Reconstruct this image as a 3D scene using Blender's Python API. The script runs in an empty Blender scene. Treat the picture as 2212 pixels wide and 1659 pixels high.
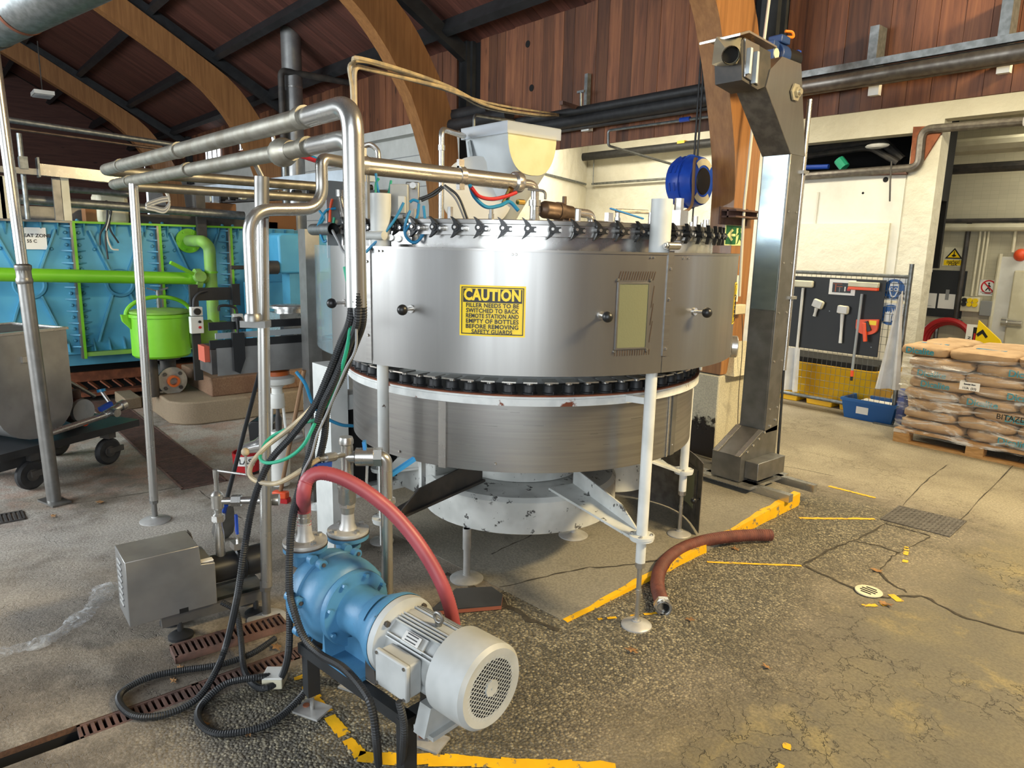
import bpy, bmesh, math, random
from mathutils import Vector, Matrix
rnd = random.Random(11)
scene = bpy.context.scene
COL = scene.collection
# ------------------------------------------------------------------ camera
IMW, IMH, FPX = 2212.0, 1659.0, 1530.0
PITCH, ROLL, HEAD, EYE = math.radians(11.0), math.radians(1.3), math.radians(49.7), 1.65
_h = Vector((-math.sin(HEAD), math.cos(HEAD), 0)); _r = Vector((math.cos(HEAD), math.sin(HEAD), 0)); _z = Vector((0, 0, 1))
CF = _h * math.cos(PITCH) - _z * math.sin(PITCH)
_u = _z * math.cos(PITCH) + _h * math.sin(PITCH)
CR = _r * math.cos(ROLL) + _u * math.sin(ROLL)
CU = _u * math.cos(ROLL) - _r * math.sin(ROLL)
CO = Vector((0, 0, EYE))
cam_d = bpy.data.cameras.new('camera'); cam = bpy.data.objects.new('camera', cam_d); COL.objects.link(cam)
cam_d.sensor_fit = 'HORIZONTAL'; cam_d.sensor_width = 36.0; cam_d.lens = FPX / IMW * 36.0; cam_d.clip_start = 0.02
cam.matrix_world = Matrix(((CR.x, CU.x, -CF.x, CO.x), (CR.y, CU.y, -CF.y, CO.y), (CR.z, CU.z, -CF.z, CO.z), (0, 0, 0, 1)))
scene.camera = cam
# surveying helpers: a sight line met with a known plane of the hall gives a place in metres
def sight(x, y): return CR * ((x - IMW / 2) / FPX) - CU * ((y - IMH / 2) / FPX) + CF
def atz(x, y, z=0.0): d = sight(x, y); return CO + d * ((z - CO.z) / d.z)
def atx(x, y, X): d = sight(x, y); return CO + d * ((X - CO.x) / d.x)
def aty(x, y, Y): d = sight(x, y); return CO + d * ((Y - CO.y) / d.y)
def atd(x, y, dep): return CO + sight(x, y) * dep
def zat(X, Y, py):
    lo, hi = -3.0, 14.0
    for _ in range(50):
        m = (lo + hi) / 2; d = Vector((X, Y, m)) - CO
        if IMH / 2 - FPX * d.dot(CU) / d.dot(CF) > py: lo = m
        else: hi = m
    return lo
# ------------------------------------------------------------------ light
world = bpy.data.worlds.new('world'); scene.world = world; world.use_nodes = True
_bg = world.node_tree.nodes['Background']; _bg.inputs[0].default_value = (0.86, 0.93, 1.0, 1); _bg.inputs[1].default_value = 1.25
def area_light(name, loc, aim, sx, sy, power, col):
    l = bpy.data.lights.new(name, 'AREA'); l.shape = 'RECTANGLE'; l.size = sx; l.size_y = sy; l.energy = power; l.color = col
    o = bpy.data.objects.new(name, l); COL.objects.link(o); o.location = loc
    o.rotation_euler = (Vector(aim) - Vector(loc)).to_track_quat('-Z', 'Y').to_euler(); return o
# daylight through the big doorway behind the photographer, and through the one down the hall to the left
area_light('doorway_daylight', (2.3, -3.6, 2.2), (-3.0, 2.2, 0.9), 4.8, 3.6, 240, (0.88, 0.95, 1.0))
area_light('side_door_daylight', (-7.0, -4.5, 2.6), (-6.5, 2.5, 0.8), 5.0, 3.0, 560, (0.90, 0.96, 1.0))
# warm high-bay lamps over the right half of the hall and in the annex
area_light('high_bay_lamp', (1.3, 4.3, 4.1), (-1.9, 3.6, 0.6), 1.6, 0.5, 420, (1.0, 0.78, 0.42))
area_light('annex_lamp', (-2.4, 7.0, 3.5), (-2.4, 7.2, 0), 2.4, 0.5, 95, (1.0, 0.88, 0.62))
area_light('annex_lamp', (-6.2, 6.9, 3.5), (-6.2, 7.4, 0), 2.4, 0.5, 105, (1.0, 0.93, 0.76))
area_light('store_room_lamp', (-1.5, 9.9, 3.3), (-1.5, 9.9, 0), 2.0, 0.4, 60, (1.0, 0.93, 0.74))
scene.view_settings.view_transform = 'Standard'; scene.view_settings.look = 'None'
scene.view_settings.gamma = 1.0; scene.view_settings.use_curve_mapping = False
scene.view_settings.exposure = 0.2
cy = scene.cycles; cy.max_bounces = 6; cy.diffuse_bounces = 3; cy.glossy_bounces = 3; cy.transmission_bounces = 3; cy.transparent_max_bounces = 8
cy.caustics_reflective = False; cy.caustics_refractive = False; cy.use_adaptive_sampling = True; cy.adaptive_threshold = 0.03; cy.sample_clamp_indirect = 6.0; cy.use_denoising = True; cy.use_light_tree = False
# ------------------------------------------------------------------ mesh helpers
ORG = {}
def org(p): return ORG.get(p.name, Vector((0, 0, 0))) if p else Vector((0, 0, 0))
def frame(w):
    w = Vector(w).normalized(); a = Vector((0, 0, 1)) if abs(w.z) < .95 else Vector((1, 0, 0))
    u = a.cross(w).normalized(); return u, w.cross(u)
def catmull(pts, k=8):
    P = [Vector(p) for p in pts]; out = []
    for i in range(len(P) - 1):
        a = P[i - 1] if i else P[i] * 2 - P[i + 1]; b, c = P[i], P[i + 1]; d = P[i + 2] if i + 2 < len(P) else c * 2 - b
        for j in range(k):
            t = j / k; out.append(.5 * (2 * b + (c - a) * t + (2 * a - 5 * b + 4 * c - d) * t * t + (3 * b - a - 3 * c + d) * t ** 3))
    return out + [P[-1]]
def bend(pts, r, k=7):
    P = [Vector(p) for p in pts]; out = [P[0]]
    for i in range(1, len(P) - 1):
        a, b, c = P[i - 1], P[i], P[i + 1]; d0 = (a - b); d1 = (c - b)
        rr = min(r, d0.length * .49, d1.length * .49); s = b + d0.normalized() * rr; e = b + d1.normalized() * rr
        for j in range(k + 1):
            t = j / k; out.append(s * (1 - t) ** 2 + b * 2 * t * (1 - t) + e * t * t)
    return out + [P[-1]]
class MB:
    def __init__(s, M=None): s.v = []; s.f = []; s.M = M; s.k = []
    def add(s, vs, fs):
        o = len(s.v); s.k.append((o, o + len(vs), len(s.f), len(s.f) + len(fs))); s.v += [(s.M @ Vector(v)) if s.M else Vector(v) for v in vs]; s.f += [[i + o for i in f] for f in fs]; return s
    def box(s, c, d, R=None):
        c = Vector(c); x, y, z = d[0] / 2, d[1] / 2, d[2] / 2
        vs = [Vector((a * x, b * y, e * z)) for a in (-1, 1) for b in (-1, 1) for e in (-1, 1)]
        if R: vs = [R @ v for v in vs]
        return s.add([c + v for v in vs], [(0, 1, 3, 2), (4, 6, 7, 5), (0, 4, 5, 1), (2, 3, 7, 6), (0, 2, 6, 4), (1, 5, 7, 3)])
    def bx(s, x0, x1, y0, y1, z0, z1): return s.box(((x0 + x1) / 2, (y0 + y1) / 2, (z0 + z1) / 2), (abs(x1 - x0), abs(y1 - y0), abs(z1 - z0)))
    def beam(s, p0, p1, w, h, up=(0, 0, 1)):
        p0, p1 = Vector(p0), Vector(p1); d = (p1 - p0).normalized(); u = d.cross(Vector(up))
        u = u.normalized() if u.length > 1e-4 else Vector((1, 0, 0)); n = u.cross(d); vs = []
        for p in (p0, p1): vs += [p + u * a * w / 2 + n * b * h / 2 for a, b in ((-1, -1), (1, -1), (1, 1), (-1, 1))]
        return s.add(vs, [(3, 2, 1, 0), (4, 5, 6, 7)] + [(i, (i + 1) % 4, 4 + (i + 1) % 4, 4 + i) for i in range(4)])
    def cyl(s, p0, p1, r0, r1=None, n=16, cap=True):
        p0, p1 = Vector(p0), Vector(p1); r1 = r0 if r1 is None else r1; u, w = frame(p1 - p0); vs = []
        for p, r in ((p0, r0), (p1, r1)): vs += [p + (u * math.cos(6.28318 * i / n) + w * math.sin(6.28318 * i / n)) * r for i in range(n)]
        fs = [(i, (i + 1) % n, n + (i + 1) % n, n + i) for i in range(n)]
        if cap: fs += [tuple(reversed(range(n))), tuple(range(n, 2 * n))]
        return s.add(vs, fs)
    def tube(s, pts, r, n=10, cap=True, closed=False):
        P = [Vector(p) for p in pts]; m = len(P); vs = []; u = None
        for i in range(m):
            if closed: t = P[(i + 1) % m] - P[i - 1]
            else: t = P[min(i + 1, m - 1)] - P[max(i - 1, 0)]
            if t.length < 1e-9: t = Vector((0, 0, 1))
            t.normalize()
            if u is None: u, _ = frame(t)
            u = (u - t * u.dot(t)); u = u.normalized() if u.length > 1e-6 else frame(t)[0]; w = t.cross(u)
            rr = r(i / (m - 1)) if callable(r) else (r[i] if isinstance(r, (list, tuple)) else r)
            vs += [P[i] + (u * math.cos(6.28318 * k / n) + w * math.sin(6.28318 * k / n)) * rr for k in range(n)]
        fs = [(i * n + k, i * n + (k + 1) % n, ((i + 1) % m) * n + (k + 1) % n, ((i + 1) % m) * n + k) for i in range(m if closed else m - 1) for k in range(n)]
        if cap and not closed: fs += [tuple(reversed(range(n))), tuple((m - 1) * n + k for k in range(n))]
        return s.add(vs, fs)
    def lathe(s, prof, base=(0, 0, 0), axis=(0, 0, 1), n=24, a0=0, a1=6.283185307, cap=True):
        base = Vector(base); ax = Vector(axis).normalized()
        if abs(ax.z) > .999: u, w = Vector((1, 0, 0)), Vector((0, 1 if ax.z > 0 else -1, 0))
        else: u, w = frame(ax)
        full = abs(a1 - a0) > 6.28; k = n if full else n + 1; vs = []
        for r, h in prof: vs += [base + ax * h + (u * math.cos(a0 + (a1 - a0) * i / n) + w * math.sin(a0 + (a1 - a0) * i / n)) * r for i in range(k)]
        m = len(prof); fs = []
        for j in range(m - 1):
            for i in range(n):
                i2 = (i + 1) % k; fs.append((j * k + i, j * k + i2, (j + 1) * k + i2, (j + 1) * k + i))
        if cap and full:
            if prof[0][0] > 1e-5: fs.append(tuple(reversed(range(k))))
            if prof[-1][0] > 1e-5: fs.append(tuple(range((m - 1) * k, m * k)))
        return s.add(vs, fs)
    def arc(s, c, r, z0, z1, a0, a1, t=.004, n=40):
        # upright curved sheet of thickness t
        vs = []; fs = []
        for i in range(n + 1):
            a = a0 + (a1 - a0) * i / n; ca, sa = math.cos(a), math.sin(a)
            vs += [(c[0] + ca * q, c[1] + sa * q, z) for q, z in ((r, z0), (r, z1), (r - t, z1), (r - t, z0))]
        for i in range(n):
            for k in range(4): fs.append((i * 4 + k, (i + 1) * 4 + k, (i + 1) * 4 + (k + 1) % 4, i * 4 + (k + 1) % 4))
        fs += [(0, 1, 2, 3), (n * 4 + 3, n * 4 + 2, n * 4 + 1, n * 4)]
        return s.add(vs, fs)
    def prism(s, poly, o, ex, ey, ez):
        o, ex, ey, ez = Vector(o), Vector(ex), Vector(ey), Vector(ez); n = len(poly)
        vs = [o + ex * a + ey * b for a, b in poly] + [o + ex * a + ey * b + ez for a, b in poly]
        return s.add(vs, [tuple(reversed(range(n))), tuple(range(n, 2 * n))] + [(i, (i + 1) % n, n + (i + 1) % n, n + i) for i in range(n)])
    def sph(s, c, r, n=12, sq=(1, 1, 1)):
        prof = [(math.sin(math.pi * i / (n // 2 + 1)) * r, -math.cos(math.pi * i / (n // 2 + 1)) * r) for i in range(n // 2 + 2)]
        prof[0] = (1e-5, -r); prof[-1] = (1e-5, r); t = MB(); t.lathe(prof, n=n, cap=False); c = Vector(c)
        return s.add([c + Vector((v.x * sq[0], v.y * sq[1], v.z * sq[2])) for v in t.v], t.f)
    def tor(s, c, axis, R, r, n=32, k=8, a0=0, a1=6.283185307):
        u, w = frame(axis); c = Vector(c); full = abs(a1 - a0) > 6.28
        pts = [c + (u * math.cos(a0 + (a1 - a0) * i / n) + w * math.sin(a0 + (a1 - a0) * i / n)) * R for i in range(n if full else n + 1)]
        return s.tube(pts, r, k, closed=full)
    def hexn(s, p0, p1, r): return s.cyl(p0, p1, r, n=6)
    def mesh(s, name, off=Vector((0, 0, 0)), smooth=True, ang=35):
        me = bpy.data.meshes.new(name); me.from_pydata([v - off for v in s.v], [], s.f); me.validate(); 
        bm = bmesh.new(); bm.from_mesh(me); bmesh.ops.recalc_face_normals(bm, faces=bm.faces); bm.to_mesh(me); bm.free()
        if smooth:
            me.polygons.foreach_set('use_smooth', [True] * len(me.polygons)); me.set_sharp_from_angle(angle=math.radians(ang))
        return me
    def clusters(s):
        # primitives that stand clear of one another become objects of their own
        B = []
        for a, b, c, d in s.k:
            P = s.v[a:b]; B.append([[min(p[i] for p in P) for i in range(3)], [max(p[i] for p in P) for i in range(3)]])
        n = len(B); par = list(range(n))
        def root(i):
            while par[i] != i: i = par[i]
            return i
        sz = [max(b[1][i] - b[0][i] for i in range(3)) for b in B]
        for i in range(n):
            for j in range(i):
                g = math.sqrt(sum(max(0, B[i][0][q] - B[j][1][q], B[j][0][q] - B[i][1][q]) ** 2 for q in range(3)))
                if g <= max(.0195, .49 * max(sz[i], sz[j])): par[root(i)] = root(j)
        out = {}
        for i in range(n): out.setdefault(root(i), []).append(i)
        return list(out.values())
    def build(s, name, m, parent=None, bevel=0, smooth=True, **kw):
        if parent and kw.get('kind') != 'stuff' and 1 < len(s.k) < 400:
            cl = s.clusters()
            if len(cl) > 1:
                first = None
                for g in cl:
                    t = MB()
                    for i in g:
                        a, b, c, d = s.k[i]; t.add(s.v[a:b], [[q - a for q in f] for f in s.f[c:d]])
                    t.k = t.k[:1]; o = t.build(name, m, parent, bevel, smooth, **kw); first = first or o
                return first
        me = s.mesh(name, org(parent), smooth); 
        if isinstance(m, str): m = MAT[m]
        me.materials.append(m); return put(name, me, parent, bevel, **kw)
def put(name, me, parent=None, bevel=0, **kw):
    o = bpy.data.objects.new(name, me); COL.objects.link(o)
    if parent: o.parent = parent; ORG[o.name] = org(parent)
    if bevel:
        b = o.modifiers.new('bevel', 'BEVEL'); b.width = bevel; b.segments = 2; b.limit_method = 'ANGLE'; b.angle_limit = math.radians(40)
    for k, v in kw.items(): o[k] = v
    return o
def inst(name, me, parent, M):
    o = bpy.data.objects.new(name, me); COL.objects.link(o)
    if parent: o.parent = parent
    o.matrix_local = Matrix.Translation(-org(parent)) @ M; ORG[o.name] = org(parent); return o
def thing(name, label, cat, loc=(0, 0, 0), group=None):
    o = bpy.data.objects.new(name, None); COL.objects.link(o); o.location = loc; o.empty_display_size = .1
    ORG[o.name] = Vector(loc); o['label'] = label; o['category'] = cat
    if group: o['group'] = group
    return o
def tag(o, label, cat, group=None):
    o['label'] = label; o['category'] = cat
    if group: o['group'] = group
    return o
def struct(o, label=None):
    o['kind'] = 'structure'
    if label: o['label'] = label
    return o
def T(x, y, z=0, rz=0): return Matrix.Translation((x, y, z)) @ Matrix.Rotation(rz, 4, 'Z')
def basis(o, ex, ey, ez):
    ex, ey, ez = Vector(ex), Vector(ey), Vector(ez)
    return Matrix(((ex.x, ey.x, ez.x, o[0]), (ex.y, ey.y, ez.y, o[1]), (ex.z, ey.z, ez.z, o[2]), (0, 0, 0, 1)))
def text_mb(txt, size, bold=0.0, align='CENTER', ext=0.0006, space=1.0):
    # lettering as thin solid shapes, in its own x (right) / y (up) plane
    c = bpy.data.curves.new('lettering', 'FONT'); c.body = txt; c.size = size; c.align_x = align; c.align_y = 'CENTER'; c.offset = bold; c.extrude = ext; c.space_character = space
    c.resolution_u = 3
    o = bpy.data.objects.new('lettering', c); COL.objects.link(o); dg = bpy.context.evaluated_depsgraph_get(); dg.update()
    me = bpy.data.meshes.new_from_object(o.evaluated_get(dg)); vs = [v.co.copy() for v in me.vertices]; fs = [tuple(p.vertices) for p in me.polygons]
    bpy.data.objects.remove(o); bpy.data.curves.remove(c); bpy.data.meshes.remove(me); return vs, fs
# ------------------------------------------------------------------ materials
MAT = {}
class NT:
    def __init__(s, name):
        m = bpy.data.materials.new(name); m.use_nodes = True; s.m = m; s.t = m.node_tree; s.b = s.t.nodes['Principled BSDF']; MAT[name] = m
    def n(s, typ, **kw):
        x = s.t.nodes.new(typ)
        for k, v in kw.items():
            if k.startswith('i_'): x.inputs[k[2:].replace('_', ' ')].default_value = v
            else: setattr(x, k, v)
        return x
    def l(s, a, b): s.t.links.new(a, b)
    def pos(s, sc=(1, 1, 1), obj=False, rand=False):
        if obj: c = s.n('ShaderNodeTexCoord').outputs['Object']
        else: c = s.n('ShaderNodeNewGeometry').outputs['Position']
        mp = s.n('ShaderNodeMapping'); mp.inputs['Scale'].default_value = sc; s.l(c, mp.inputs['Vector'])
        if rand:
            oi = s.n('ShaderNodeObjectInfo'); mu = s.n('ShaderNodeMath', operation='MULTIPLY'); mu.inputs[1].default_value = 37.0; s.l(oi.outputs['Random'], mu.inputs[0]); s.l(mu.outputs[0], mp.inputs['Location'])
        return mp.outputs[0]
    def noise(s, v, scale, detail=3, rough=.55, dist=0):
        x = s.n('ShaderNodeTexNoise'); x.inputs['Scale'].default_value = scale; x.inputs['Detail'].default_value = detail; x.inputs['Roughness'].default_value = rough; x.inputs['Distortion'].default_value = dist; s.l(v, x.inputs['Vector']); return x.outputs['Fac']
    def vor(s, v, scale, feature='F1', out='Distance', rnd_=1.0):
        x = s.n('ShaderNodeTexVoronoi', feature=feature); x.inputs['Scale'].default_value = scale; x.inputs['Randomness'].default_value = rnd_; s.l(v, x.inputs['Vector']); return x.outputs[out]
    def ramp(s, f, stops, interp='LINEAR'):
        x = s.n('ShaderNodeValToRGB'); e = x.color_ramp.elements; x.color_ramp.interpolation = interp
        while len(e) < len(stops): e.new(.5)
        for i, (p, c) in enumerate(stops): e[i].position = p; e[i].color = (*c, 1) if len(c) == 3 else c
        s.l(f, x.inputs[0]); return x.outputs[0]
    def mr(s, f, a, b, c=0, d=1, typ='SMOOTHSTEP'):
        x = s.n('ShaderNodeMapRange'); x.interpolation_type = typ
        for i, q in enumerate((a, b, c, d)): x.inputs[i + 1].default_value = q
        s.l(f, x.inputs[0]); return x.outputs[0]
    def math(s, op, a, b=None):
        x = s.n('ShaderNodeMath', operation=op)
        for i, q in enumerate((a, b)):
            if q is None: continue
            if isinstance(q, (int, float)): x.inputs[i].default_value = q
            else: s.l(q, x.inputs[i])
        return x.outputs[0]
    def mix(s, f, a, b, mode='MIX'):
        x = s.n('ShaderNodeMix', data_type='RGBA', blend_type=mode)
        for i, q in ((0, f), (6, a), (7, b)):
            if isinstance(q, (int, float)): x.inputs[i].default_value = q
            elif isinstance(q, (tuple, list)): x.inputs[i].default_value = (*q, 1) if len(q) == 3 else q
            else: s.l(q, x.inputs[i])
        return x.outputs[2]
    def bump(s, h, st=.3, d=.01):
        x = s.n('ShaderNodeBump'); x.inputs['Strength'].default_value = st; x.inputs['Distance'].default_value = d; s.l(h, x.inputs['Height']); s.l(x.outputs[0], s.b.inputs['Normal'])
    def set(s, **kw):
        nm = dict(c='Base Color', r='Roughness', m='Metallic', a='Alpha', tr='Transmission Weight', ior='IOR', an='Anisotropic', coat='Coat Weight', spec='Specular IOR Level', em='Emission Color', es='Emission Strength', sss='Subsurface Weight')
        for k, v in kw.items():
            i = s.b.inputs[nm[k]]
            if isinstance(v, (int, float)): i.default_value = v
            elif isinstance(v, (tuple, list)): i.default_value = (*v, 1) if len(v) == 3 else v
            else: s.l(v, i)
        return s
def hexc(h):
    h = h.lstrip('#'); o = []
    for i in (0, 2, 4):
        c = int(h[i:i + 2], 16) / 255; o.append(c / 12.92 if c <= .04045 else ((c + .055) / 1.055) ** 2.4)
    return tuple(o)
def H(c): return hexc(c) if isinstance(c, str) else c
def mk(name, c, r=.5, m=0.0, c2=None, ns=6, sc=(1, 1, 1), lo=.35, hi=.65, bump=0, bs=40, wear=None, wt=.62, ws=9, wr=.8, wm=0.0, rv=0.0, obj=False, rand=0.0, **kw):
    k = NT(name); c = H(c); base = c; v = k.pos(sc, obj, rand > 0)
    if c2 is not None: base = k.mix(k.mr(k.noise(v, ns), lo, hi), c, H(c2))
    if rand:
        oi = k.n('ShaderNodeObjectInfo'); f = k.mr(oi.outputs['Random'], 0, 1, 1 - rand, 1 + rand * .6, 'LINEAR')
        hs = k.n('ShaderNodeHueSaturation'); k.l(f, hs.inputs['Value'])
        if isinstance(base, tuple): hs.inputs['Color'].default_value = (*base, 1)
        else: k.l(base, hs.inputs['Color'])
        base = hs.outputs[0]
    rr = r; mm = m
    if wear is not None:
        wf = k.mr(k.noise(k.pos(), ws, 4, .65), wt, wt + .06); base = k.mix(wf, base, H(wear)); rr = k.mr(wf, 0, 1, r, wr, 'LINEAR'); mm = k.mr(wf, 0, 1, m, wm, 'LINEAR')
    elif rv: rr = k.mr(k.noise(v, ns * 1.7), .3, .7, max(r - rv, .03), r + rv)
    k.set(c=base, r=rr, m=mm, **kw)
    if bump: k.bump(k.noise(v, bs, 5), bump)
    return k.m
# metals
def steel(name, c, c2, r, sc, ns=3, dirt=None, bp=0, me=.85, **kw):
    k = NT(name); v = k.pos(sc); n1 = k.noise(v, ns, 3, .5); b = k.mix(k.mr(n1, .3, .7), H(c), H(c2))
    if dirt: b = k.mix(k.mr(k.noise(k.pos(), 4, 6, .6), .52, .75, 0, .8), b, H(dirt))
    k.set(c=b, m=me, r=k.mr(n1, .3, .7, r - .02, r + .04), **kw); (k.bump(k.noise(v, ns * 9, 3), bp, .004) if bp else None); return k.m
steel('steel_sheet', '#a09f9d', '#969593', .32, (7, 7, .35), 2.0)
steel('steel_drum', '#a19f9c', '#918f8c', .33, (1.2, 1.2, 40), 1.6, bp=.006)
steel('steel_pipe', '#c3c2be', '#b6b5b1', .27, (1.5, 1.5, 1.5), 6)
steel('steel_dull', '#8f8e8b', '#7d7c79', .42, (2, 2, 2), 5)
steel('steel_box', '#a0a09f', '#8c8c8b', .40, (2, 2, 2), 3, me=.7)
steel('pad_steel', '#c2c1be', '#aeadaa', .42, (4, 4, 4), 5, me=.4)
steel('steel_bright', '#d2d0cc', '#c4c2be', .25, (3, 3, 3), 5)
steel('steel_dusty', '#a3a096', '#878377', .46, (2, 2, 2), 7, dirt='#6f6a5e')
steel('steel_dark', '#7a756e', '#625d57', .42, (3, 3, 3), 6, me=.7)
steel('galv', '#8b8f8f', '#727676', .45, (4, 4, 4), 6)
steel('chrome', '#e8e6e3', '#dedcd8', .16, (1, 1, 1), 3)
steel('elevator_face', '#9fb0b4', '#8898a0', .20, (2, 2, 5), 2)
# paints and plastics
mk('white_paint', '#d9dbd8', .45, c2='#c6c9c6', wear='#54483d', wt=.70, ws=14)
mk('white_chip', '#dcdedb', .5, c2='#cccfcd', ns=14, wear='#7a3f25', wt=.615, ws=9)
mk('white_dirty', '#cfd1cd', .55, c2='#b3b5b1', ns=5, wear='#4a4a48', wt=.60, ws=17)
mk('white_plain', '#dfdfda', .5, c2='#d2d1ca', ns=4)
mk('cream', '#d8d2b8', .5, c2='#cbc4a8')
mk('grey_plastic', '#c2c8ca', .42, c2='#b5bbbd', ns=3)
mk('pale_yellow', '#e0d7ae', .5, c2='#d8cd9f')
mk('motor_grey', '#b3b6b5', .5, c2='#a3a6a5', ns=7, wear='#8a5134', wt=.72, ws=12)
mk('pump_blue', '#4f86ab', .45, c2='#467a9e', ns=8, wear='#3c4f5c', wt=.66, ws=13, bump=.12, bs=60)
mk('tank_blue', '#58acd0', .5, c2='#4a9cc4', ns=2.2, wear='#8aa7ad', wt=.70, ws=8)
mk('tank_blue_dark', '#5199b8', .5, c2='#478aa8', ns=4)
mk('lime', '#79c328', .42, c2='#6bb522', ns=3, wear='#9c9f7c', wt=.70, ws=8)
mk('lime_dull', '#86b94a', .55, c2='#7da55a', ns=6, wear='#96977c', wt=.64, ws=11)
mk('rubber', '#1f2022', .55, c2='#292a2c', ns=20)
mk('conduit', '#252729', .5)
mk('black_plastic', '#1d1e20', .38)
mk('black_paint', '#222426', .45, c2='#2c2e30', ns=6, wear='#8b6a58', wt=.74, ws=22)
mk('dark_iron', '#353433', .6, c2='#4a4540', ns=8)
mk('board_black', '#24272b', .6)
mk('rust_iron', '#6b4f45', .75, c2='#57433c', ns=14, bump=.3, bs=80)
mk('rust', '#8b5236', .85, c2='#6d3d28', ns=10, bump=.3)
mk('red_hose', '#a64e55', .45, c2='#98434b', ns=6, wear='#a8696a', wt=.66, ws=9)
mk('brown_hose', '#6e3d30', .65, c2='#5b3128', ns=16, bump=.3, bs=60)
mk('red', '#b8242a', .45); mk('orange', '#e8552a', .45); mk('orange_dull', '#bd5a42', .6); mk('orange_wire', '#ef8122', .45)
mk('tube_blue', '#2a86b4', .35); mk('tube_green', '#2aa07c', .4); mk('handle_blue', '#2f86cc', .4); mk('royal_blue', '#2148a8', .42); mk('reel_blue', '#2456c8', .35, c2='#1d49b5')
mk('gear_blue', '#27406f', .4)
mk('yellow_paint', '#eab40e', .6, c2='#dfa90c', ns=9, wear='#7d7255', wt=.57, ws=20, bump=.15)
mk('yellow_plastic', '#e5b31c', .4, c2='#d9a516', ns=3)
mk('sign_yellow', '#f7d313', .42); mk('sign_black', '#17181a', .45); mk('sign_white', '#ebebe7', .5); mk('sign_blue', '#1c5a9c', .45); mk('sign_green', '#155e36', .45); mk('glow', '#e6eaa2', .5); mk('sign_red', '#c5202b', .45)
mk('paper', '#eceae4', .7); mk('print_grey', '#8a8c8c', .7); mk('teal_print', '#2f8a9c', .7)
mk('bag_paper', '#b99a75', .78, c2='#a98a66', ns=7, bump=.5, bs=14)
mk('pallet_wood', '#b58d5c', .8, c2='#9d7748', ns=10, sc=(1, 6, 6), bump=.2)
mk('broom_wood', '#8a6a4c', .7); mk('fabric', '#d8d8d6', .7, c2='#c9c9c7', ns=8)
mk('cardboard_brown', '#8a5f3a', .8); mk('leaf', '#a57c4e', .8, c2='#82603c', ns=30)
mk('bronze', '#6f5d50', .45, m=.7, c2='#584a40', ns=12); mk('brass', '#b79c5c', .3, m=1.0)
mk('switch_grey', '#cfd2cf', .5); mk('cable_white', '#cfccc0', .5); mk('cable_cream', '#c9b48c', .5, c2='#9a8d76', ns=9); mk('cable_grey', '#8d8f90', .5)
mk('slate', '#3f4146', .5, c2='#34363a', ns=5); mk('brick_red', '#9b5a45', .85)
mk('peg_grey', '#9aa0a2', .5); mk('beam_black', '#1e2022', .55, c2='#292b2d'); mk('beam_grey', '#b9c3cb', .45, c2='#a9b3bb')
mk('flange_grey', '#b8b6ae', .45, m=.6, c2='#a19f97', ns=12)
mk('copper_wire', '#c4622c', .4)
def glassy(name, c, a, r=.12, rv=None):
    k = NT(name); k.set(c=H(c), r=r, a=a, spec=.6); k.m.use_backface_culling = False; return k
glassy('acrylic', '#dfe6ee', .38); glassy('perspex', '#b9d2da', .20, .06)
k = NT('film'); v = k.pos(); f = k.mr(k.noise(v, 14, 6, .7, 1.5), .45, .68, .12, .6); k.set(c=H('#e4e8ea'), r=.15, a=f); k.bump(k.noise(v, 30, 5), .5, .01)
k = NT('stretch_wrap'); v = k.pos((.7, .7, 3.5)); f = k.mr(k.noise(v, 4, 4, .65, 1.2), .46, .66, .05, .6); k.set(c=H('#e6e8ea'), r=.12, a=f, spec=.8); k.bump(k.noise(v, 7, 4, .6), .6, .03)
k = NT('window_pane'); k.set(c=H('#77785c'), r=.35, a=.95); k.bump(k.noise(k.pos(), 120, 3), .1)
# timber
def timber(name, c, c2, c3, along, rand=.25, fine=1.0, rough=.62):
    k = NT(name); sc = [14 * fine] * 3; sc[along] = .9; v = k.pos(sc, True, True); n1 = k.noise(v, 1.4, 5, .65, .6)
    b = k.ramp(n1, [(.25, H(c2)), (.5, H(c)), (.78, H(c3))])
    kn = k.vor(k.pos([3.0 if i != along else 1.1 for i in range(3)], True, True), 1.6); b = k.mix(k.mr(kn, .05, .12, .75, 0), b, tuple(x * .35 for x in H(c2)))
    oi = k.n('ShaderNodeObjectInfo'); hs = k.n('ShaderNodeHueSaturation'); k.l(b, hs.inputs['Color']); k.l(k.mr(oi.outputs['Random'], 0, 1, 1 - rand, 1 + rand * .75, 'LINEAR'), hs.inputs['Value'])
    k.set(c=hs.outputs[0], r=rough); k.bump(n1, .25, .004); return k.m
timber('wall_plank', '#6f452e', '#46291c', '#8c5b3a', 2, .50)
timber('ceiling_board', '#5c372d', '#432620', '#70463a', 1, .25)
def glulam(name):
    k = NT(name); v = k.pos((2.0, 10, 3.0)); n1 = k.noise(k.pos((22, 22, 1.2)), 1.2, 4, .65); b = k.ramp(n1, [(.2, H('#7b5430')), (.5, H('#96683e')), (.8, H('#ae7e4c'))])
    k.set(c=b, r=.45, coat=.15); k.bump(n1, .12, .004); return k.m
glulam('glulam')
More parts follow.
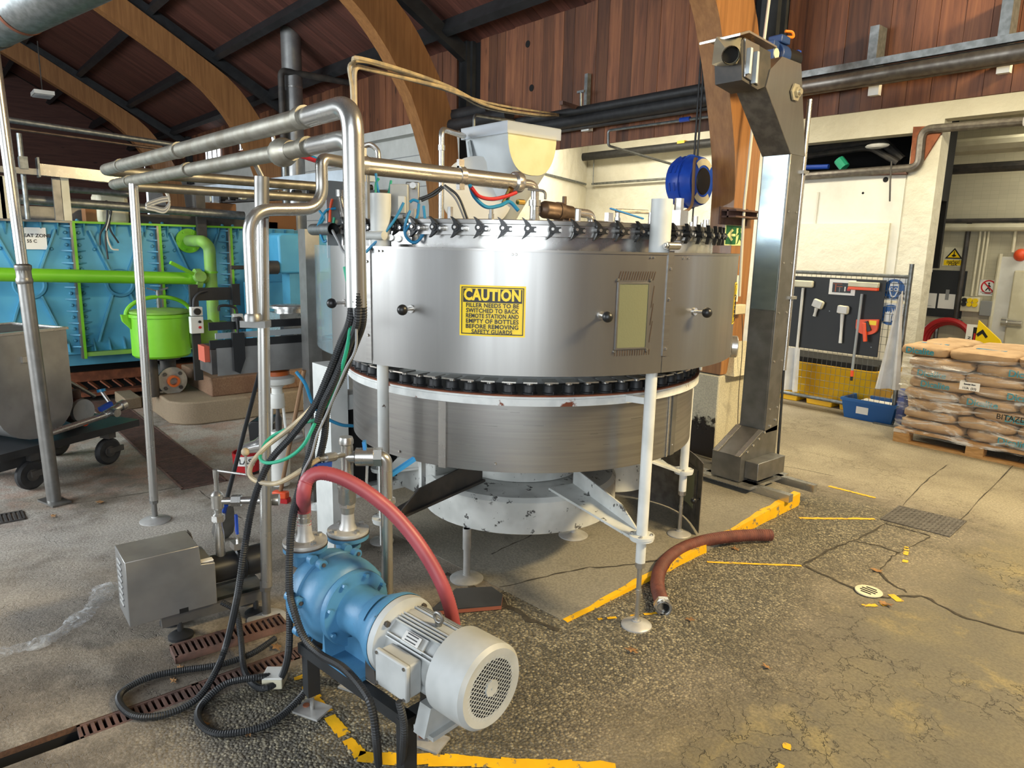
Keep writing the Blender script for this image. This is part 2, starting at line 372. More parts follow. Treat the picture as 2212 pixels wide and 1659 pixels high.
# masonry
def plaster(name, c, c2, dirt, sc=1.0, bump=.5):
    k = NT(name); v = k.pos(); b = k.mix(k.mr(k.noise(v, 1.6, 6, .65), .35, .7), H(c), H(c2)); b = k.mix(k.mr(k.noise(v, 5, 5, .7), .66, .80, 0, .7), b, H(dirt))
    k.set(c=b, r=.75); h = k.math('ADD', k.math('MULTIPLY', k.vor(v, 9 * sc, 'SMOOTH_F1'), .7), k.noise(v, 14 * sc, 6, .6)); k.bump(h, bump, .03); return k.m
plaster('plaster', '#d5d1c0', '#c6c1ae', '#9a8f78'); plaster('plaster_flat', '#d8d6cc', '#cbc9be', '#a8a294', .4, .1)
plaster('block_white', '#d3d3cd', '#c2c2bb', '#8a8880', .6, .25); plaster('plaster_annex', '#e0dbca', '#d6d0bb', '#a39883', .7, .5)
k = NT('panel_wall'); v = k.pos((1, 1, 1)); br = k.n('ShaderNodeTexBrick', offset=0.0); mp = k.n('ShaderNodeMapping'); mp.inputs['Rotation'].default_value = (math.radians(90), 0, 0); k.l(v, mp.inputs['Vector']); k.l(mp.outputs[0], br.inputs['Vector'])
for nm, val in (('Color1', (*H('#bdb79f'), 1)), ('Color2', (*H('#b7b19a'), 1)), ('Mortar', (*H('#a39e88'), 1))): br.inputs[nm].default_value = val
br.inputs['Scale'].default_value = 5; br.inputs['Mortar Size'].default_value = .006; k.set(c=br.outputs['Color'], r=.45)
def concrete(name, c, c2, stain, agg=0.0):
    k = NT(name); v = k.pos(); b = k.mix(k.mr(k.noise(v, 1.5, 5, .65), .35, .68), H(c), H(c2)); b = k.mix(k.mr(k.noise(v, 3.2, 5, .7, .4), .55, .72, 0, .75), b, H(stain)); b = k.mix(k.mr(k.noise(v, 90, 4), .38, .62, 0, .5), b, tuple(q * .6 for q in H(c2)))
    k.set(c=b, r=.82); k.bump(k.noise(v, 60, 6, .7), .45, .01); return k.m
concrete('plinth', '#85735c', '#97876d', '#6a4429'); concrete('plinth_rust', '#846a52', '#765640', '#56321e'); concrete('slab', '#938d7e', '#7f7a6e', '#4c4944')
concrete('block_conc', '#d2ccb4', '#c7c1aa', '#8f887a'); concrete('trench_rust', '#6b4a34', '#4a3526', '#2e2520')
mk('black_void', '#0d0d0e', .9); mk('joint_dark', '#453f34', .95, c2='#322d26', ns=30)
def floor_mat():
    k = NT('floor_concrete'); v = k.pos(); sx = k.n('ShaderNodeSeparateXYZ'); k.l(v, sx.inputs[0]); X, Y = sx.outputs[0], sx.outputs[1]
    def rgb(scale, det, ro, dist=0):
        x = k.n('ShaderNodeTexNoise'); x.inputs['Scale'].default_value = scale; x.inputs['Detail'].default_value = det; x.inputs['Roughness'].default_value = ro; x.inputs['Distortion'].default_value = dist; k.l(v, x.inputs['Vector'])
        s_ = k.n('ShaderNodeSeparateColor'); k.l(x.outputs['Color'], s_.inputs[0]); return x.outputs['Color'], s_.outputs[0], s_.outputs[1], s_.outputs[2]
    _, l0, l1, l2 = rgb(1.3, 5, .66); mcol, m0, m1, m2 = rgb(3.6, 5, .7, .3); hi = k.noise(v, 75, 3, .7)
    wob = k.math('MULTIPLY', k.math('SUBTRACT', l2, .5), .9); Xw = k.math('ADD', X, wob); Yw = k.math('ADD', Y, wob)
    a = k.mix(k.mr(l0, .38, .62), H('#9c9283'), H('#72695d')); a = k.mix(k.mr(m0, .48, .62, 0, .55), a, H('#575046')); a = k.mix(k.mr(m1, .55, .70, 0, .5), a, H('#aea698'))
    a = k.mix(k.math('MULTIPLY', k.mr(Xw, -2.9, -4.4), k.mr(l1, .36, .58, 0, .8)), a, H('#c6c0b6'))
    a = k.mix(k.math('MULTIPLY', k.mr(Xw, -4.3, -5.6), k.mr(m2, .46, .62, 0, .6)), a, H('#a98570'))
    r2 = k.mix(k.mr(l1, .35, .65), H('#837b62'), H('#69655a')); r2 = k.mix(k.mr(m1, .52, .66, 0, .6), r2, H('#9a8d62'))
    cv = k.n('ShaderNodeTexVoronoi', feature='DISTANCE_TO_EDGE'); cv.inputs['Scale'].default_value = 8.5
    dv = k.n('ShaderNodeVectorMath', operation='ADD'); sc_ = k.n('ShaderNodeVectorMath', operation='SCALE'); sc_.inputs['Scale'].default_value = .35; k.l(mcol, sc_.inputs[0]); k.l(v, dv.inputs[0]); k.l(sc_.outputs[0], dv.inputs[1]); k.l(dv.outputs[0], cv.inputs['Vector'])
    crack = k.math('MULTIPLY', k.mr(cv.outputs["Distance"], .0, .028, 1, 0), k.mr(l0, .46, .60)); r2 = k.mix(k.math("MULTIPLY", crack, .8), r2, H('#2e2a22'))
    a = k.mix(k.mr(Xw, -1.6, -1.0), a, r2)
    fc = k.mix(k.mr(l1, .35, .65), H('#a39a84'), H('#887f6c')); fc = k.mix(k.mr(m0, .55, .7, 0, .5), fc, H('#776e5f')); a = k.mix(k.math('MULTIPLY', k.mr(Yw, 4.6, 5.4), k.mr(X, -4.5, -3.2)), a, fc)
    agg = k.math('MULTIPLY', k.math('MULTIPLY', k.mr(Xw, -1.05, -1.75), k.mr(X, -2.50, -2.44)), k.math('MULTIPLY', k.mr(Y, .2, .9), k.mr(Yw, 5.0, 4.5)))
    vc = k.n('ShaderNodeTexVoronoi'); vc.inputs['Scale'].default_value = 95; k.l(v, vc.inputs['Vector']); sp = k.n('ShaderNodeSeparateColor'); k.l(vc.outputs['Color'], sp.inputs[0])
    pc = k.ramp(sp.outputs[0], [(.0, H('#4c4a43')), (.35, H('#6b675b')), (.6, H('#857e6b')), (.85, H('#a1987f')), (1.0, H('#c4ba9c'))]); pc = k.mix(k.mr(vc.outputs['Distance'], .45, .8, 0, .75), pc, H('#37342b'))
    pc = k.mix(k.math('MULTIPLY', k.mr(l0, .42, .66), .45), pc, H('#55503f')); a = k.mix(agg, a, pc)
    a = k.mix(k.mr(hi, .35, .65, 0, .45), a, H('#4c463c'))
    k.set(c=a, r=.78); hgt = k.math('SUBTRACT', k.math('MULTIPLY', agg, k.math('SUBTRACT', 1.0, vc.outputs['Distance'])), k.math('MULTIPLY', crack, .6)); k.bump(k.math('ADD', hgt, k.math('MULTIPLY', hi, .35)), .75, .012)
floor_mat()
# ------------------------------------------------------------------ setting
YW = 5.25                      # timber wall plane
SL = .54                       # roof pitch
def zroof(Y): return 3.95 + SL * (YW - Y)
TX0, TX1, TY0, TY1 = -2.600, -2.512, -1.6, 1.42     # floor drain slot
m = MB()
def quad(m, x0, x1, y0, y1, z=0, n=1): m.add([(x0, y0, z), (x1, y0, z), (x1, y1, z), (x0, y1, z)], [(0, 1, 2, 3)])
quad(m, -24, TX0, -14, 14); quad(m, TX1, 9, -14, 14); quad(m, TX0, TX1, -14, TY0); quad(m, TX0, TX1, TY1, 14)
floor = struct(m.build('floor', 'floor_concrete', smooth=False), 'worn grey brown concrete floor with exposed pebble apron')
m = MB()   # slot lining
m.bx(TX0 - .012, TX0, TY0, TY1, -.022, -.001).bx(TX1, TX1 + .012, TY0, TY1, -.022, -.001)
t_ = MB(); t_.bx(TX0 - .012, TX0, TY0, TY1, -.3, -.022).bx(TX1, TX1 + .012, TY0, TY1, -.3, -.022).bx(TX0, TX1, TY0, TY1, -.31, -.29); t_.k = [(0, len(t_.v), 0, len(t_.f))]; t_.build('channel_pit', 'black_void', floor)  # deep lining painted black in place of shade down the slot
m.build('drain_channel', 'trench_rust', floor, label='open rusty drain channel cut into the floor')
def zs(Y): return max(0.0, (Y - 2.1) * .035)
# raised slab the filler stands on: flush at the near end, 8 cm proud at the far end
sl = [(-2.05, 2.09), (-2.18, 4.38), (-4.3, 4.72), (-4.6, 2.6), (-3.5, 1.98)]
m = MB(); n = len(sl); m.add([(x, y, zs(y) + .002) for x, y in sl] + [(x, y, -.02) for x, y in sl], [tuple(range(n)), tuple(reversed(range(n, 2 * n)))] + [(i, n + i, n + (i + 1) % n, (i + 1) % n) for i in range(n)])
m.build('raised_slab', 'slab', floor, smooth=False)
m = MB(); k = 26; vs = []
for i in range(k + 1):
    t = i / k; x = -2.05 - .13 * t; y = 2.09 + 2.29 * t; j = rnd.uniform(-.012, .012); w = .012 + .014 * t
    vs += [(x + w * .4 + j * .3, y, -.003), (x + .004, y, max(.004, zs(y) + .004)), (x - .018 - w * .5 + j, y, max(.005, zs(y) + .005)), (x - .03, y, -.01)]
fs = [(i * 4 + q, i * 4 + (q + 1) % 4, (i + 1) * 4 + (q + 1) % 4, (i + 1) * 4 + q) for i in range(k) if not 13 <= i <= 14 for q in range(4)]
m.add(vs, fs); m.build('curb_edge', 'yellow_paint', floor, label='yellow painted edge of the raised slab')
def stripe(p, q, w, name='paint_stripe', mm='yellow_paint', n=14, gap=.12, z=.0025):
    p, q = Vector(p), Vector(q); d = (q - p); L = d.length; d /= L; u = Vector((-d.y, d.x, 0)); m = MB(); prev = None
    for i in range(n):
        if rnd.random() < gap: continue
        a, b = L * i / n, L * (i + 1) / n; e = [rnd.uniform(.6, 1.1) for _ in range(4)]
        m.add([p + d * a - u * w / 2 * e[0] + _z * z, p + d * b - u * w / 2 * e[1] + _z * z, p + d * b + u * w / 2 * e[2] + _z * z, p + d * a + u * w / 2 * e[3] + _z * z], [(0, 1, 2, 3)])
    return m.build(name, mm, floor, smooth=False)
stripe((-2.05, 4.15, 0), (-1.75, 4.53, 0), .035, gap=.03); stripe((-2.03, 3.13, 0), (-1.69, 3.50, 0), .022, gap=.03); stripe((-2.24, 4.92, 0), (-1.92, 4.94, 0), .035, gap=.1)
stripe((-2.40, .985, 0), (-1.86, .965, 0), .045, gap=.18, n=22); stripe((-1.86, .955, 0), (-1.30, 1.58, 0), .06, gap=.04, n=18); stripe((-1.98, 2.22, 0), (-1.84, 2.5, 0), .02)
stripe((-1.25, 3.55, 0), (-1.19, 3.51, 0), .04, n=4, gap=.2); stripe((-1.45, 4.25, 0), (-1.36, 4.0, 0), .03, n=14, gap=.45); stripe((-1.22, 3.42, 0), (-1.3, 3.3, 0), .03, n=6, gap=.3); stripe((-1.02, 2.16, 0), (-1.0, 2.1, 0), .03, n=4, gap=.2); stripe((-.97, 2.02, 0), (-.96, 1.96, 0), .02, n=3, gap=.2)
def crack(pts, w=.016):
    P = catmull([(x, y, .0022) for x, y in pts], 5); m = MB(); vs = []
    for i, p in enumerate(P):
        t = P[min(i + 1, len(P) - 1)] - P[max(i - 1, 0)]; u = Vector((-t.y, t.x, 0)).normalized(); a = w * rnd.uniform(.2, .85); o_ = rnd.uniform(-.4, .4) * w
        zz = zs(p.y) + .0045 if p.x < -2.1 and p.y > 2.1 else .0022
        vs += [Vector((p.x, p.y, zz)) + u * (a / 2 + o_), Vector((p.x, p.y, zz)) - u * (a / 2 - o_)]
    m.add(vs, [(2 * i, 2 * i + 1, 2 * i + 3, 2 * i + 2) for i in range(len(P) - 1)]); return m.build('floor_joint', 'joint_dark', floor, smooth=False)
def cp(*pp): return [tuple(atz(*p)[:2]) for p in pp]
crack(cp((1740, 1222), (1830, 1265), (1900, 1290), (1990, 1290), (2090, 1335), (2212, 1370)), .03); crack(cp((1730, 1222), (1790, 1190), (1850, 1165), (1915, 1130)), .022)
crack(cp((1850, 1170), (1900, 1180), (1940, 1195)), .018); crack(cp((1915, 1132), (1965, 1145), (2010, 1158)), .016); crack(cp((1940, 1195), (1975, 1178), (2010, 1160)), .012); crack(cp((1900, 1235), (1915, 1255), (1960, 1280)), .02); crack(cp((1900, 1235), (1925, 1205), (1940, 1195)), .016)
crack(cp((1950, 1092), (2000, 1040), (2045, 1005)), .012); crack(cp((2075, 1125), (2140, 1055), (2212, 985)), .012); crack(cp((1660, 1030), (1720, 1040), (1800, 1058)), .012)
crack(cp((1080, 1270), (1180, 1250), (1260, 1235), (1330, 1232), (1420, 1222)), .02); crack(cp((1060, 1200), (1120, 1175), (1165, 1155)), .016)
crack(cp((100, 1095), (180, 1085), (330, 1062), (450, 1040)), .010); crack(cp((430, 1060), (470, 1090), (520, 1120)), .010); crack(cp((960, 1240), (1040, 1275), (1130, 1330), (1210, 1360)), .05)
# ---- timber wall of upright planks
m = MB(); m.bx(-7.1, 1.5, YW + .03, YW + .10, 2.66, 4.0).bx(-22, -7.1, YW + .03, YW + .10, 3.18, 4.0); wall = struct(m.build('wall_back', 'black_void'), 'dark red brown timber plank wall above the annex opening')
AX = [-3.2, -7.1, -12.2, -17.9]
pl = {}
for key, zb in (('a', 2.64), ('b', 3.17)):
    t = MB(); t.bx(-.0745, .0745, 0, .028, 0, 3.99 - zb); me = t.mesh('plank', smooth=False); me.materials.append(MAT['wall_plank']); pl[key] = (me, zb)
x = 1.4
while x > -21.8:
    x -= .152
    if any(abs(x - a) < .17 for a in AX): continue
    me, zb = pl['a' if x > -7.1 else 'b']; inst('plank', me, wall, T(x, YW + rnd.uniform(0, .008), zb))
for a in AX:
    m = MB(); m.bx(a - .06, a + .07, YW - .08, YW + .03, 2.5 if a > -7.2 else 2.9, 3.95).bx(a - .10, a + .11, YW - .03, YW + .03, 2.5 if a > -7.2 else 2.9, 3.95); m.build('wall_post', 'beam_black', wall)
m = MB()
for px, py in ((1148, 190), (1237, 238), (1535, 173), (1140, 95)): p = aty(px, py, YW - .001); m.cyl((p.x, p.y - .002, p.z), (p.x, p.y + .02, p.z), .035, n=14)
m.build('knot_hole', 'black_void', wall)
# ---- roof: boards, purlins, rafters
m = MB(); rl = math.hypot(1, SL)
m.prism([(YW + .6, zroof(YW + .6) + .05), (-4, zroof(-4) + .05), (-13.5, zroof(YW + .6) + .05), (-13.5, zroof(YW + .6) + .2), (-4, zroof(-4) + .2), (YW + .6, zroof(YW + .6) + .2)], (-22, 0, 0), (0, 1, 0), (0, 0, 1), (26, 0, 0))
ceil = struct(m.build('ceiling', 'black_void', smooth=False), 'dark stained timber board ceiling with steel purlins')
Lb = 9.3 * rl; t = MB(); t.bx(-.069, .069, -Lb, 0, 0, .025); mb = t.mesh('board', smooth=False); mb.materials.append(MAT['ceiling_board'])
x = 1.5; rx = Matrix.Rotation(-math.atan(SL), 4, 'X')
while x > -21.5: x -= .14; inst('board', mb, ceil, Matrix.Translation((x, YW + .05, zroof(YW + .05) + rnd.uniform(0, .004))) @ rx)
t = MB(); t.bx(-22, 1.5, -.045, .045, -.17, 0); me = t.mesh('purlin', smooth=False); me.materials.append(MAT['beam_black'])
for Y in (4.95, 4.10, 3.2, 2.3, 1.4, .5, -.4, -1.3, -2.2, -3.1): inst('purlin', me, ceil, Matrix.Translation((0, Y, zroof(Y))) @ rx)
for a in AX:
    m = MB(); m.beam((a, YW - .02, zroof(YW) - .16), (a, -3.9, zroof(-3.9) - .16), .10, .16); m.build('rafter', 'beam_black', ceil)
# ---- glulam arches on pedestals
inn = [(4.77, .70), (4.78, 1.6), (4.77, 2.1), (4.73, 2.36), (4.66, 2.6), (4.55, 2.92), (4.41, 3.24), (4.27, 3.45), (4.12, 3.66), (3.99, 3.81), (3.84, 3.96), (3.66, 4.10), (3.3, 4.33), (2.4, 4.85), (1.0, 5.62), (-1.0, 6.70), (-3.9, 8.28)]
out = [(5.04, .70), (5.06, 1.6), (5.07, 2.4), (5.03, 2.85), (4.96, 3.1), (4.88, 3.3), (4.77, 3.5), (4.64, 3.7), (4.51, 3.88), (4.38, 4.03), (4.2, 4.19), (4.0, 4.32), (3.5, 4.62), (2.5, 5.2), (1.1, 5.96), (-.9, 7.04), (-3.9, 8.62)]
for i, a in enumerate(AX):
    vs = []; n = len(inn)
    for X in (a - .11, a + .09): vs += [(X, y, z) for y, z in inn] + [(X, y, z) for y, z in out]
    fs = []
    for j in range(n - 1):
        for q, flip in ((0, 0), (2 * n, 1)): fs.append((q + j, q + j + 1, q + n + j + 1, q + n + j))
        fs.append((j, j + 1, 2 * n + j + 1, 2 * n + j)); fs.append((n + j, n + j + 1, 3 * n + j + 1, 3 * n + j))
    fs += [(0, n, 3 * n, 2 * n), (n - 1, 2 * n - 1, 4 * n - 1, 3 * n - 1)]
    m = MB(); m.add(vs, fs); o = m.build('timber_arch', 'glulam')
    tag(o, ['nearest laminated timber arch standing behind the steel elevator conveyor', 'laminated timber arch rising behind the grey plastic hopper', 'laminated timber arch behind the tall round steel flue', 'farthest dim laminated timber arch at the left'][i], 'arch', 'laminated timber arches'); struct(o)
    if i < 2:
        m = MB(); z0 = zs(4.7) if i == 0 else 0
        if i == 0: m.bx(-3.95, -3.11, 4.765, 5.26, .0, .69)
        else: m.bx(a - .45, a + .2, 4.7, 5.24, 0, .70)
        o = tag(m.build('concrete_pedestal', 'block_conc', bevel=.012), ['white painted concrete pedestal with sooty face beside the elevator', 'white concrete pedestal under the arch behind the hopper'][i], 'pedestal')
        if i == 0:
            m = MB(); m.lathe([(.20, .69), (.17, .72), (.12, .95), (.115, .95)], base=(-3.17, 4.98, 0), n=4, a0=.78, a1=7.07); m.build('haunch', 'block_conc', o)
            k = NT('soot'); v = k.pos(); sp = k.n('ShaderNodeSeparateXYZ'); k.l(v, sp.inputs[0]); f = k.math('ADD', k.mr(sp.outputs[2], .12, .50, 1, 0, 'LINEAR'), k.math('MULTIPLY', k.math('SUBTRACT', k.noise(v, 16, 8, .75), .5), 1.3)); k.set(c=H('#2b2521'), r=.85, a=k.mr(f, .42, .7))  # ragged dark patch on the face, denser towards the bottom
            m = MB(); m.bx(-3.93, -3.115, 4.7625, 4.7635, .02, .6); m.build('soot_stain', 'soot', o)
# ---- white walls behind and below the timber
YA = 8.5
m = MB(); m.bx(-22, -7.35, YW + .05, YW + .2, 0, 3.1); o = struct(m.build('wall_block', 'block_white'), 'white blockwork wall under the dark planks on the left')
m = MB(); m.bx(-22, -7.35, YW - .10, YW + .05, 3.05, 3.17); m.build('ledge', 'block_white', o)
m = MB()
for zz in (.4, .8, 1.2, 1.6, 2.0, 2.4, 2.8): m.bx(-21, -7.4, YW + .046, YW + .052, zz - .005, zz + .005)
m.build('block_joint', 'print_grey', o)
c0 = aty(1265, 380, YA); hx0, hx1 = aty(1690, 330, YA).x, aty(1957, 310, YA).x; ht = aty(1840, 300, YA).z; hb = aty(1840, 378, YA).z; prx = aty(2012, 480, YA).x; plx = aty(1950, 480, YA).x; lint = aty(2100, 250, YA).z
m = MB(); m.bx(c0.x, hx0, YA, YA + .2, 0, 4.0).bx(hx0, plx, YA, YA + .12, 0, hb).bx(hx0, prx, YA, YA + .2, ht, 4.0).bx(plx, prx, YA - .02, YA + .2, 0, ht).bx(prx, 3, YA, YA + .2, lint, 4.0)
o = struct(m.build('wall_annex', 'plaster', smooth=False), 'rough white plaster wall of the annex with openings')
m = MB(); m.bx(hx0, plx - .02, YA - .012, YA - .001, .0, hb - .03); m.build('wall_panel', 'plaster_flat', o)
a_ = aty(1800, 480, YA - .013); b_ = aty(1880, 537, YA - .013); m = MB(); m.tube(bend([(a_.x, YA - .014, .9), (a_.x, YA - .014, a_.z - .25), (a_.x + .06, YA - .014, a_.z - .2), (b_.x, YA - .014, a_.z - .2), (b_.x, YA - .014, .9)], .03), .006, 6); p = aty(1768, 415, YA - .02); m.tube([(p.x, YA - .02, p.z), (p.x - .02, YA - .02, .8)], .012, 6); m.build('wall_conduit', 'plaster_flat', o)
m = MB(); 
for px, py, r in ((1913, 388, .03), (1864, 417, .014)): p = aty(px, py, YA - .014); m.cyl((p.x, p.y, p.z), (p.x, p.y + .01, p.z), r, n=12)
m.build('wall_hole', 'black_void', o)
dirn = Vector((.42, -.9, 0)).normalized(); q = Vector((c0.x, YA + .05, 0)) + dirn * 3.1
m = MB(); m.beam((c0.x - .08, YA + .05, 1.9), (q.x - .08, q.y, 1.9), .15, 3.8); struct(m.build('wall_annex_return', 'plaster_annex', smooth=False), 'white plaster return wall behind the hopper')
m = MB(); m.bx(c0.x, -3.5, YA - .05, YA - .002, 0, 2.0); m.build('dado', 'plaster_annex', o)
m = MB(); m.bx(-22, 3, YW + .1, 13, 3.72, 3.8); struct(m.build('ceiling_annex', 'white_plain'))
# black sheets stand in for the unlit space seen through the high opening
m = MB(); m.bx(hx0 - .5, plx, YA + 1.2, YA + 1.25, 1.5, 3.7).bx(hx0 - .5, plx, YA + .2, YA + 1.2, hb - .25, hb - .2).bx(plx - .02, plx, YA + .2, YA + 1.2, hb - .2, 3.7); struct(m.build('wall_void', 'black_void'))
# store room beyond the wide opening
YS = 10.9
m = MB(); m.bx(plx - .5, 3, YS, YS + .1, 0, 3.7); sw = struct(m.build('wall_store', 'panel_wall'), 'beige panelled back wall of the store room')
m = MB(); m.bx(aty(1948, 600, YS).x - .3, aty(1948, 600, YS).x - .2, YA + 1.27, YS, 0, 3.7); struct(m.build('wall_store_side', 'panel_wall'))
# far end of the hall, and an unseen right wall added to darken reflections
m = MB(); m.bx(-22.1, -22, -13, YW, 0, 8.8); struct(m.build('wall_left', 'ceiling_board'), 'dim timber end wall far down the hall')
m = MB(); m.bx(5.5, 5.6, -2.5, 12, 0, 8.5); struct(m.build('wall_right', 'ceiling_board'), 'dim timber end wall behind the photographer')
# bright barred window far left under the planks
# ------------------------------------------------------------------ rotary bottle filler
FC = Vector((-2.85, 2.49, 0)); FU = (-FC).normalized(); FA = math.atan2(FU.y, FU.x)
def cylhit(px, py, r, near=True):
    d = sight(px, py); o = CO - FC; a = d.x ** 2 + d.y ** 2; b = 2 * (o.x * d.x + o.y * d.y); c = o.x ** 2 + o.y ** 2 - r * r; q = b * b - 4 * a * c
    q = math.sqrt(max(q, 0)); t = (-b - q if near else -b + q) / (2 * a); p = CO + d * t; return math.atan2(p.y - FC.y, p.x - FC.x), p.z
def fp(a, r, z=0): return Vector((FC.x + r * math.cos(a), FC.y + r * math.sin(a), z))
def fz(r, py): p = FC + FU * r; return zat(p.x, p.y, py)
filler = thing('bottle_filler', 'large round stainless steel bottle filler with a yellow caution sign', 'filling machine', FC)
RG, GT, GB = 1.07, fz(1.07, 541), fz(1.07, 813)
A_l = cylhit(803, 660, RG)[0]; A_r = cylhit(1436, 660, RG)[0]; A_p = cylhit(716, 640, RG)[0]
def norm(a, ref): 
    while a > ref + math.pi: a -= 2 * math.pi
    while a < ref - math.pi: a += 2 * math.pi
    return a
A_l, A_r, A_p = (norm(a, FA) for a in (A_l, A_r, A_p))
def panel(a0, a1, mm='steel_sheet', name='guard_panel', z0=GB, z1=GT, **kw):
    m = MB(); m.arc(FC, RG, z0, z1, a0, a1, .004, 60); return m.build(name, mm, filler, **kw)
g1 = panel(A_l, A_r); g2 = panel(A_r + .004, A_r + 1.75); g0 = panel(A_p, A_l - .004); gp = panel(A_l - 1.9, A_p - .002, 'perspex', label='clear plastic guard panel')
panel(A_r + 1.76, A_l - 1.91 + 2 * math.pi)
def dome(m, a, z, r=.007, R=RG): p = fp(a, R, z); n = fp(a, R + .006, z); m.cyl(p, n, r, r * .6, n=8)
def strip(a, z0, z1, w, R, mm, parent, name='joint_strip'):
    m = MB(); m.arc(FC, R, z0, z1, a - w / R / 2, a + w / R / 2, .005, 4); return m.build(name, mm, parent)
s_ = strip(A_l - .016, GB + .015, GT, .034, RG + .005, 'steel_drum', g0); s2 = strip(A_r + .014, GB + .07, GT + .01, .030, RG + .005, 'steel_drum', g2)
m = MB()
for a in (A_l - .016,):
    for z in (GT - .06, GB + .12): dome(m, a, z, .007, RG + .005)
m.build('bolt', 'steel_bright', g0)
m = MB()
for z in (GT - .06, GB + .10, GB + .3): dome(m, A_r + .014, z, .007, RG + .005)
for px in (1476, 1486): dome(m, norm(cylhit(px, 553, RG)[0], FA), GT - .018, .005)
m.build('bolt', 'steel_bright', g2)
m = MB()
for px in (1107, 1115, 1406, 1413, 818, 826): dome(m, norm(cylhit(px, 549, RG)[0], FA), GT - .016, .005)
m.build('rivet', 'steel_bright', g1)
m = MB(); m.arc(FC, RG + .003, GT - .006, GT + .003, A_l - .2, A_r + 1.7, .010, 90); m.build('guard_rim', 'steel_drum', filler)
def knob(px, py, par, st=.05):
    a, z = cylhit(px, py, RG + .05); m = MB(); m.cyl(fp(a, RG, z), fp(a, RG + st, z), .0065, n=8).cyl(fp(a, RG, z), fp(a, RG + .006, z), .016, n=12); k = m.build('knob_stem', 'steel_bright', par)
    m = MB(); m.sph(fp(a, RG + st + .012, z), .0215, 16); m.build('knob', 'black_plastic', par)
knob(722, 655, g0); knob(873, 669, g1); knob(1310, 684, g1); knob(1522, 675, g2)
# observation window
a0, a1 = (norm(cylhit(px, 680, RG)[0], FA) for px in (1333, 1398)); z0, z1 = cylhit(1365, 752, RG)[1], cylhit(1365, 612, RG)[1]
m = MB(); m.arc(FC, RG + .003, z0, z1, a0, a1, .004, 6); m.build('window_pane', 'window_pane', g1)
m = MB()
for a in (a0, a1): m.arc(FC, RG + .005, z0 - .004, z1 + .004, a - .003, a + .003, .005, 1)
for z in (z0, z1): m.arc(FC, RG + .005, z - .003, z + .003, a0, a1, .005, 6)
for a in (a0 - .005, a1 + .005):
    for z in (z0 - .012, z1 + .012): dome(m, a, z, .008)
m.build('window_frame', 'steel_dull', g1)
m = MB()
for i in range(15):
    a = a0 - .004 + (a1 - a0 + .02) * i / 14; m.add([fp(a, RG + .001, z1 + .012), fp(a + .004, RG + .001, z1 + .012), fp(a + .013, RG + .001, z1 + .046), fp(a + .009, RG + .001, z1 + .046)], [(0, 1, 2, 3)])
    m.add([fp(a1 + .014 + .0016 * (i % 5), RG + .001, z0 + .02 + i * .014), fp(a1 + .017 + .0016 * (i % 5), RG + .001, z0 + .02 + i * .014), fp(a1 + .02 + .0016 * (i % 5), RG + .001, z0 + .05 + i * .014), fp(a1 + .017 + .0016 * (i % 5), RG + .001, z0 + .05 + i * .014)], [(0, 1, 2, 3)])
    m.add([fp(a, RG + .001, z0 - .03), fp(a + .003, RG + .001, z0 - .03), fp(a + .004, RG + .001, z0 - .008), fp(a, RG + .001, z0 - .008)], [(0, 1, 2, 3)])
m.build('glue_residue', 'bronze', g1, kind='stuff')
# caution signs
def wrap(vs, ac, zc, R): return [fp(ac + v[0] / R, R + v[2], zc + v[1]) for v in vs]
def caution(ac, zc, w, h):
    R = RG + .0015; m = MB(); n = 16
    def patch(x0, x1, y0, y1, lift):
        t = MB(); t.arc(FC, R + lift, zc + y0, zc + y1, ac + x0 / R, ac + x1 / R, .001, n); return t
    b = patch(-w / 2, w / 2, -h / 2, h / 2, 0).build('caution_sign', 'sign_yellow', filler, label='yellow and black caution sign')
    t = MB(); e = .004 * w / .3; q = .008 * w / .3
    for x0, x1, y0, y1 in ((-w / 2 + q, w / 2 - q, h / 2 - q - e, h / 2 - q), (-w / 2 + q, w / 2 - q, -h / 2 + q, -h / 2 + q + e), (-w / 2 + q, -w / 2 + q + e, -h / 2 + q, h / 2 - q), (w / 2 - q - e, w / 2 - q, -h / 2 + q, h / 2 - q), (-w / 2 + q * 2, w / 2 - q * 2, h * .165, h / 2 - q * 2)):
        p = patch(x0, x1, y0, y1, .0012); t.add(p.v, p.f)
    t.build('sign_border', 'sign_black', b)
    t = MB(); vs, fs = text_mb('CAUTION', h * .30, .003 * w / .3, space=1.04); k = (w * .86) / (max(v.x for v in vs) - min(v.x for v in vs)); vs = [Vector((v.x * k, v.y, v.z)) for v in vs]; t.add(wrap([(v.x, v.y + h * .305, v.z + .0022) for v in vs], ac, zc, R), fs); t.build('sign_heading', 'sign_yellow', b)
    t = MB()
    for i, s in enumerate(('FILLER NEEDS TO BE', 'SWITCHED TO BACK', 'REMOTE STATION AND', 'EMPTY OF BOTTLES', 'BEFORE REMOVING', 'SAFETY GUARDS')):
        vs, fs = text_mb(s, h * .118, .0006 * w / .3, space=1.06); k = min(1.25, (w * (.80 if i != 5 else .62)) / (max(v.x for v in vs) - min(v.x for v in vs))); t.add(wrap([(v.x * k, v.y + h * (.105 - .104 * i), v.z + .0022) for v in vs], ac, zc, R), fs)
    t.build('sign_text', 'sign_black', b)
ac, zt = cylhit(1064, 617, RG); _, zb = cylhit(1064, 727, RG); al, ar = cylhit(993, 670, RG)[0], cylhit(1135, 670, RG)[0]
sw_, sh_ = abs(norm(ar, al) - al) * RG, zt - zb; caution(norm(ac, FA), (zt + zb) / 2, sw_, sh_); a2 = norm(cylhit(1584, 670, RG + .0)[0], FA); caution(a2 + .10, (zt + zb) / 2 + .005, sw_, sh_)
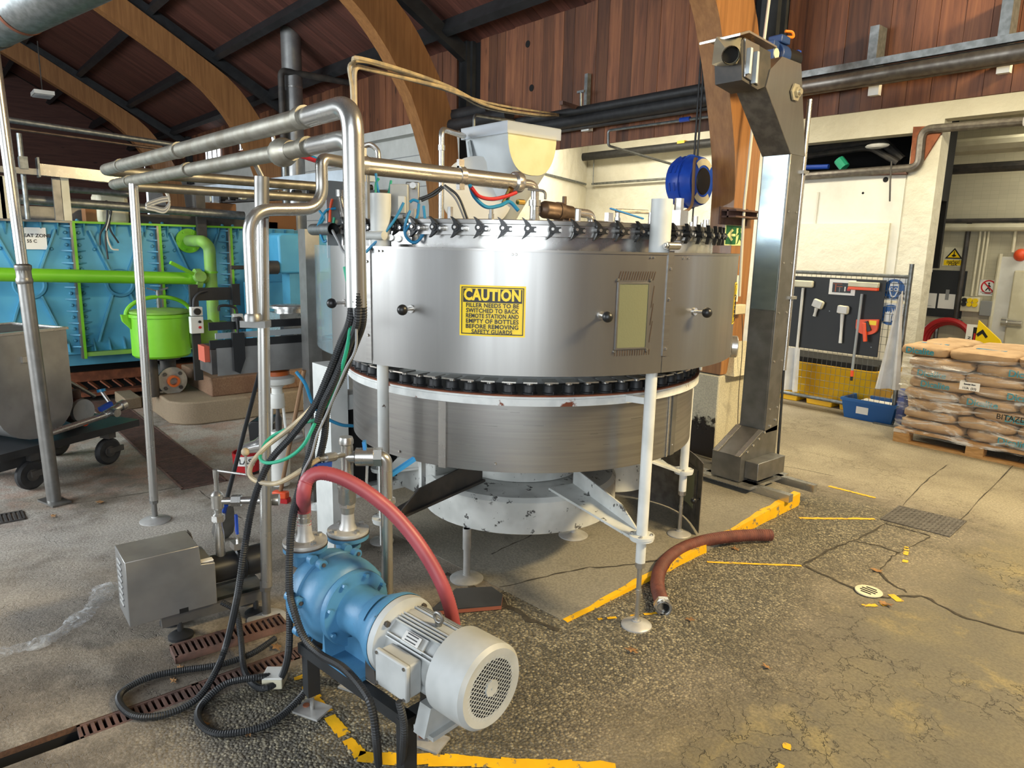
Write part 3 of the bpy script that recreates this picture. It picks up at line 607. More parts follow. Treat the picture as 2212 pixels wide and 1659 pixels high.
a, z = cylhit(1588, 756, RG); a = norm(a, FA) + .12; m = MB(); m.lathe([(.052, 0), (.056, .004), (.056, .03), (.05, .035), (0.001, .035)], base=fp(a, RG, z), axis=(math.cos(a), math.sin(a), 0), n=24); m.build('round_boss', 'steel_bright', g2)
# bowl with clamp ring
RT = .965; zt1, zt0 = fz(RT, 478), fz(RT, 510)
m = MB(); m.lathe([(RT - .02, 1.2), (RT - .02, zt0 - .002), (RT + .004, zt0), (RT + .004, zt1 - .004), (RT, zt1), (.02, zt1 + .006)], base=FC, n=96, cap=False); bowl = m.build('bowl', 'steel_bright', filler)
m = MB(); m.lathe([(RT + .004, zt1 - .014), (RT + .012, zt1 - .012), (RT + .012, zt1 + .003), (RT, zt1 + .006)], base=FC, n=96, cap=False); m.build('lid_rim', 'steel_drum', filler)
NV = 66; lev = MB(); n = 9; vs = []; hh = (zt1 - zt0)
for i in range(n):
    t = i / (n - 1); z = (t - .5) * .082; y = .004 - .026 * (2 * t - 1) ** 2; th = .012 * (1 - abs(2 * t - 1)) ** .7 + .0015
    vs += [(.012, y - th, z), (.028, y - th, z), (.028, y + th, z), (.012, y + th, z)]
lev.add(vs, [(i * 4 + q, i * 4 + (q + 1) % 4, i * 4 + 4 + (q + 1) % 4, i * 4 + 4 + q) for i in range(n - 1) for q in range(4)] + [(0, 1, 2, 3), (n * 4 - 4, n * 4 - 3, n * 4 - 2, n * 4 - 1)])
lev.cyl((0, 0, 0), (.036, 0, 0), .015, n=12).box((.022, .020, -.003), (.022, .026, .022)); lme = lev.mesh('clamp_lever'); lme.materials.append(MAT['black_plastic'])
bm_ = MB(); bm_.cyl((.036, 0, 0), (.042, 0, 0), .006, n=8).cyl((0, .030, -.004), (.016, .030, -.004), .010, n=10).cyl((.016, .030, -.004), (.034, .030, -.004), .006, n=8); bme = bm_.mesh('lever_bolt'); bme.materials.append(MAT['steel_bright'])
hx = MB(); hx.hexn((0, 0, 0), (0, 0, .024), .012).hexn((0, 0, .024), (0, 0, .042), .009); hme = hx.mesh('hex_stud', smooth=False); hme.materials.append(MAT['steel_pipe'])
hx2 = MB(); hx2.hexn((0, 0, 0), (0, 0, .050), .0125); hme2 = hx2.mesh('hex_stud', smooth=False); hme2.materials.append(MAT['steel_bright'])
a_first = norm(cylhit(1140, 494, RT + .04)[0], FA)
for i in range(NV):
    a = a_first + 2 * math.pi * i / NV
    if math.cos(a - FA) < -.15: continue
    o = inst('clamp_lever', lme, filler, T(FC.x + (RT + .004) * math.cos(a), FC.y + (RT + .004) * math.sin(a), (zt0 + zt1) / 2, a)); inst('lever_bolt', bme, o, Matrix.Identity(4)).matrix_local = Matrix.Identity(4)
for i in range(NV // 2):
    a = a_first + .03 + 4 * math.pi * i / NV; q = fp(a, RT - .055, zt1 + .004)
    inst('hex_stud', hme2 if i % 2 else hme, filler, Matrix.Translation(q))
# pressure ring and lifters
RD, RR = .90, .925; zr1, zr0, zd0 = fz(RR, 855), fz(RR, 878), fz(RD, 1022)
m = MB(); m.lathe([(RR - .012, zr0), (RR, zr0), (RR, zr1 - .016), (RR - .004, zr1 - .014), (RR - .004, zr1), (RR - .02, zr1)], base=FC, n=96, cap=False); t_ = MB(); t_.lathe([(RR - .02, zr1), (.5, zr1)], base=FC, n=96, cap=False); t_.build('ring_top', 'dark_iron', filler); m.build('lifter_ring', 'white_chip', filler, label='white rim with chipped rusty paint')
m = MB(); m.lathe([(RR + .0008, zr1 - .005), (RR + .0008, zr1 + .0015), (RR - .02, zr1 + .0015)], base=FC, n=96, cap=False); m.build('rust_edge', 'rust', filler)
m = MB(); m.lathe([(.66, zr1), (.66, GT - .1)], base=FC, n=48, cap=False); m.build('inner_column', 'white_paint', filler)
cup = MB(); cup.lathe([(.034, 0), (.034, .005), (.028, .009), (.027, .035), (.024, .039), (.0, .039)], n=16); cup.cyl((.033, .012, 0), (.033, .012, .014), .003, n=5); cme = cup.mesh('lifter_cup'); cme.materials.append(MAT['rubber'])
pl_ = MB(); pl_.lathe([(.016, .039), (.016, .047), (.021, .050), (.021, .052)], n=14); pl_.box((.006, 0, .0545), (.084, .058, .006)); pme = pl_.mesh('lifter_plate'); pme.materials.append(MAT['chrome'])
for i in range(NV):
    a = a_first + .03 + 2 * math.pi * i / NV
    if math.cos(a - FA) < -.3: continue
    o = inst('lifter_cup', cme, filler, T(*fp(a, .878, zr1), a)); q = inst('lifter_plate', pme, o, Matrix.Identity(4)); q.matrix_local = Matrix.Identity(4)
# lower skirt drum
m = MB(); m.lathe([(RD, zd0), (RD, zr0 + .002), (RD - .004, zr0 + .002)], base=FC, n=110, cap=False); m.lathe([(RD - .004, zd0), (RD, zd0)], base=FC, n=110, cap=False); drum = m.build('skirt_drum', 'steel_drum', filler)
m = MB(); m.lathe([(RD - .006, zr0 - .02), (RD - .006, zd0 + .01), (RD - .03, zd0 + .02), (.2, zd0 + .03)], base=FC, n=64, cap=False); m.build('skirt_underside', 'dark_iron', filler)
def ds(px, w, z0, z1, mm, nm): a = norm(cylhit(px, 930, RD)[0], FA); return strip(a, z0, z1, w, RD + .006, mm, drum, nm)
ds(956, .036, zd0 - .004, zr0 - .006, 'steel_bright', 'seam_strip'); ds(1441, .007, zd0, zr0 - .01, 'steel_bright', 'seam_strip'); ds(1452, .04, zd0, zr0 - .006, 'steel_dull', 'seam_strip')
m = MB()
for px, py in ((864, 975), (1070, 1002), (1398, 990), (1450, 960), (955, 990)): a, z = cylhit(px, py, RD); dome(m, a, z, .007, RD + .001)
m.build('bolt', 'steel_bright', drum)
m = MB()
for i in range(22):
    a = norm(cylhit(840 + i * 29, 930, RD)[0], FA); z = zd0 + .06 + .22 * rnd.random(); w = rnd.uniform(.03, .10); m.arc(FC, RD + .0006, z, z + rnd.uniform(.0015, .004), a, a + w, .0005, 6)
m.build('scuff_mark', 'steel_dull', drum, kind='stuff')
# base
m = MB(); m.lathe([(.50, .255), (.53, .27), (.53, .43), (.51, .45), (.28, .47)], base=FC, n=56); m.build('base_drum', 'white_dirty', filler)
m = MB(); m.lathe([(.27, .46), (.33, .47), (.33, .535), (.30, .545), (.30, .60), (.32, .62), (.32, zd0 + .03)], base=FC, n=48, cap=False); m.build('base_neck', 'white_dirty', filler)
q = atz(930, 1070, .42); m = MB(); lx = Vector((-1, -.05, 0)).normalized()
m.prism([(0, 0), (.55, 0), (.66, .12), (.66, .4), (.2, .42), (0, .3)], (FC.x - .13, FC.y - .48, .30), (-1, 0, 0), (0, 1, 0), (0, 0, .27)); m.build('gear_housing', 'white_dirty', filler, bevel=.008)
m = MB(); m.lathe([(.20, .27), (.22, .28), (.22, .6), (.2, .62)], base=FC + Vector((.12, .62, 0)), n=32); m.build('side_drum', 'white_dirty', filler)
def pad(m, p, z, r): m.lathe([(r, z), (r, z + .006), (r * .9, z + .012), (.02, z + .024), (.02, z + .03)], base=(p[0], p[1], 0), n=28)
for nm, (px, py), zz in (('base_foot', (1008, 1250), .0), ('base_foot', (1238, 1165), .0)):
    p = atz(px, py, zz); f = MB(); pad(f, p, zs(p.y) if p.x < -2.1 else 0, .085); f.cyl((p.x, p.y, .02), (p.x, p.y, .27), .018, n=14).cyl((p.x, p.y, .16), (p.x, p.y, .27), .022, n=14); f.build(nm, 'pad_steel', filler)
# four legs
def leg(p, zpad, ztop, zfl, r=.0245, post=None, rod=.011):
    z = zpad; m = MB(); m.cyl((p.x, p.y, zfl + .018), (p.x, p.y, ztop), r, n=20).lathe([(.052, zfl - .004), (.052, zfl + .006), (.055, zfl + .006), (.055, zfl + .018), (.03, zfl + .02)], base=(p.x, p.y, 0), n=24).cyl((p.x, p.y, zfl - .11), (p.x, p.y, zfl - .004), r * .9, n=18)
    if post: m.cyl((p.x, p.y, GT - .10), (p.x, p.y, post), .0425, n=26)
    L = m.build('leg', 'white_paint', filler); m = MB(); m.hexn((p.x, p.y, zfl - .135), (p.x, p.y, zfl - .11), .022); m.cyl((p.x, p.y, z + .02), (p.x, p.y, zfl - .11), rod, n=12); m.cyl((p.x, p.y, z + .16), (p.x, p.y, z + .175), rod * 1.25, n=12)
    fb = MB()
    for i in range(4): a = .6 + i * 1.57; fb.hexn((p.x + .042 * math.cos(a), p.y + .042 * math.sin(a), zfl + .018), (p.x + .042 * math.cos(a), p.y + .042 * math.sin(a), zfl + .026), .007)
    m.build('leg_rod', 'steel_pipe', L); fb.build('flange_bolt', 'steel_pipe', L); m = MB(); pad(m, (p.x, p.y), z, .068); m.build('leg_pad', 'pad_steel', L); return L
a1_ = norm(cylhit(1402, 900, 1.025)[0], FA); a2_ = norm(cylhit(828, 900, 1.022)[0], FA); P1, P2 = fp(a1_, 1.025), fp(a2_, 1.022)
leg(P1, 0, GB + .1, zat(P1.x, P1.y, 1163), post=zat(P1.x, P1.y, 430)); leg(P2, 0, GB + .1, zat(P2.x, P2.y, 1125), post=zat(P2.x, P2.y, 418))
P3 = Vector((-2.30, 3.24, 0)); P4 = Vector((-3.32, 1.88, 0)); leg(P3, zs(P3.y), .9, zat(P3.x, P3.y, 1020), r=.024); leg(P4, .0, .9, .42)
m = MB(); p = fp(a1_, 1.08, GT + .03); t = Vector((-math.sin(a1_), math.cos(a1_), 0)); m.cyl(p - t * .01, p + t * .05, .015, n=12).cyl(p - t * .025, p - t * .01, .008, n=8).hexn(p - t * .02, p - t * .012, .013).cyl(p + t * .05, p + t * .052, .015); m.build('post_pin', 'steel_pipe', filler)
m = MB(); p = fp(a2_, 1.06, GT + .045); t = Vector((-math.sin(a2_), math.cos(a2_), 0)); m.cyl(p - t * .06, p + t * .06, .018, n=12); m.build('post_pin', 'white_dirty', filler)
# bracket from ring to leg
m = MB(); p = fp(a1_ - .05, RR, (zr0 + zr1) / 2); q = Vector((P1.x, P1.y, p.z)); m.beam(p, q, .004, .028).beam(p - Vector((math.sin(a1_), -math.cos(a1_), 0)) * .04, p, .004, .03); m.build('ring_bracket', 'white_paint', filler)
# support arms
def arm(p, z, r0, mm, zin, web=.07, w=.11):
    d = (Vector((p.x, p.y, 0)) - FC).normalized(); u = Vector((-d.y, d.x, 0)); q = FC + d * r0; m = MB(); pz = Vector((p.x, p.y, 0))
    m.add([q + u * w * .8 + _z * zin, q - u * w * .8 + _z * zin, pz - u * .04 + _z * z, pz + u * .04 + _z * z, q + u * w * .8 + _z * (zin - .012), q - u * w * .8 + _z * (zin - .012), pz - u * .04 + _z * (z - .012), pz + u * .04 + _z * (z - .012)], [(0, 1, 2, 3), (7, 6, 5, 4), (0, 4, 5, 1), (1, 5, 6, 2), (2, 6, 7, 3), (3, 7, 4, 0)])
    m.prism([(0, 0), (1, 0), (.75, web), (.1, web * 1.2), (0, web * .9)], q + u * w * .55 + _z * zin, (pz - q - u * w * .4) * .93 + _z * (z - zin), (0, 0, 1), u * .008)
    return m.build('support_arm', mm, filler)
arm(P1, zat(P1.x, P1.y, 1160) + .0, .42, 'white_dirty', .47); arm(P2, zat(P2.x, P2.y, 1122), .42, 'dark_iron', .50, .09); arm(P3, zat(P3.x, P3.y, 1018), .4, 'white_dirty', .62, .04); arm(P4, .42, .45, 'white_dirty', .48)
p = atd(912, 1005, 3.35); q = Vector((p.x, p.y, 0)); m = MB(); m.bx(p.x - .012, p.x + .012, p.y - .012, p.y + .012, zat(p.x, p.y, 1100), zd0 + .05); m.build('hanger', 'white_dirty', filler)
# ------------------------------------------------------------------ pipework over and around the filler
YP = 1.02
def pth(*pp): return [atd(*p) if len(p) == 3 else Vector(p[0]) for p in pp]
zA, zB, XL, YL = 2.038, 1.957, -4.91, .945
def conduit_pipe(label, z, xr, zb, y, r, yend):
    t = thing('overhead_pipe', label, 'pipe', (xr, y, zb))
    m = MB(); m.tube(bend([(XL, yend, z), (XL, YL + y - YP, z), (xr - .30, y, z)], .09), r, 16); m.build('dusty_run', 'steel_dusty', t)
    m = MB(); m.tube(bend([(xr - .32, y, z), (xr, y, z), (xr, y, zb)], .085, 10), r * .985, 20); m.build('drop_bend', 'steel_pipe', t)
    m = MB()
    for x in (-4.5, -3.5, xr - .32): yy = y + (YL - YP) * (x - xr) / (XL - xr); m.cyl((x - .02, yy, z), (x + .02, yy, z), r * 1.12, n=16)
    m.build('pipe_coupling', 'steel_dusty', t); return t
pa = conduit_pipe('upper of two dusty steel pipes running overhead on poles', zA, -1.935, 1.46, YP, .032, 2.42)
pb = conduit_pipe('lower of two dusty steel pipes resting on the poles', zB, -1.995, 1.50, YP + .035, .029, 2.42)
q = aty(592, 322, YP); m = MB(); m.lathe([(.034, -.05), (.048, -.03), (.05, 0), (.045, .02), (.034, .07)], base=(q.x, YP + .035, zB), axis=(1, 0, 0), n=18); m.build('fabric_wrap', 'steel_dusty', pb)
m = MB()
for px in (592, 1): 
    if px > 1: m.cyl((q.x - .03, YP + .015, zB + .02), (q.x - .03, YP + .01, zA - .02), .007, n=8)
m.build('spacer_bolt', 'steel_pipe', pb)
def pole(label, p, top, r, zstep, r2, foot, lean=(0, 0)):
    t = thing('support_pole', label, 'pole', p, 'steel pipe support poles'); x, y = p[0], p[1]; m = MB(); f = zstep / top; lx, ly = x + lean[0] * f, y + lean[1] * f; m.cyl((lx, ly, zstep), (x + lean[0], y + lean[1], top), r, n=18); m.build('upper_tube', 'steel_pipe', t)
    m = MB()
    if foot == 'plate': m.cyl((x, y, .01), (lx, ly, zstep + .02), r2, n=18).lathe([(r2, zstep - .06), (r2 * 1.12, zstep - .05), (r2 * 1.12, zstep - .03), (r2, zstep - .02), (r2, zstep + .02), (r2 * 1.12, zstep + .03), (r2 * 1.12, zstep + .05), (r, zstep + .06)], base=(lx, ly, 0), n=18)
    else: m.cyl((x, y, .03), (x, y, zstep), r2, n=14).hexn((x, y, zstep - .02), (x, y, zstep + .03), r * 1.02)
    m.build('lower_tube', 'steel_dull' if foot == 'plate' else 'steel_dull', t); m = MB()
    if foot == 'plate': m.box((x, y, .006), (.20, .11, .012), Matrix.Rotation(.3, 3, 'Z'))
    else: pad(m, (x, y), 0, .085)
    m.build('foot_plate', 'steel_dull' if foot == 'plate' else 'pad_steel', t); return t
pole('thick stepped steel pole on a floor plate, in front of the wheeled tank', (-5.09, .55, 0), 3.35, .030, zat(-5.09, .55, 592), .040, 'plate', (-.06, -.07))
pole('slim steel pole on a round foot between the tank trolley and the boxed pump', (-4.39, .965, 0), zB - .02, .024, .13, .016, 'pad', (.015, .018))
p3 = pole('steel pole rising beside the boxed pump to the dusty pipes', (-2.89, YP + .035, 0), zB - .06, .0245, .16, .018, 'block', (.045, .045))
m = MB(); m.cyl((-2.85, YP + .075, zB - .22), (-2.845, YP + .08, zB - .06), .028, n=18).cyl((-2.845, YP + .08, zB - .06), (-2.845, YP + .05, zB), .011, n=10); m.build('top_sleeve', 'steel_dull', p3)
# product line: jacketed run over the bowl, S bend and drop
t = thing('product_line', 'polished steel product pipe with an S bend dropping to the bottle conveyor', 'pipe', (-3.52, 1.28, 1.2))
D0, D1 = Vector((-2.85, 1.50, 1.978)), Vector((-2.85, 2.42, 1.97))
m = MB(); m.cyl(D0, D1, .0385, n=24); m.build('jacketed_run', 'steel_pipe', t)
cb = atd(547, 688, 2.74); ct = Vector((cb.x, cb.y, atd(541, 456, 2.78).z)); cm = atd(697, 452, 2.88); cu = Vector((cm.x, cm.y, 1.978))
m = MB(); m.tube(bend([(-2.85, 1.52, 1.978), cu + Vector((-.02, .06, 0)), cu, cm, ct, cb], .10, 10), .0245, 20); m.build('s_bend', 'steel_pipe', t)
m = MB(); m.lathe([(.034, 0), (.034, .02), (.028, .03)], base=cb - Vector((0, 0, .01)), n=18).box(cb + Vector((-.01, .012, -.022)), (.10, .06, .026), Matrix.Rotation(.8, 3, 'Z')); m.build('pipe_foot', 'steel_dull', t)
m = MB(); 
for yy in (1.53, 2.05): m.cyl((-2.85, yy, 1.977), (-2.85, yy + .03, 1.977), .043, n=20).box((-2.85, yy + .015, 2.03), (.02, .03, .04)).box((-2.85, yy + .015, 1.925), (.03, .03, .03))
m.build('pipe_clamp', 'steel_bright', t)
m = MB(); m.lathe([(.041, -.03), (.052, -.02), (.055, 0), (.05, .02), (.032, .03)], base=(-2.85, 2.42, 1.97), axis=(0, 1, 0), n=20); m.build('end_ferrule', 'steel_bright', t)
m = MB(); m.tube(bend([(-2.85, 2.43, 1.97), (-2.85, 2.545, 1.968), (-2.85, 2.545, zt1 + .10)], .045), .0215, 16).cyl((-2.85, 2.545, 1.86), (-2.85, 2.545, 1.89), .032, n=16).cyl((-2.85, 2.545, zt1 + .04), (-2.85, 2.545, zt1 + .13), .025, n=16); m.build('elbow', 'steel_bright', t)
m = MB(); m.hexn((-2.85, 2.545, zt1), (-2.85, 2.545, zt1 + .05), .03); m.lathe([(.16, zt1), (.16, zt1 + .012), (.02, zt1 + .014)], base=(-2.85, 2.545, 0), n=32); m.build('inlet_flange', 'steel_bright', t)
vz = zt1 + .10
m = MB(); m.lathe([(.02, 0), (.042, .02), (.046, .03), (.046, .12), (.05, .12), (.05, .15), (.04, .16), (.038, .23), (.02, .24)], base=(-2.85, 2.585, vz), axis=(0, 1, -.05), n=22); m.box((-2.85, 2.80, vz - .06), (.05, .05, .07)); m.cyl((-2.85, 2.76, vz + .03), (-2.85, 2.76, vz + .075), .012, n=8); m.build('filter_body', 'bronze', t)
m = MB(); m.tube(bend([(-2.85, 2.84, vz - .005), (-2.85, 2.98, vz - .01), (-2.85, 2.98, zt1)], .05), .024, 14).cyl((-2.85, 2.98, zt1 + .02), (-2.85, 2.98, zt1 + .05), .036, n=14); m.tube(bend([(-2.85, 2.98, zt1 + .04), (-2.85, 3.25, zt1 + .04), (-2.85, 3.25, zt1)], .04), .018, 12); m.box((-2.85, 3.12, zt1 + .075), (.03, .04, .06)); m.build('outlet_elbow', 'steel_bright', t)
m = MB(); m.beam((-2.85, 3.13, zt1 + .13), (-2.78, 3.34, zt1 + .08), .02, .008); m.build('lever_handle', 'handle_blue', t)
m = MB(); m.tube(bend(pth((1140, 408, 3.55), (1178, 413, 3.55), (1178, 430, 3.55)), .02), .007, 8); m.tube(pth((1330, 455, 4.2), (1400, 458, 4.25)), .012, 8); m.build('small_pipe', 'steel_pipe', t)
m = MB(); m.tube(catmull(pth((1018, 405, 3.2), (1035, 424, 3.25), (1062, 430, 3.3), (1090, 425, 3.35), (1115, 416, 3.4))), .009, 8); m.build('red_tube', 'red', t)
m = MB(); m.tube(catmull(pth((1015, 400, 3.2), (1025, 425, 3.25), (1050, 447, 3.3), (1080, 444, 3.35), (1100, 436, 3.4), (1120, 455, 3.4))), .009, 8); m.build('blue_tube', 'tube_blue', t)
m = MB(); p = atd(1098, 425, 3.4); m.cyl(p - Vector((.03, 0, .03)), p + Vector((.02, 0, .04)), .014, n=8); p = atd(1118, 436, 3.4); m.cyl(p, p + Vector((.0, .04, .0)), .013, n=8); m.build('brass_fitting', 'brass', t)
# S pipe's cable stub end and bracket left of the bowl
t = thing('cable_duct_stub', 'short grey pipe stub with cables coming out, beside the perspex guard', 'pipe', atd(700, 495, 3.1))
pp = atd(676, 496, 3.25); qq = atd(720, 495, 3.05); m = MB(); m.cyl(pp, qq, .026, n=18, cap=False).cyl(pp, qq, .022, n=18, cap=False).cyl(pp, pp + (qq - pp) * .02, .025, n=18); m.build('duct', 'galv', t)
m = MB(); m.tube(catmull(pth((718, 498, 3.05), (730, 520, 3.0), (742, 543, 2.95), (760, 555, 2.9))), .006, 8); m.build('cable', 'cable_grey', t)
# grey cable conduit from the machine up to the wall pipes
t = thing('cable_conduit', 'pale conduit with cables strapped along it sagging up to the timber wall', 'conduit', atd(765, 300, 3.05))
a_, b_ = atd(765, 142, 3.05), aty(1212, 250, 5.12); c_ = Vector((a_.x, a_.y, 1.8)); mid = a_.lerp(b_, .45)
m = MB(); m.tube(bend([c_, a_, a_.lerp(b_, .3)], .05), .011, 10); m.build('pipe', 'cable_cream', t)
m = MB(); m.tube(catmull([c_ + Vector((-.015, -.01, .1)), c_.lerp(a_, .7) + Vector((-.02, 0, 0)), a_ + Vector((-.01, 0, .0)), a_ + Vector((.03, .05, .025)), a_.lerp(b_, .25) + Vector((0, 0, .015)), mid - Vector((0, 0, .05)), a_.lerp(b_, .75) - Vector((0, 0, .04)), b_]), .010, 8)
m.tube(catmull([c_ + Vector((.012, -.01, .1)), c_.lerp(a_, .8) + Vector((.0, -.012, 0)), a_ + Vector((-.0, 0, .015)), a_.lerp(b_, .12) + Vector((0, 0, .02)), mid - Vector((0, 0, .03)), b_ + Vector((0, 0, .01))]), .008, 8); m.build('cable', 'cable_cream', t)
m = MB(); m.tube(catmull([a_.lerp(b_, .12) - Vector((0, 0, .004)), a_.lerp(b_, .3) - Vector((0, .01, .02)), mid - Vector((0, .01, .07)), a_.lerp(b_, .8) - Vector((0, 0, .05)), b_]), .006, 6); m.build('black_cable', 'conduit', t)
# black corrugated conduits
def corr(pts, r=.0115, pitch=.008, k=10, dip=.82, n8=8):
    P = catmull(pts, k); L = [0]
    for i in range(1, len(P)): L.append(L[-1] + (P[i] - P[i - 1]).length)
    n = int(L[-1] / (pitch / 2)); out = []; rad = []; j = 0
    for i in range(n + 1):
        s_ = L[-1] * i / n
        while j < len(L) - 2 and L[j + 1] < s_: j += 1
        f = (s_ - L[j]) / max(L[j + 1] - L[j], 1e-9); out.append(P[j].lerp(P[j + 1], f)); rad.append(r * (1.0 if i % 2 else dip))
    m = MB(); m.tube(out, rad, n8); return m
e = Vector((-1.935, YP, 1.46))
def fl(*pp): return [atz(x, y, .015 + h) for x, y, h in pp]
trunk = [e + Vector((0, 0, .1)), e - Vector((0, 0, .03))] + pth((752, 740, 2.24), (722, 815, 2.3), (692, 880, 2.36))
def cc(label, pts, off=(0, 0, 0), r=.013):
    o = Vector(off) * 1.5; P = [p + o * min(1, .6 + i * .2) for i, p in enumerate(pts)]; return tag(corr(P, r).build('corrugated_conduit', 'conduit'), label, 'conduit', 'black corrugated conduits')
cc('black corrugated conduit making the big oval loop on the floor over the drain', trunk + pth((645, 942, 2.42), (595, 1000, 2.46), (562, 1080, 2.48), (544, 1170, 2.46), (526, 1290, 2.5)) + [atz(500, 1396, .10)] + fl((472, 1464, .02), (435, 1514, .0), (371, 1545, .0), (303, 1548, 0), (270, 1518, 0), (282, 1491, 0), (337, 1464, 0), (404, 1450, 0), (489, 1437, 0), (556, 1413, 0), (606, 1380, 0)), (-.012, -.01, 0))
cc('black corrugated conduit looping from under the boxed pump up to the bundle', trunk + pth((672, 960, 2.4), (648, 1040, 2.45), (628, 1120, 2.48), (622, 1235, 2.5), (623, 1386, 2.5)) + [atz(606, 1456, .04)] + fl((573, 1479, .01), (546, 1471, .0), (526, 1437, .0)) + [atz(519, 1370, .06), atz(509, 1316, .12), atz(478, 1295, .16)], (.014, -.004, 0))
cc('black corrugated conduit sweeping round the white junction box on the floor', trunk + pth((684, 950, 2.42), (664, 1030, 2.5), (640, 1110, 2.55), (632, 1230, 2.55), (634, 1319, 2.55), (650, 1386, 2.55)) + fl((657, 1437, .06), (650, 1487, .02), (606, 1538, 0), (556, 1572, 0), (489, 1588, 0), (438, 1585, 0), (411, 1558, 0), (421, 1524, 0), (472, 1481, .03), (539, 1467, .04), (573, 1464, .02)), (.004, .016, 0))
cc('black corrugated conduit tied along the frame of the blue pump', trunk + pth((676, 955, 2.38), (655, 1035, 2.42), (632, 1115, 2.42), (624, 1200, 2.4), (624, 1278, 2.38), (632, 1318, 2.34), (655, 1381, 2.3), (691, 1418, 2.25), (739, 1446, 2.15), (782, 1494, 2.06), (802, 1536, 2.03), (812, 1610, 2.05)) + [atz(816, 1655, .02)], (-.004, .004, 0))
m = corr(pth((862, 1515, 1.93), (872, 1560, 1.95), (872, 1610, 2.0)) + [atz(866, 1665, .01)], .0115); tag(m.build('corrugated_conduit', 'conduit'), 'short black corrugated conduit dropping from the motor terminal box', 'conduit', 'black corrugated conduits')
# loose hoses and wires on the bundle
def hose(name, label, pts, r, mm, cat='hose', k=8): m = MB(); m.tube(catmull(pts, k), r, 9); return tag(m.build(name, mm), label, cat)
hose('green_wire', 'green cable looping from the conduit bundle round the pole', [e + Vector((-.01, -.03, .12))] + pth((758, 655, 2.12), (752, 740, 2.2), (726, 830, 2.3), (690, 900, 2.4), (650, 915, 2.5), (585, 945, 2.55), (562, 985, 2.5), (578, 1000, 2.45), (620, 990, 2.4), (655, 962, 2.35), (680, 915, 2.33)), .0062, 'tube_green', 'cable')
hose('cream_hose', 'cream coloured hose hanging in a loop in front of the pole', pth((690, 862, 2.4), (660, 895, 2.42), (620, 930, 2.45), (575, 965, 2.5), (545, 1000, 2.5), (540, 1025, 2.5), (558, 1040, 2.48), (590, 1045, 2.45), (620, 1035, 2.42), (660, 1010, 2.42), (688, 992, 2.45)), .009, 'cable_cream')
hose('grey_wire', 'thin grey cable running down the front of the conduit bundle', [e + Vector((.02, -.02, .02))] + pth((770, 720, 2.15), (766, 760, 2.17), (745, 800, 2.2), (705, 895, 2.3), (685, 940, 2.32), (672, 985, 2.35), (655, 1020, 2.4), (645, 1060, 2.45)), .0042, 'cable_grey', 'cable')
hose('wire_bundle', 'blue and orange wires running from the machine frame to the dark cabinet', pth((640, 803, 3.2), (660, 830, 3.2), (675, 870, 3.25), (700, 900, 3.3), (735, 917, 3.35), (762, 920, 3.4)), .008, 'tube_blue', 'cable')
m = MB(); 
for px, py, dp, dx in ((733, 808, 2.28, .06), (688, 895, 2.37, .07)): p = atd(px, py, dp); m.tor(p, (trunk[-1] - trunk[-2]), .033, .003, 18, 6)
# ------------------------------------------------------------------ blue pump with grey motor
ZA = .42
P0 = atz(1063, 1487, ZA); PV = atz(705, 1275, ZA); AX_ = (PV - P0).normalized(); SD = Vector((AX_.y, -AX_.x, 0)) ; SD = SD if SD.y < 0 else -SD
PM = basis(P0, AX_ * .965, SD * .85, (0, 0, .85))     # x along the shaft from the fan end, y to the terminal-box side, z up
pump = thing('centrifugal_pump', 'blue cast iron pump with a grey finned electric motor on a steel stand', 'pump', (P0.x, P0.y, 0))
X = (1, 0, 0)
def B(name, mm, fn, par=pump, **kw): m = MB(PM); fn(m); return m.build(name, mm, par, **kw)
cow = B('fan_cowl', 'motor_grey', lambda m: m.lathe([(.10, .003), (.135, .0), (.148, .012), (.150, .03), (.150, .145), (.146, .148), (.140, .145)], axis=X, n=48, cap=False))
B('fan_dark', 'black_void', lambda m: m.lathe([(.001, .02), (.13, .02)], axis=X, n=24, cap=False))
def grille(m):
    R, s_ = .113, .0125; n = int(R / s_) + 1
    for i in range(-n, n + 1):
        for j in (0, 1):
            o = i * s_
            if abs(o) >= R: continue
            h = math.sqrt(R * R - o * o); c, s2 = math.cos(.6 if j else -.6 + 1.5708 * 2), math.sin(.6 if j else -.6 + 1.5708 * 2); d = Vector((0, c, s2)); u = Vector((0, -s2, c)); m.beam(u * o - d * h + Vector((.002 + j * .001, 0, 0)), u * o + d * h + Vector((.002 + j * .001, 0, 0)), .0022, .002, (1, 0, 0))
gr = B('fan_grille', 'motor_grey', grille, cow)
B('grille_hub', 'motor_grey', lambda m: m.cyl((-.001, 0, 0), (.006, 0, 0), .030, n=8).cyl((-.003, 0, 0), (0, 0, 0), .004, n=8), cow)
B('motor_body', 'motor_grey', lambda m: m.lathe([(.110, .14), (.112, .15), (.112, .38), (.105, .395)], axis=X, n=48))
fin = MB(PM); nf = 60
for i in range(nf):
    a = 2 * math.pi * i / nf; c, s_ = math.cos(a), math.sin(a)
    if abs(a - 1.5708) < .2 or abs(a - 1.5708 * 3) < .34 or abs(a) < .42 or abs(a - 6.283) < .42 or abs(a - .85) < .12: continue
    f = MB(PM); f.beam((.15, c * .119, s_ * .119), (.375, c * .119, s_ * .119), .0045, .02, (0, c, s_)); f.build('cooling_fin', 'motor_grey', pump)
B('motor_crown', 'motor_grey', lambda m: m.box((.26, 0, .116), (.22, .034, .012)).box((.26, .085, .083), (.10, .05, .008), Matrix.Rotation(-.8, 3, 'X')))
B('lifting_eye', 'steel_dull', lambda m: m.cyl((.235, 0, .12), (.235, 0, .135), .012, n=12).tor((.235, 0, .152), (0, 1, 0), .018, .006, 20, 8))
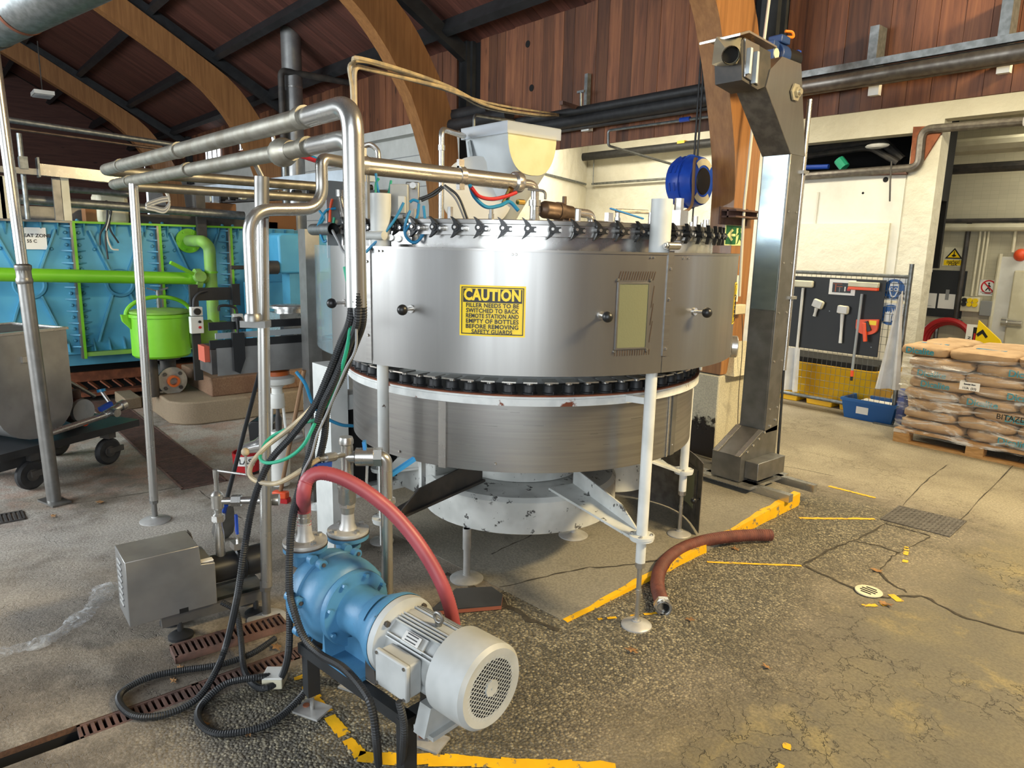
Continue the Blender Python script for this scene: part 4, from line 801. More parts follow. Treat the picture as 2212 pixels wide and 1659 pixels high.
B('nameplate', 'steel_bright', lambda m: m.box((.265, .0935, .0935), (.075, .034, .002), Matrix.Rotation(-.785, 3, 'X')))
def npm(m):
    for k in range(3): m.box((.265, .0935 + .008 * (k - 1), .0946 - .008 * (k - 1)), (.05, .0045, .0015), Matrix.Rotation(-.785, 3, 'X'))
B('nameplate_print', 'sign_black', npm)
tb = B('terminal_box', 'motor_grey', lambda m: m.bx(.20, .34, .11, .165, -.07, .055), bevel=.006)
B('terminal_lid', 'motor_grey', lambda m: m.bx(.195, .345, .165, .185, -.075, .06), tb, bevel=.005)
def tsc(m):
    for x in (.205, .335):
        for z in (-.065, .05): m.cyl((x, .184, z), (x, .189, z), .006, n=8)
B('screw', 'steel_dull', tsc, tb)
B('motor_flange', 'motor_grey', lambda m: m.lathe([(.11, .385), (.125, .395), (.150, .40), (.152, .42), (.150, .428)], axis=X, n=48))
def fbolt(m):
    for a in (.8, 2.3, 3.9, 5.5): m.hexn((.385, .128 * math.cos(a), .128 * math.sin(a)), (.402, .128 * math.cos(a), .128 * math.sin(a)), .011)
B('flange_bolt', 'dark_iron', fbolt)
B('lantern', 'pump_blue', lambda m: m.lathe([(.152, .428), (.154, .434), (.152, .45), (.135, .48), (.108, .53), (.097, .57), (.097, .64), (.102, .668)], axis=X, n=48, cap=False))
B('lantern_cover', 'pump_blue', lambda m: m.lathe([(.139, .485), (.112, .54)], axis=X, n=16, a0=.55, a1=1.5, cap=False))
B('back_flange', 'pump_blue', lambda m: m.lathe([(.10, .662), (.152, .664), (.155, .67), (.155, .688), (.13, .692)], axis=X, n=48))
def bb(m):
    for i in range(8): a = .3 + i * .785; m.hexn((.648, .138 * math.cos(a), .138 * math.sin(a)), (.664, .138 * math.cos(a), .138 * math.sin(a)), .010)
B('casing_bolt', 'pump_blue', bb)
B('volute', 'pump_blue', lambda m: m.lathe([(.145, .69), (.165, .70), (.178, .72), (.183, .75), (.183, .795), (.174, .80), (.174, .808), (.183, .812), (.183, .85), (.175, .88), (.14, .905), (.06, .915), (.001, .915)], axis=X, n=56, cap=False))
def lugs(m):
    for i in range(7):
        a = 1.15 + i * .9; c, s_ = math.cos(a), math.sin(a)
        for x in (.775, .835): m.cyl((x - .012, .19 * c, .19 * s_), (x + .012, .19 * c, .19 * s_), .021, n=14)
lg = B('lug', 'pump_blue', lugs)
def lh(m):
    for i in range(7):
        a = 1.15 + i * .9; c, s_ = math.cos(a), math.sin(a); m.cyl((.757, .193 * c, .193 * s_), (.77, .193 * c, .193 * s_), .008, n=8)
B('lug_bolt', 'dark_iron', lh)
# ports with flanges
def port(px, py, z, r, nm):
    c = atz(px, py, z); m = MB(); m.cyl((c.x, c.y, ZA + .10), (c.x, c.y, z - .02), r * .6, n=24).lathe([(r * .6, z - .04), (r, z - .026), (r, z - .010), (r * .5, z - .009)], base=(c.x, c.y, 0), n=36); k = m.build(nm, 'pump_blue', pump)
    m = MB(); m.lathe([(r * 1.02, z - .010), (r * 1.03, z - .006), (r * 1.02, z - .004)], base=(c.x, c.y, 0), n=36); m.build('gasket', 'dark_iron', k)
    m = MB(); m.lathe([(r * .3, z - .004), (r, z - .004), (r * 1.01, z + .004), (r, z + .008), (.034, z + .010), (.026, z + .03), (.0235, z + .06), (.0235, z + .075)], base=(c.x, c.y, 0), n=36, cap=False); m.build('steel_flange', 'pad_steel', k)
    m = MB()
    for i in range(4): a = .1 + i * 1.5708; m.hexn((c.x + r * .76 * math.cos(a), c.y + r * .76 * math.sin(a), z + .006), (c.x + r * .76 * math.cos(a), c.y + r * .76 * math.sin(a), z + .018), .0105)
    m.build('flange_bolt', 'steel_pipe', k); return c
c1 = port(659, 1170, .60, .077, 'suction_port'); c2 = port(752, 1146, .585, .077, 'discharge_port')
m = MB(); m.cyl((c1.x, c1.y, .67), (c1.x, c1.y, .71), .0225, n=20).cyl((c1.x, c1.y, .685), (c1.x, c1.y, .695), .025, n=20); m.build('hose_tail', 'steel_pipe', pump)
# stand
f0 = atz(675, 1535, 0); f1 = atz(928, 1603, 0); f2 = Vector((f0.x + .40, f0.y + .05, 0))
zb_ = .19; st = MB(PM)
for s_ in (-1, 1): st.bx(.24, .86, s_ * .12 - .022, s_ * .12 + .022, zb_ - ZA, zb_ + .045 - ZA)
st.bx(.24, .285, -.14, .14, zb_ - ZA, zb_ + .045 - ZA); st.bx(.80, .85, -.14, .14, zb_ - ZA, zb_ + .045 - ZA); st.build('stand_frame', 'black_paint', pump)
B('foot_casting', 'pump_blue', lambda m: m.prism([(.60, -.07), (.69, -.12), (.72, zb_ + .05 - ZA), (.52, zb_ + .05 - ZA)], (0, -.05, 0), X, (0, 0, 1), (0, .10, 0)).bx(.50, .74, -.11, .14, zb_ + .045 - ZA, zb_ + .06 - ZA).prism([(.69, -.02), (.70, -.15), (.72, zb_ + .05 - ZA), (.68, zb_ + .05 - ZA)], (0, -.14, 0), X, (0, 0, 1), (0, .28, 0)))
B('lantern_foot', 'dark_iron', lambda m: m.prism([(.45, -.11), (.50, -.10), (.50, zb_ + .05 - ZA), (.445, zb_ + .05 - ZA)], (0, -.10, 0), X, (0, 0, 1), (0, .20, 0)))
B('anchor_bolt', 'steel_bright', lambda m: m.hexn((.70, .125, zb_ + .06 - ZA), (.70, .125, zb_ + .08 - ZA), .013))
B('motor_foot', 'motor_grey', lambda m: m.prism([(.0, -.10), (.10, -.10), (.13, -.20), (-.05, -.20)], (.15, .02, 0), (0, 1, 0), (0, 0, 1), (.05, 0, 0)).bx(.13, .22, -.10, .13, -.21, -.195))
def sleg(p, ztop, plate=True, w=.045):
    m = MB(); 
    if plate:
        m.box((p.x, p.y, (ztop + .07) / 2), (w, w, ztop - .07)); k = m.build('leg', 'black_paint', pump)
        m = MB(); m.cyl((p.x, p.y, .006), (p.x, p.y, .08), .008, n=8).hexn((p.x, p.y, .06), (p.x, p.y, .07), .016); m.build('leg_screw', 'steel_pipe', k); m = MB(); m.box((p.x, p.y, .004), (.11, .085, .008), Matrix.Rotation(.45, 3, 'Z')); m.build('foot_plate', 'pad_steel', k)
        m = MB(); m.cyl((p.x - .03, p.y - .01, .008), (p.x - .03, p.y - .01, .012), .012, n=10); m.build('anchor_bolt', 'rust', k)
    else: m.box((p.x, p.y, ztop / 2), (w, w, ztop)); k = m.build('leg', 'black_paint', pump)
a0 = PM @ Vector((.83, .12, 0)); a1 = PM @ Vector((.265, .12, 0)); a2 = PM @ Vector((.265, -.12, 0)); a3 = PM @ Vector((.83, -.12, 0))
sleg(Vector((f0.x, f0.y, 0)), .25); sleg(Vector((a1.x, a1.y, 0)), .25, False); sleg(Vector((f1.x, f1.y, 0)), .25); sleg(Vector((a3.x, a3.y, 0)), .25)
# red suction hose
hp = [Vector((c1.x, c1.y, .66)), Vector((c1.x, c1.y, .72))] + pth((656, 1068, 2.37), (663, 1038, 2.36), (683, 1023, 2.36), (712, 1024, 2.37), (750, 1038, 2.38), (800, 1068, 2.39), (850, 1110, 2.4), (895, 1162, 2.4), (932, 1218, 2.4), (958, 1270, 2.4), (974, 1320, 2.42), (984, 1380, 2.45)) + [atd(992, 1450, 2.46)]; hp += [atz(990, 1490, .03)]
m = corr(hp, .0245, .010, 8, .94, 16); P = m.v; tag(m.build('suction_hose', 'red_hose'), 'ribbed red hose arching from the blue pump down behind the motor', 'hose')
# discharge valve tree on the second port
t = thing('valve_tree', 'stainless valve tree with blue lever above the blue pump', 'valve', (c2.x, c2.y, .66)); x, y = c2.x, c2.y; zd = zat(x, y, 958) - .975
m = MB(); m.lathe([(.0235, .655), (.0265, .67), (.0265, .69), (.033, .70), (.033, .75), (.036, .755), (.036, .77), (.026, .775), (.024, .80), (.021, .83), (.021, .97 + zd), (.027, .975 + zd), (.027, .99 + zd), (.024, 1.0 + zd)], base=(x, y, 0), n=24); m.build('riser', 'steel_pipe', t)
m = MB(); m.hexn((x, y, .682), (x, y, .70), .032); m.build('union_nut', 'steel_bright', t)
r0 = Vector((x, y, zat(x, y, 987))); r1 = atd(834, 1004, (r0 - CO).dot(CF) + .02); r1.z = r0.z; dirv = (r1 - r0).normalized(); LV = (r1 - r0).length
m = MB(); m.cyl(r0, r0 + dirv * .04, .022, n=16).lathe([(.024, .03), (.034, .035), (.034, .10), (.028, .105), (.028, .13)], base=r0, axis=dirv, n=20); m.hexn(r0 + dirv * .10, r0 + dirv * .13, .036); m.build('ball_valve', 'steel_pipe', t)
en = r0 + dirv * LV; m = MB(); m.tube(bend([r0 + dirv * min(.12, LV * .6), en, en - Vector((0, 0, .16))], .075, 8), .0235, 18).lathe([(.024, -.16), (.034, -.165), (.034, -.18), (.024, -.185), (.022, -.24)], base=en, n=20); m.cyl(en - Vector((0, 0, .24)), Vector((en.x, en.y, .33)), .022, n=16); m.build('elbow', 'steel_pipe', t)
m = MB(); m.beam(r0 + dirv * .075 - Vector((0, 0, .03)), r0 + dirv * .065 + Vector((0, 0, .06)), .03, .012); v0 = atd(838, 1030, (r0 - CO).dot(CF) + .06); m.beam(v0, atd(895, 991, (r0 - CO).dot(CF) + .12), .016, .016); m.build('lever_handle', 'handle_blue', t)
m = MB(); m.beam(r0 + dirv * .07 - Vector((0, 0, .13)), r0 + dirv * .075 - Vector((0, 0, .03)), .026, .008); m.build('lever_neck', 'steel_bright', t)
m = MB(); q0 = r0 + Vector((0, 0, .01)); q1 = atd(688, 992, 2.45); m.cyl(q0, q1, .010, n=8).cyl(q0.lerp(q1, .45), q0.lerp(q1, .8), .017, n=10); m.build('sample_cock', 'steel_pipe', t); m = MB(); d_ = (q1 - q0).normalized(); m.beam(q0.lerp(q1, .6) - Vector((0, 0, .03)), q1 - Vector((0, 0, .028)) + d_ * .02, .014, .026); m.build('cock_lever', 'royal_blue', t)
m = MB(); v = Vector((x - .09, y + .02, 0)); m.tube(bend([(x, y, .955 + zd), (x - .05, y + .03, .955 + zd), (x - .06, y + .03, .40)], .05), .022, 14); m.build('back_riser', 'steel_dull', t)
# ------------------------------------------------------------------ left: blue pasteuriser tank and what stands round it
XT = -8.0
tank = thing('pasteuriser_tank', 'long sky blue riveted steel tank with lime green flanges', 'tank', (XT, 2.0, 0))
zt_, zb_k = 1.785, .515
seams = [atx(px, 600, XT).y for px in (164, 346, 497)]; w0 = seams[1] - seams[0]; seams = [seams[0] - 2 * w0, seams[0] - w0] + seams + [seams[2] + w0]
m = MB(); m.bx(XT - 1.9, XT - .02, seams[0], 5.0, zb_k + .02, zt_ - .01); m.build('tank_body', 'tank_blue_dark', tank)
gm = MB(); gm.prism([(0, 0), (.085, 0), (0, .07)], (0, 0, -.006), (0, 1, 0), (1, 0, 0), (0, 0, .012)); gme = gm.mesh('gusset', smooth=False); gme.materials.append(MAT['tank_blue_dark'])
rv = MB(); rv.lathe([(.017, 0), (.017, .008), (.009, .018), (.001, .018)], axis=(1, 0, 0), n=8); rme = rv.mesh('rivet'); rme.materials.append(MAT['tank_blue_dark'])
for i in range(len(seams) - 1):
    y0, y1 = seams[i], seams[i + 1]; m = MB(); m.bx(XT - .02, XT, y0 + .004, y1 - .004, zb_k, zt_); m.build('tank_plate', 'tank_blue', tank)
    cy_, cz_ = (y0 + y1) / 2, (zt_ + zb_k) / 2 + .05
    if y1 < 0.2: continue
    if i < 4:
        m = MB(); m.tor((XT + .01, cy_, cz_), (1, 0, 0), .12, .022, 28, 6); m.build('stiffener_ring', 'tank_blue_dark', tank)
        for sy in (-1, 1):
            for sz in (-1, 1):
                m = MB(); ey = cy_ + sy * (w0 / 2 - .14); ez = cz_ + sz * .54 - .03; m.beam((XT + .02, cy_ + sy * .08, cz_ + sz * .11), (XT + .02, ey, ez), .016, .05, (1, 0, 0)); m.build('diagonal_rib', 'tank_blue_dark', tank)
        for yy, zz in ((cy_ - .33, cz_ + .05), (cy_ + .33, cz_ + .05), (cy_ - .2, cz_ + .33), (cy_ + .2, cz_ + .33)): inst('rivet', rme, tank, Matrix.Translation((XT, yy, zz)))
    for j in range(5):
        yy = y0 + (j + .75) * (y1 - y0) / 5.6; m = MB(); m.prism([(0, 0), (.06, 0), (0, -.12)], (XT, yy - .006, zt_ - .01), (1, 0, 0), (0, 0, 1), (0, .012, 0)); m.prism([(0, 0), (.06, 0), (0, .12)], (XT, yy - .006, zb_k + .03), (1, 0, 0), (0, 0, 1), (0, .012, 0)); m.build('edge_gusset', 'tank_blue_dark', tank)
for y in seams[2:5]:
    m = MB(); m.bx(XT, XT + .075, y - .020, y - .002, zb_k - .04, zt_); m.build('seam_flange', 'steel_dull', tank)
    m = MB(); m.bx(XT, XT + .077, y - .002, y + .022, zb_k - .04, zt_); m.build('seam_flange', 'lime', tank)
    for k in range(11):
        z = zb_k + .08 + k * (zt_ - zb_k - .12) / 10
        for s_ in (-1, 1): inst('gusset', gme, tank, Matrix.Translation((XT, y + s_ * .02, z)) @ Matrix.Scale(s_, 4, (0, 1, 0))); inst('rivet', rme, tank, Matrix.Translation((XT + .0, y + s_ * .055, z + .055)))
m = MB(); m.bx(XT - .02, XT + .08, seams[2], seams[4] + .4, zt_ - .012, zt_ + .008); m.build('top_flange', 'lime', tank)
m = MB(); m.bx(XT - .02, XT + .08, seams[0], seams[2], zt_ - .012, zt_ + .006); m.build('top_flange', 'steel_dull', tank)
m = MB(); m.bx(XT - .02, XT + .07, seams[2], seams[4], zb_k - .02, zb_k + .02); m.build('bottom_flange', 'lime_dull', tank)
m = MB(); m.bx(XT - 1.8, XT - .05, seams[1], 4.4, zb_k - .12, zb_k); m.build('underside', 'tank_blue_dark', tank)
m = MB(); m.bx(XT - 1.6, XT - .25, seams[0], 4.4, .02, zb_k - .12); m.build('dark_plinth', 'black_void', tank)  # black box painted in place of the shade under the tank
m = MB(); m.bx(XT - .25, XT - .20, .2, 2.4, .20, .30).bx(XT - .25, XT - .1, .2, 2.4, .06, .1); m.build('rusty_skirt', 'rust', tank)
for k in range(13): m = MB(); m.beam((XT - .19, .85 + k * .11, .20), (XT - .13, .92 + k * .11, .13), .05, .015); m.build('skirt_cleat', 'rust', tank)
# paper sign on the tank
sg = thing('zone_sign', 'white paper sign about the heat zone stuck on the blue tank', 'sign', atx(65, 515, XT + .03)); a_, b_ = atx(27, 490, XT + .03), atx(103, 539, XT + .03)
m = MB(); m.bx(XT + .026, XT + .03, a_.y, b_.y, b_.z, a_.z); m.build('sheet', 'paper', sg)
m = MB()
for s_, py, sz in (('HEAT ZONE', 509, .044), ('55 C', 521, .040)):
    vs, fs = text_mb(s_, sz, .001); cy_ = atx(75 if s_[0] == 'H' else 68, py, XT).y; cz_ = atx(70, py, XT).z; m.add([(XT + .031 + v.z, cy_ + v.x, cz_ + v.y) for v in vs], fs)
m.build('lettering', 'sign_black', sg, kind='stuff')
# loose wires over the tank edge
w = thing('wire_tails', 'cut black and white wires hanging over the blue tank edge', 'cable', atx(230, 480, XT + .1))
for k, (pts, mm) in enumerate(((((222, 440), (232, 436), (238, 470), (228, 510), (233, 560)), 'conduit'), (((222, 438), (240, 450), (236, 490), (256, 525)), 'conduit'), (((216, 440), (230, 440), (230, 480), (217, 505), (216, 530)), 'conduit'), (((225, 437), (238, 460), (230, 500), (240, 535), (256, 540)), 'cable_white'))):
    m = MB(); m.tube(catmull([atx(x, y, XT + .10) for x, y in pts]), .009, 6); m.build('wire', mm, w)
# lime pipework
XG = -7.55
g = thing('green_pipework', 'lime green painted pipe with lever valve running along the blue tank', 'pipe', (XG, 2.1, .7))
pl_, pr_ = atx(0, 588, XG), atx(432, 602, XG); m = MB(); m.cyl((XG, pl_.y - 1.2, pl_.z + .02), (XG, pr_.y, pr_.z), .060, n=20); m.build('long_pipe', 'lime', g)
vy = atx(456, 600, XG); f_ = atx(405, 520, XT); tp = atx(440, 512, XG)
m = MB(); m.tube(bend([(XT + .02, f_.y, f_.z), (XG, f_.y + .02, f_.z), (XG, vy.y, f_.z - .06), (XG, vy.y, zat(XG, vy.y, 695))], .20, 9), .058, 20); m.build('riser', 'lime_dull', g)
m = MB(); m.cyl((XT + .015, f_.y, f_.z), (XT + .05, f_.y, f_.z), .125, n=24); k_ = m.build('wall_flange', 'lime', g)
for a in range(6): m = MB(); m.cyl((XT + .05, f_.y + .1 * math.cos(a * 1.05), f_.z + .1 * math.sin(a * 1.05)), (XT + .065, f_.y + .1 * math.cos(a * 1.05), f_.z + .1 * math.sin(a * 1.05)), .013, n=6); m.build('flange_bolt', 'lime', k_)
zz = zat(XG, vy.y, 697); m = MB(); m.cyl((XG, vy.y, zz - .03), (XG, vy.y, zz + .01), .13, n=24); m.build('foot_flange', 'lime_dull', g)
for py in (588, 622): zc = zat(XG, vy.y, py); m = MB(); m.cyl((XG, vy.y, zc - .01), (XG, vy.y, zc + .01), .066, n=20); m.build('weld_collar', 'lime', g)
vv = atx(425, 602, XG); m = MB(); m.cyl((XG, vv.y - .02, vv.z), (XG, vv.y + .035, vv.z), .10, n=20).cyl((XG, vv.y + .03, vv.z), (XG, vy.y, vv.z), .05, n=16); m.cyl((XG + .05, vv.y, vv.z + .02), (XG + .14, vv.y, vv.z + .03), .055, n=14); m.build('butterfly_valve', 'lime_dull', g)
l0, l1 = atx(418, 592, XG + .15), atx(368, 567, XG + .2); m = MB(); m.beam(l0, l1, .035, .03); m.build('valve_lever', 'lime', g)
# strainer pot
pc = atx(347, 720, -7.0); pot = thing('strainer_pot', 'lime green round strainer pot with a clamped lid', 'pot', (-7.0, pc.y, .2)); zt2, zb2 = zat(-7.0, pc.y, 672), zat(-7.0, pc.y, 768); rp = .245
m = MB(); m.lathe([(rp - .02, zb2), (rp, zb2 + .02), (rp, zt2 - .05), (rp + .018, zt2 - .045), (rp + .018, zt2 - .02), (rp, zt2 - .015)], base=(-7.0, pc.y, 0), n=40); m.build('body', 'lime', pot)
m = MB(); m.lathe([(rp + .005, zt2 - .012), (rp + .01, zt2 + .005), (rp - .02, zt2 + .015), (.02, zt2 + .03)], base=(-7.0, pc.y, 0), n=40); m.build('lid', 'lime_dull', pot)
P = [(-7.0 + .0, pc.y + (rp + .03) * math.cos(a), zt2 - .03 + .16 * math.sin(a)) for a in [math.pi * i / 16 for i in range(17)]]; m = MB(); m.tube(P, .018, 8); m.build('clamp_bail', 'lime', pot)
m = MB(); m.cyl((-7, pc.y, zt2 + .03), (-7, pc.y, zt2 + .19), .016, n=10); m.beam((-7, pc.y - .09, zt2 + .21), (-7, pc.y, zt2 + .18), .02, .012).beam((-7, pc.y, zt2 + .18), (-7, pc.y + .09, zt2 + .21), .02, .012); m.build('wing_screw', 'galv', pot)
for s_ in (-1, 1): m = MB(); m.prism([(0, 0), (.07, 0), (.06, -.06), (0, -.13)], (-7.03, pc.y + s_ * rp, zt2 - .02), (0, s_, 0), (0, 0, 1), (.06, 0, 0)); m.build('lug', 'lime', pot)
m = MB(); m.lathe([(.11, 0), (.13, .03), (.13, .22), (.1, .25)], base=(-7.0, pc.y + rp - .02, zb2 + .18), axis=(0, 1, 0), n=20); m.build('side_port', 'lime_dull', pot); m = MB(); m.cyl((-7.1, pc.y - .08, .2), (-7.1, pc.y - .08, zb2), .06, n=16); m.build('pot_stand', 'dark_iron', pot)
# plinths
q = atz(395, 923, 0); zl = zat(q.x, q.y, 873); m = MB(); m.prism([(-7.7, q.y - .06), (q.x - .18, q.y - .06), (q.x - .06, q.y + .02), (q.x, q.y + .14), (q.x + .02, 3.6), (-7.7, 3.6)], (0, 0, 0), (1, 0, 0), (0, 1, 0), (0, 0, zl)); tag(m.build('concrete_plinth', 'plinth', bevel=.015), 'low stained concrete plinth with a rounded corner beside the drain grating', 'plinth', 'concrete plinths')
u0 = atz(458, 858, zl); zu = zat(u0.x, u0.y, 818); m = MB(); m.bx(-7.65, u0.x, u0.y, 3.5, zl, zu); tag(m.build('concrete_plinth', 'plinth_rust', bevel=.012), 'rust streaked upper concrete plinth under the bottle conveyor', 'plinth', 'concrete plinths')
m = MB(); a_ = atz(250, 880, 0); m.bx(-8.0, -7.55, a_.y + .05, q.y - .1, 0, .11); tag(m.build('concrete_plinth', 'plinth', bevel=.01), 'small concrete step under the blue tank', 'plinth', 'concrete plinths')
# cast iron gate valve on the plinth
vx = atz(380, 852, zl); gv = thing('gate_valve', 'black cast iron gate valve with small green handwheel on the plinth', 'valve', (vx.x - .2, vx.y, zl)); x, y = vx.x - .2, vx.y; zc = zat(x, y, 818)
m = MB(); m.lathe([(.11, -.10), (.13, -.09), (.10, .0), (.11, .10)], base=(x, y, zc), axis=(1, 0, 0), n=24); m.prism([(-.13, zl), (.13, zl), (.09, zc), (-.09, zc)], (x - .09, y, 0), (0, 1, 0), (0, 0, 1), (.07, 0, 0)); m.cyl((x, y, zc + .05), (x, y, zc + .20), .07, n=18).cyl((x, y, zc + .19), (x, y, zc + .215), .11, n=20).cyl((x, y, zc + .225), (x, y, zc + .245), .11, n=20).lathe([(.07, .245), (.05, .3), (.06, .36), (.03, .38), (.015, .45)], base=(x, y, zc), n=16); m.build('valve_body', 'dark_iron', gv)
m = MB(); m.lathe([(.05, .10), (.13, .10), (.13, .125), (.055, .125)], base=(x, y, zc), axis=(1, 0, 0), n=28); fl_ = m.build('open_flange', 'flange_grey', gv); m = MB(); m.lathe([(.036, .125), (.055, .125), (.055, .17), (.036, .17), (.036, .11), (.001, .11)], base=(x, y, zc), axis=(1, 0, 0), n=18, cap=False); m.build('spigot', 'copper_wire', gv)
for a in range(4): m = MB(); m.hexn((x + .125, y + .095 * math.cos(a * 1.57 + .78), zc + .095 * math.sin(a * 1.57 + .78)), (x + .145, y + .095 * math.cos(a * 1.57 + .78), zc + .095 * math.sin(a * 1.57 + .78)), .018); m.build('flange_bolt', 'dark_iron', fl_)
m = MB(); m.tor((x, y, zc + .45), (0, 0, 1), .10, .014, 24, 8).beam((x - .1, y, zc + .45), (x + .1, y, zc + .45), .02, .01).beam((x, y - .1, zc + .45), (x, y + .1, zc + .45), .02, .01); m.build('handwheel', 'lime_dull', gv)
m = MB(); m.cyl((x - .1, y, zc), (x - .7, y, zc), .08, n=16); m.build('inlet_pipe', 'dark_iron', gv)
# switch posts
XS = -6.7
ss = thing('switch_stand', 'black frame with two grey rotary switch boxes beside the lime pot', 'switch stand', (XS, atx(422, 780, XS).y, zu)); ya, yb = atx(422, 700, XS).y, atx(512, 700, XS).y
za, zb3 = zat(XS, ya, 622), zat(XS, ya, 650); m = MB()
for y in (ya, yb): m.bx(XS - .02, XS + .02, y - .035, y + .035, zu if y == ya else zb3 - .05, za + .03)
m.bx(XS - .02, XS + .0, ya, yb, zb3, za); m.build('frame', 'black_paint', ss)
for px, py0, py1, w in ((424, 663, 682, .05), (425, 684, 720, .055), (514, 678, 702, .045)):
    c = atx(px, (py0 + py1) / 2, XS + .06); h = (zat(XS, c.y, py0) - zat(XS, c.y, py1)) / 2; m = MB(); m.bx(XS + .02, XS + .08, c.y - w, c.y + w, c.z - h, c.z + h); b = m.build('switch_box', 'switch_grey', ss, bevel=.006); m = MB()
    if py0 != 684: m.cyl((XS + .08, c.y, c.z), (XS + .10, c.y, c.z), .03, n=16); m.build('rotary_knob', 'black_plastic', b)
    else:
        m.cyl((XS + .08, c.y + .02, c.z - .02), (XS + .092, c.y + .02, c.z - .02), .012, n=10); m.build('stop_button', 'red', b); m = MB(); m.cyl((XS + .08, c.y + .02, c.z + .03), (XS + .092, c.y + .02, c.z + .03), .012, n=10); m.build('start_button', 'black_plastic', b)
m = MB(); m.tube(catmull([atx(x, y, XS + .04) for x, y in ((418, 664), (420, 645), (432, 632), (448, 628))]), .012, 8); m.tube(catmull([atx(x, y, XS + .04) for x, y in ((513, 680), (508, 665), (490, 660), (474, 662), (473, 672))]), .012, 8); m.build('cable', 'conduit', ss)
# bottle infeed conveyor
XC = -4.35
a_, b_, c_, d_ = atx(468, 751, XC), atx(691, 738, XC), atx(468, 810, XC), atx(690, 794, XC)
cv = thing('bottle_conveyor', 'grey sided bottle conveyor leading into the filler', 'conveyor', (XC - .1, a_.y, 0))
m = MB(); m.bx(XC - .012, XC, a_.y, b_.y + .1, (c_.z + d_.z) / 2, (a_.z + b_.z) / 2); m.build('side_plate', 'steel_box', cv); zc1 = (a_.z + b_.z) / 2
m = MB(); m.bx(XC - .24, XC - .012, a_.y - .03, b_.y + .1, zc1 - .16, zc1 - .01); m.build('bed', 'dark_iron', cv); m = MB(); m.bx(XC - .22, XC - .03, a_.y - .03, b_.y + .1, zc1 - .008, zc1 + .004); m.build('chain', 'dark_iron', cv)
m = MB(); m.bx(XC - .16, XC - .04, a_.y - .06, a_.y - .03, zc1 - .085, zc1 + .01); m.build('end_guard', 'orange_dull', cv)
r0_, r1_ = atx(451, 706, XC).z, atx(451, 718, XC).z
for z in (r0_, r1_ - .075): m = MB(); m.bx(XC - .015, XC + .0, atx(451, 700, XC).y, atx(688, 700, XC).y, z - .024, z + .024); m.build('guide_rail', 'black_plastic', cv)
m = MB(); m.bx(XC - .02, XC - .008, a_.y, b_.y, r1_ - .045, r1_ - .01); m.build('rail_back', 'peg_grey', cv)
for px in (512, 667):
    y = atx(px, 740, XC).y; m = MB(); m.prism([(-.035, .06), (.035, .06), (.035, -.10), (.0, -.19), (-.035, -.17)], (XC + .004, y, r1_ - .07), (0, 1, 0), (0, 0, 1), (.03, 0, 0)); b = m.build('rail_bracket', 'black_plastic', cv); m = MB(); m.cyl((XC + .02, y, r0_ - .07), (XC + .02, y, r0_ + .05), .008, n=8).cyl((XC + .02, y, r0_ + .03), (XC + .02, y, r0_ + .05), .026, n=14); m.build('clamp_knob', 'black_plastic', b)
for px, py in ((513, 797), (663, 786), (684, 748), (684, 779)): p = atx(px, py, XC); m = MB(); m.cyl((XC, p.y, p.z), (XC + .008, p.y, p.z), .011, n=8); m.build('bolt', 'steel_bright', cv)
for k in range(5): p = a_.y + .06 + k * .13; m = MB(); m.bx(XC - .2, XC - .02, p, p + .06, zc1 + .004, zc1 + .012); m.build('chain_link', 'orange' if k < 3 else 'tube_blue', cv)
for yy in (b_.y + .02,): m = MB(); m.bx(XC - .16, XC - .10, yy, yy + .05, 0, zc1 - .15); m.build('leg', 'dark_iron', cv)
# white infeed frame of the filler and steel column
fr_ = thing('infeed_frame', 'white painted steel frame under the filler infeed beside the black conduits', 'machine frame', (-3.95, 1.75, 0))
x0 = atd(722, 900, 3.75); m = MB(); m.bx(x0.x - .14, x0.x + .06, x0.y - .05, x0.y + .05, .0, 1.02); m.build('column', 'white_paint', fr_)
m = MB(); m.bx(x0.x - .1, x0.x + .04, x0.y + .05, x0.y + .45, .78, .86).bx(x0.x - .1, x0.x + .04, x0.y + .05, x0.y + .45, .28, .33); m.build('rail', 'white_paint', fr_)
m = MB(); m.bx(x0.x - .25, x0.x + .02, x0.y + .06, x0.y + .5, .35, .77); m.build('dark_cabinet', 'black_void', fr_)  # black box standing in for the dark void behind the frame
c = atd(665, 600, 4.35); t = thing('steel_column', 'square stainless column standing behind the bottle conveyor', 'column', (c.x, c.y, 0)); m = MB(); m.bx(c.x - .055, c.x + .045, c.y - .03, c.y + .06, 0, zat(c.x, c.y, 495)); m.build('shaft', 'steel_dull', t)
# steel capping gear behind the conveyor
c = atd(622, 668, 4.9); t = thing('star_wheel_drive', 'low stainless drive unit with round top behind the bottle conveyor', 'machine', (c.x, c.y, 0)); m = MB(); m.lathe([(.12, c.z + .01), (.12, c.z + .025), (.10, c.z + .03)], base=(c.x, c.y, 0), n=24); m.bx(c.x - .1, c.x + .1, c.y - .1, c.y + .16, c.z - .18, c.z - .02).bx(c.x - .03, c.x + .04, c.y + .10, c.y + .16, 0, c.z - .18); m.cyl((c.x, c.y, c.z - .03), (c.x, c.y, c.z + .01), .09, n=20); m.build('drive_head', 'steel_bright', t)
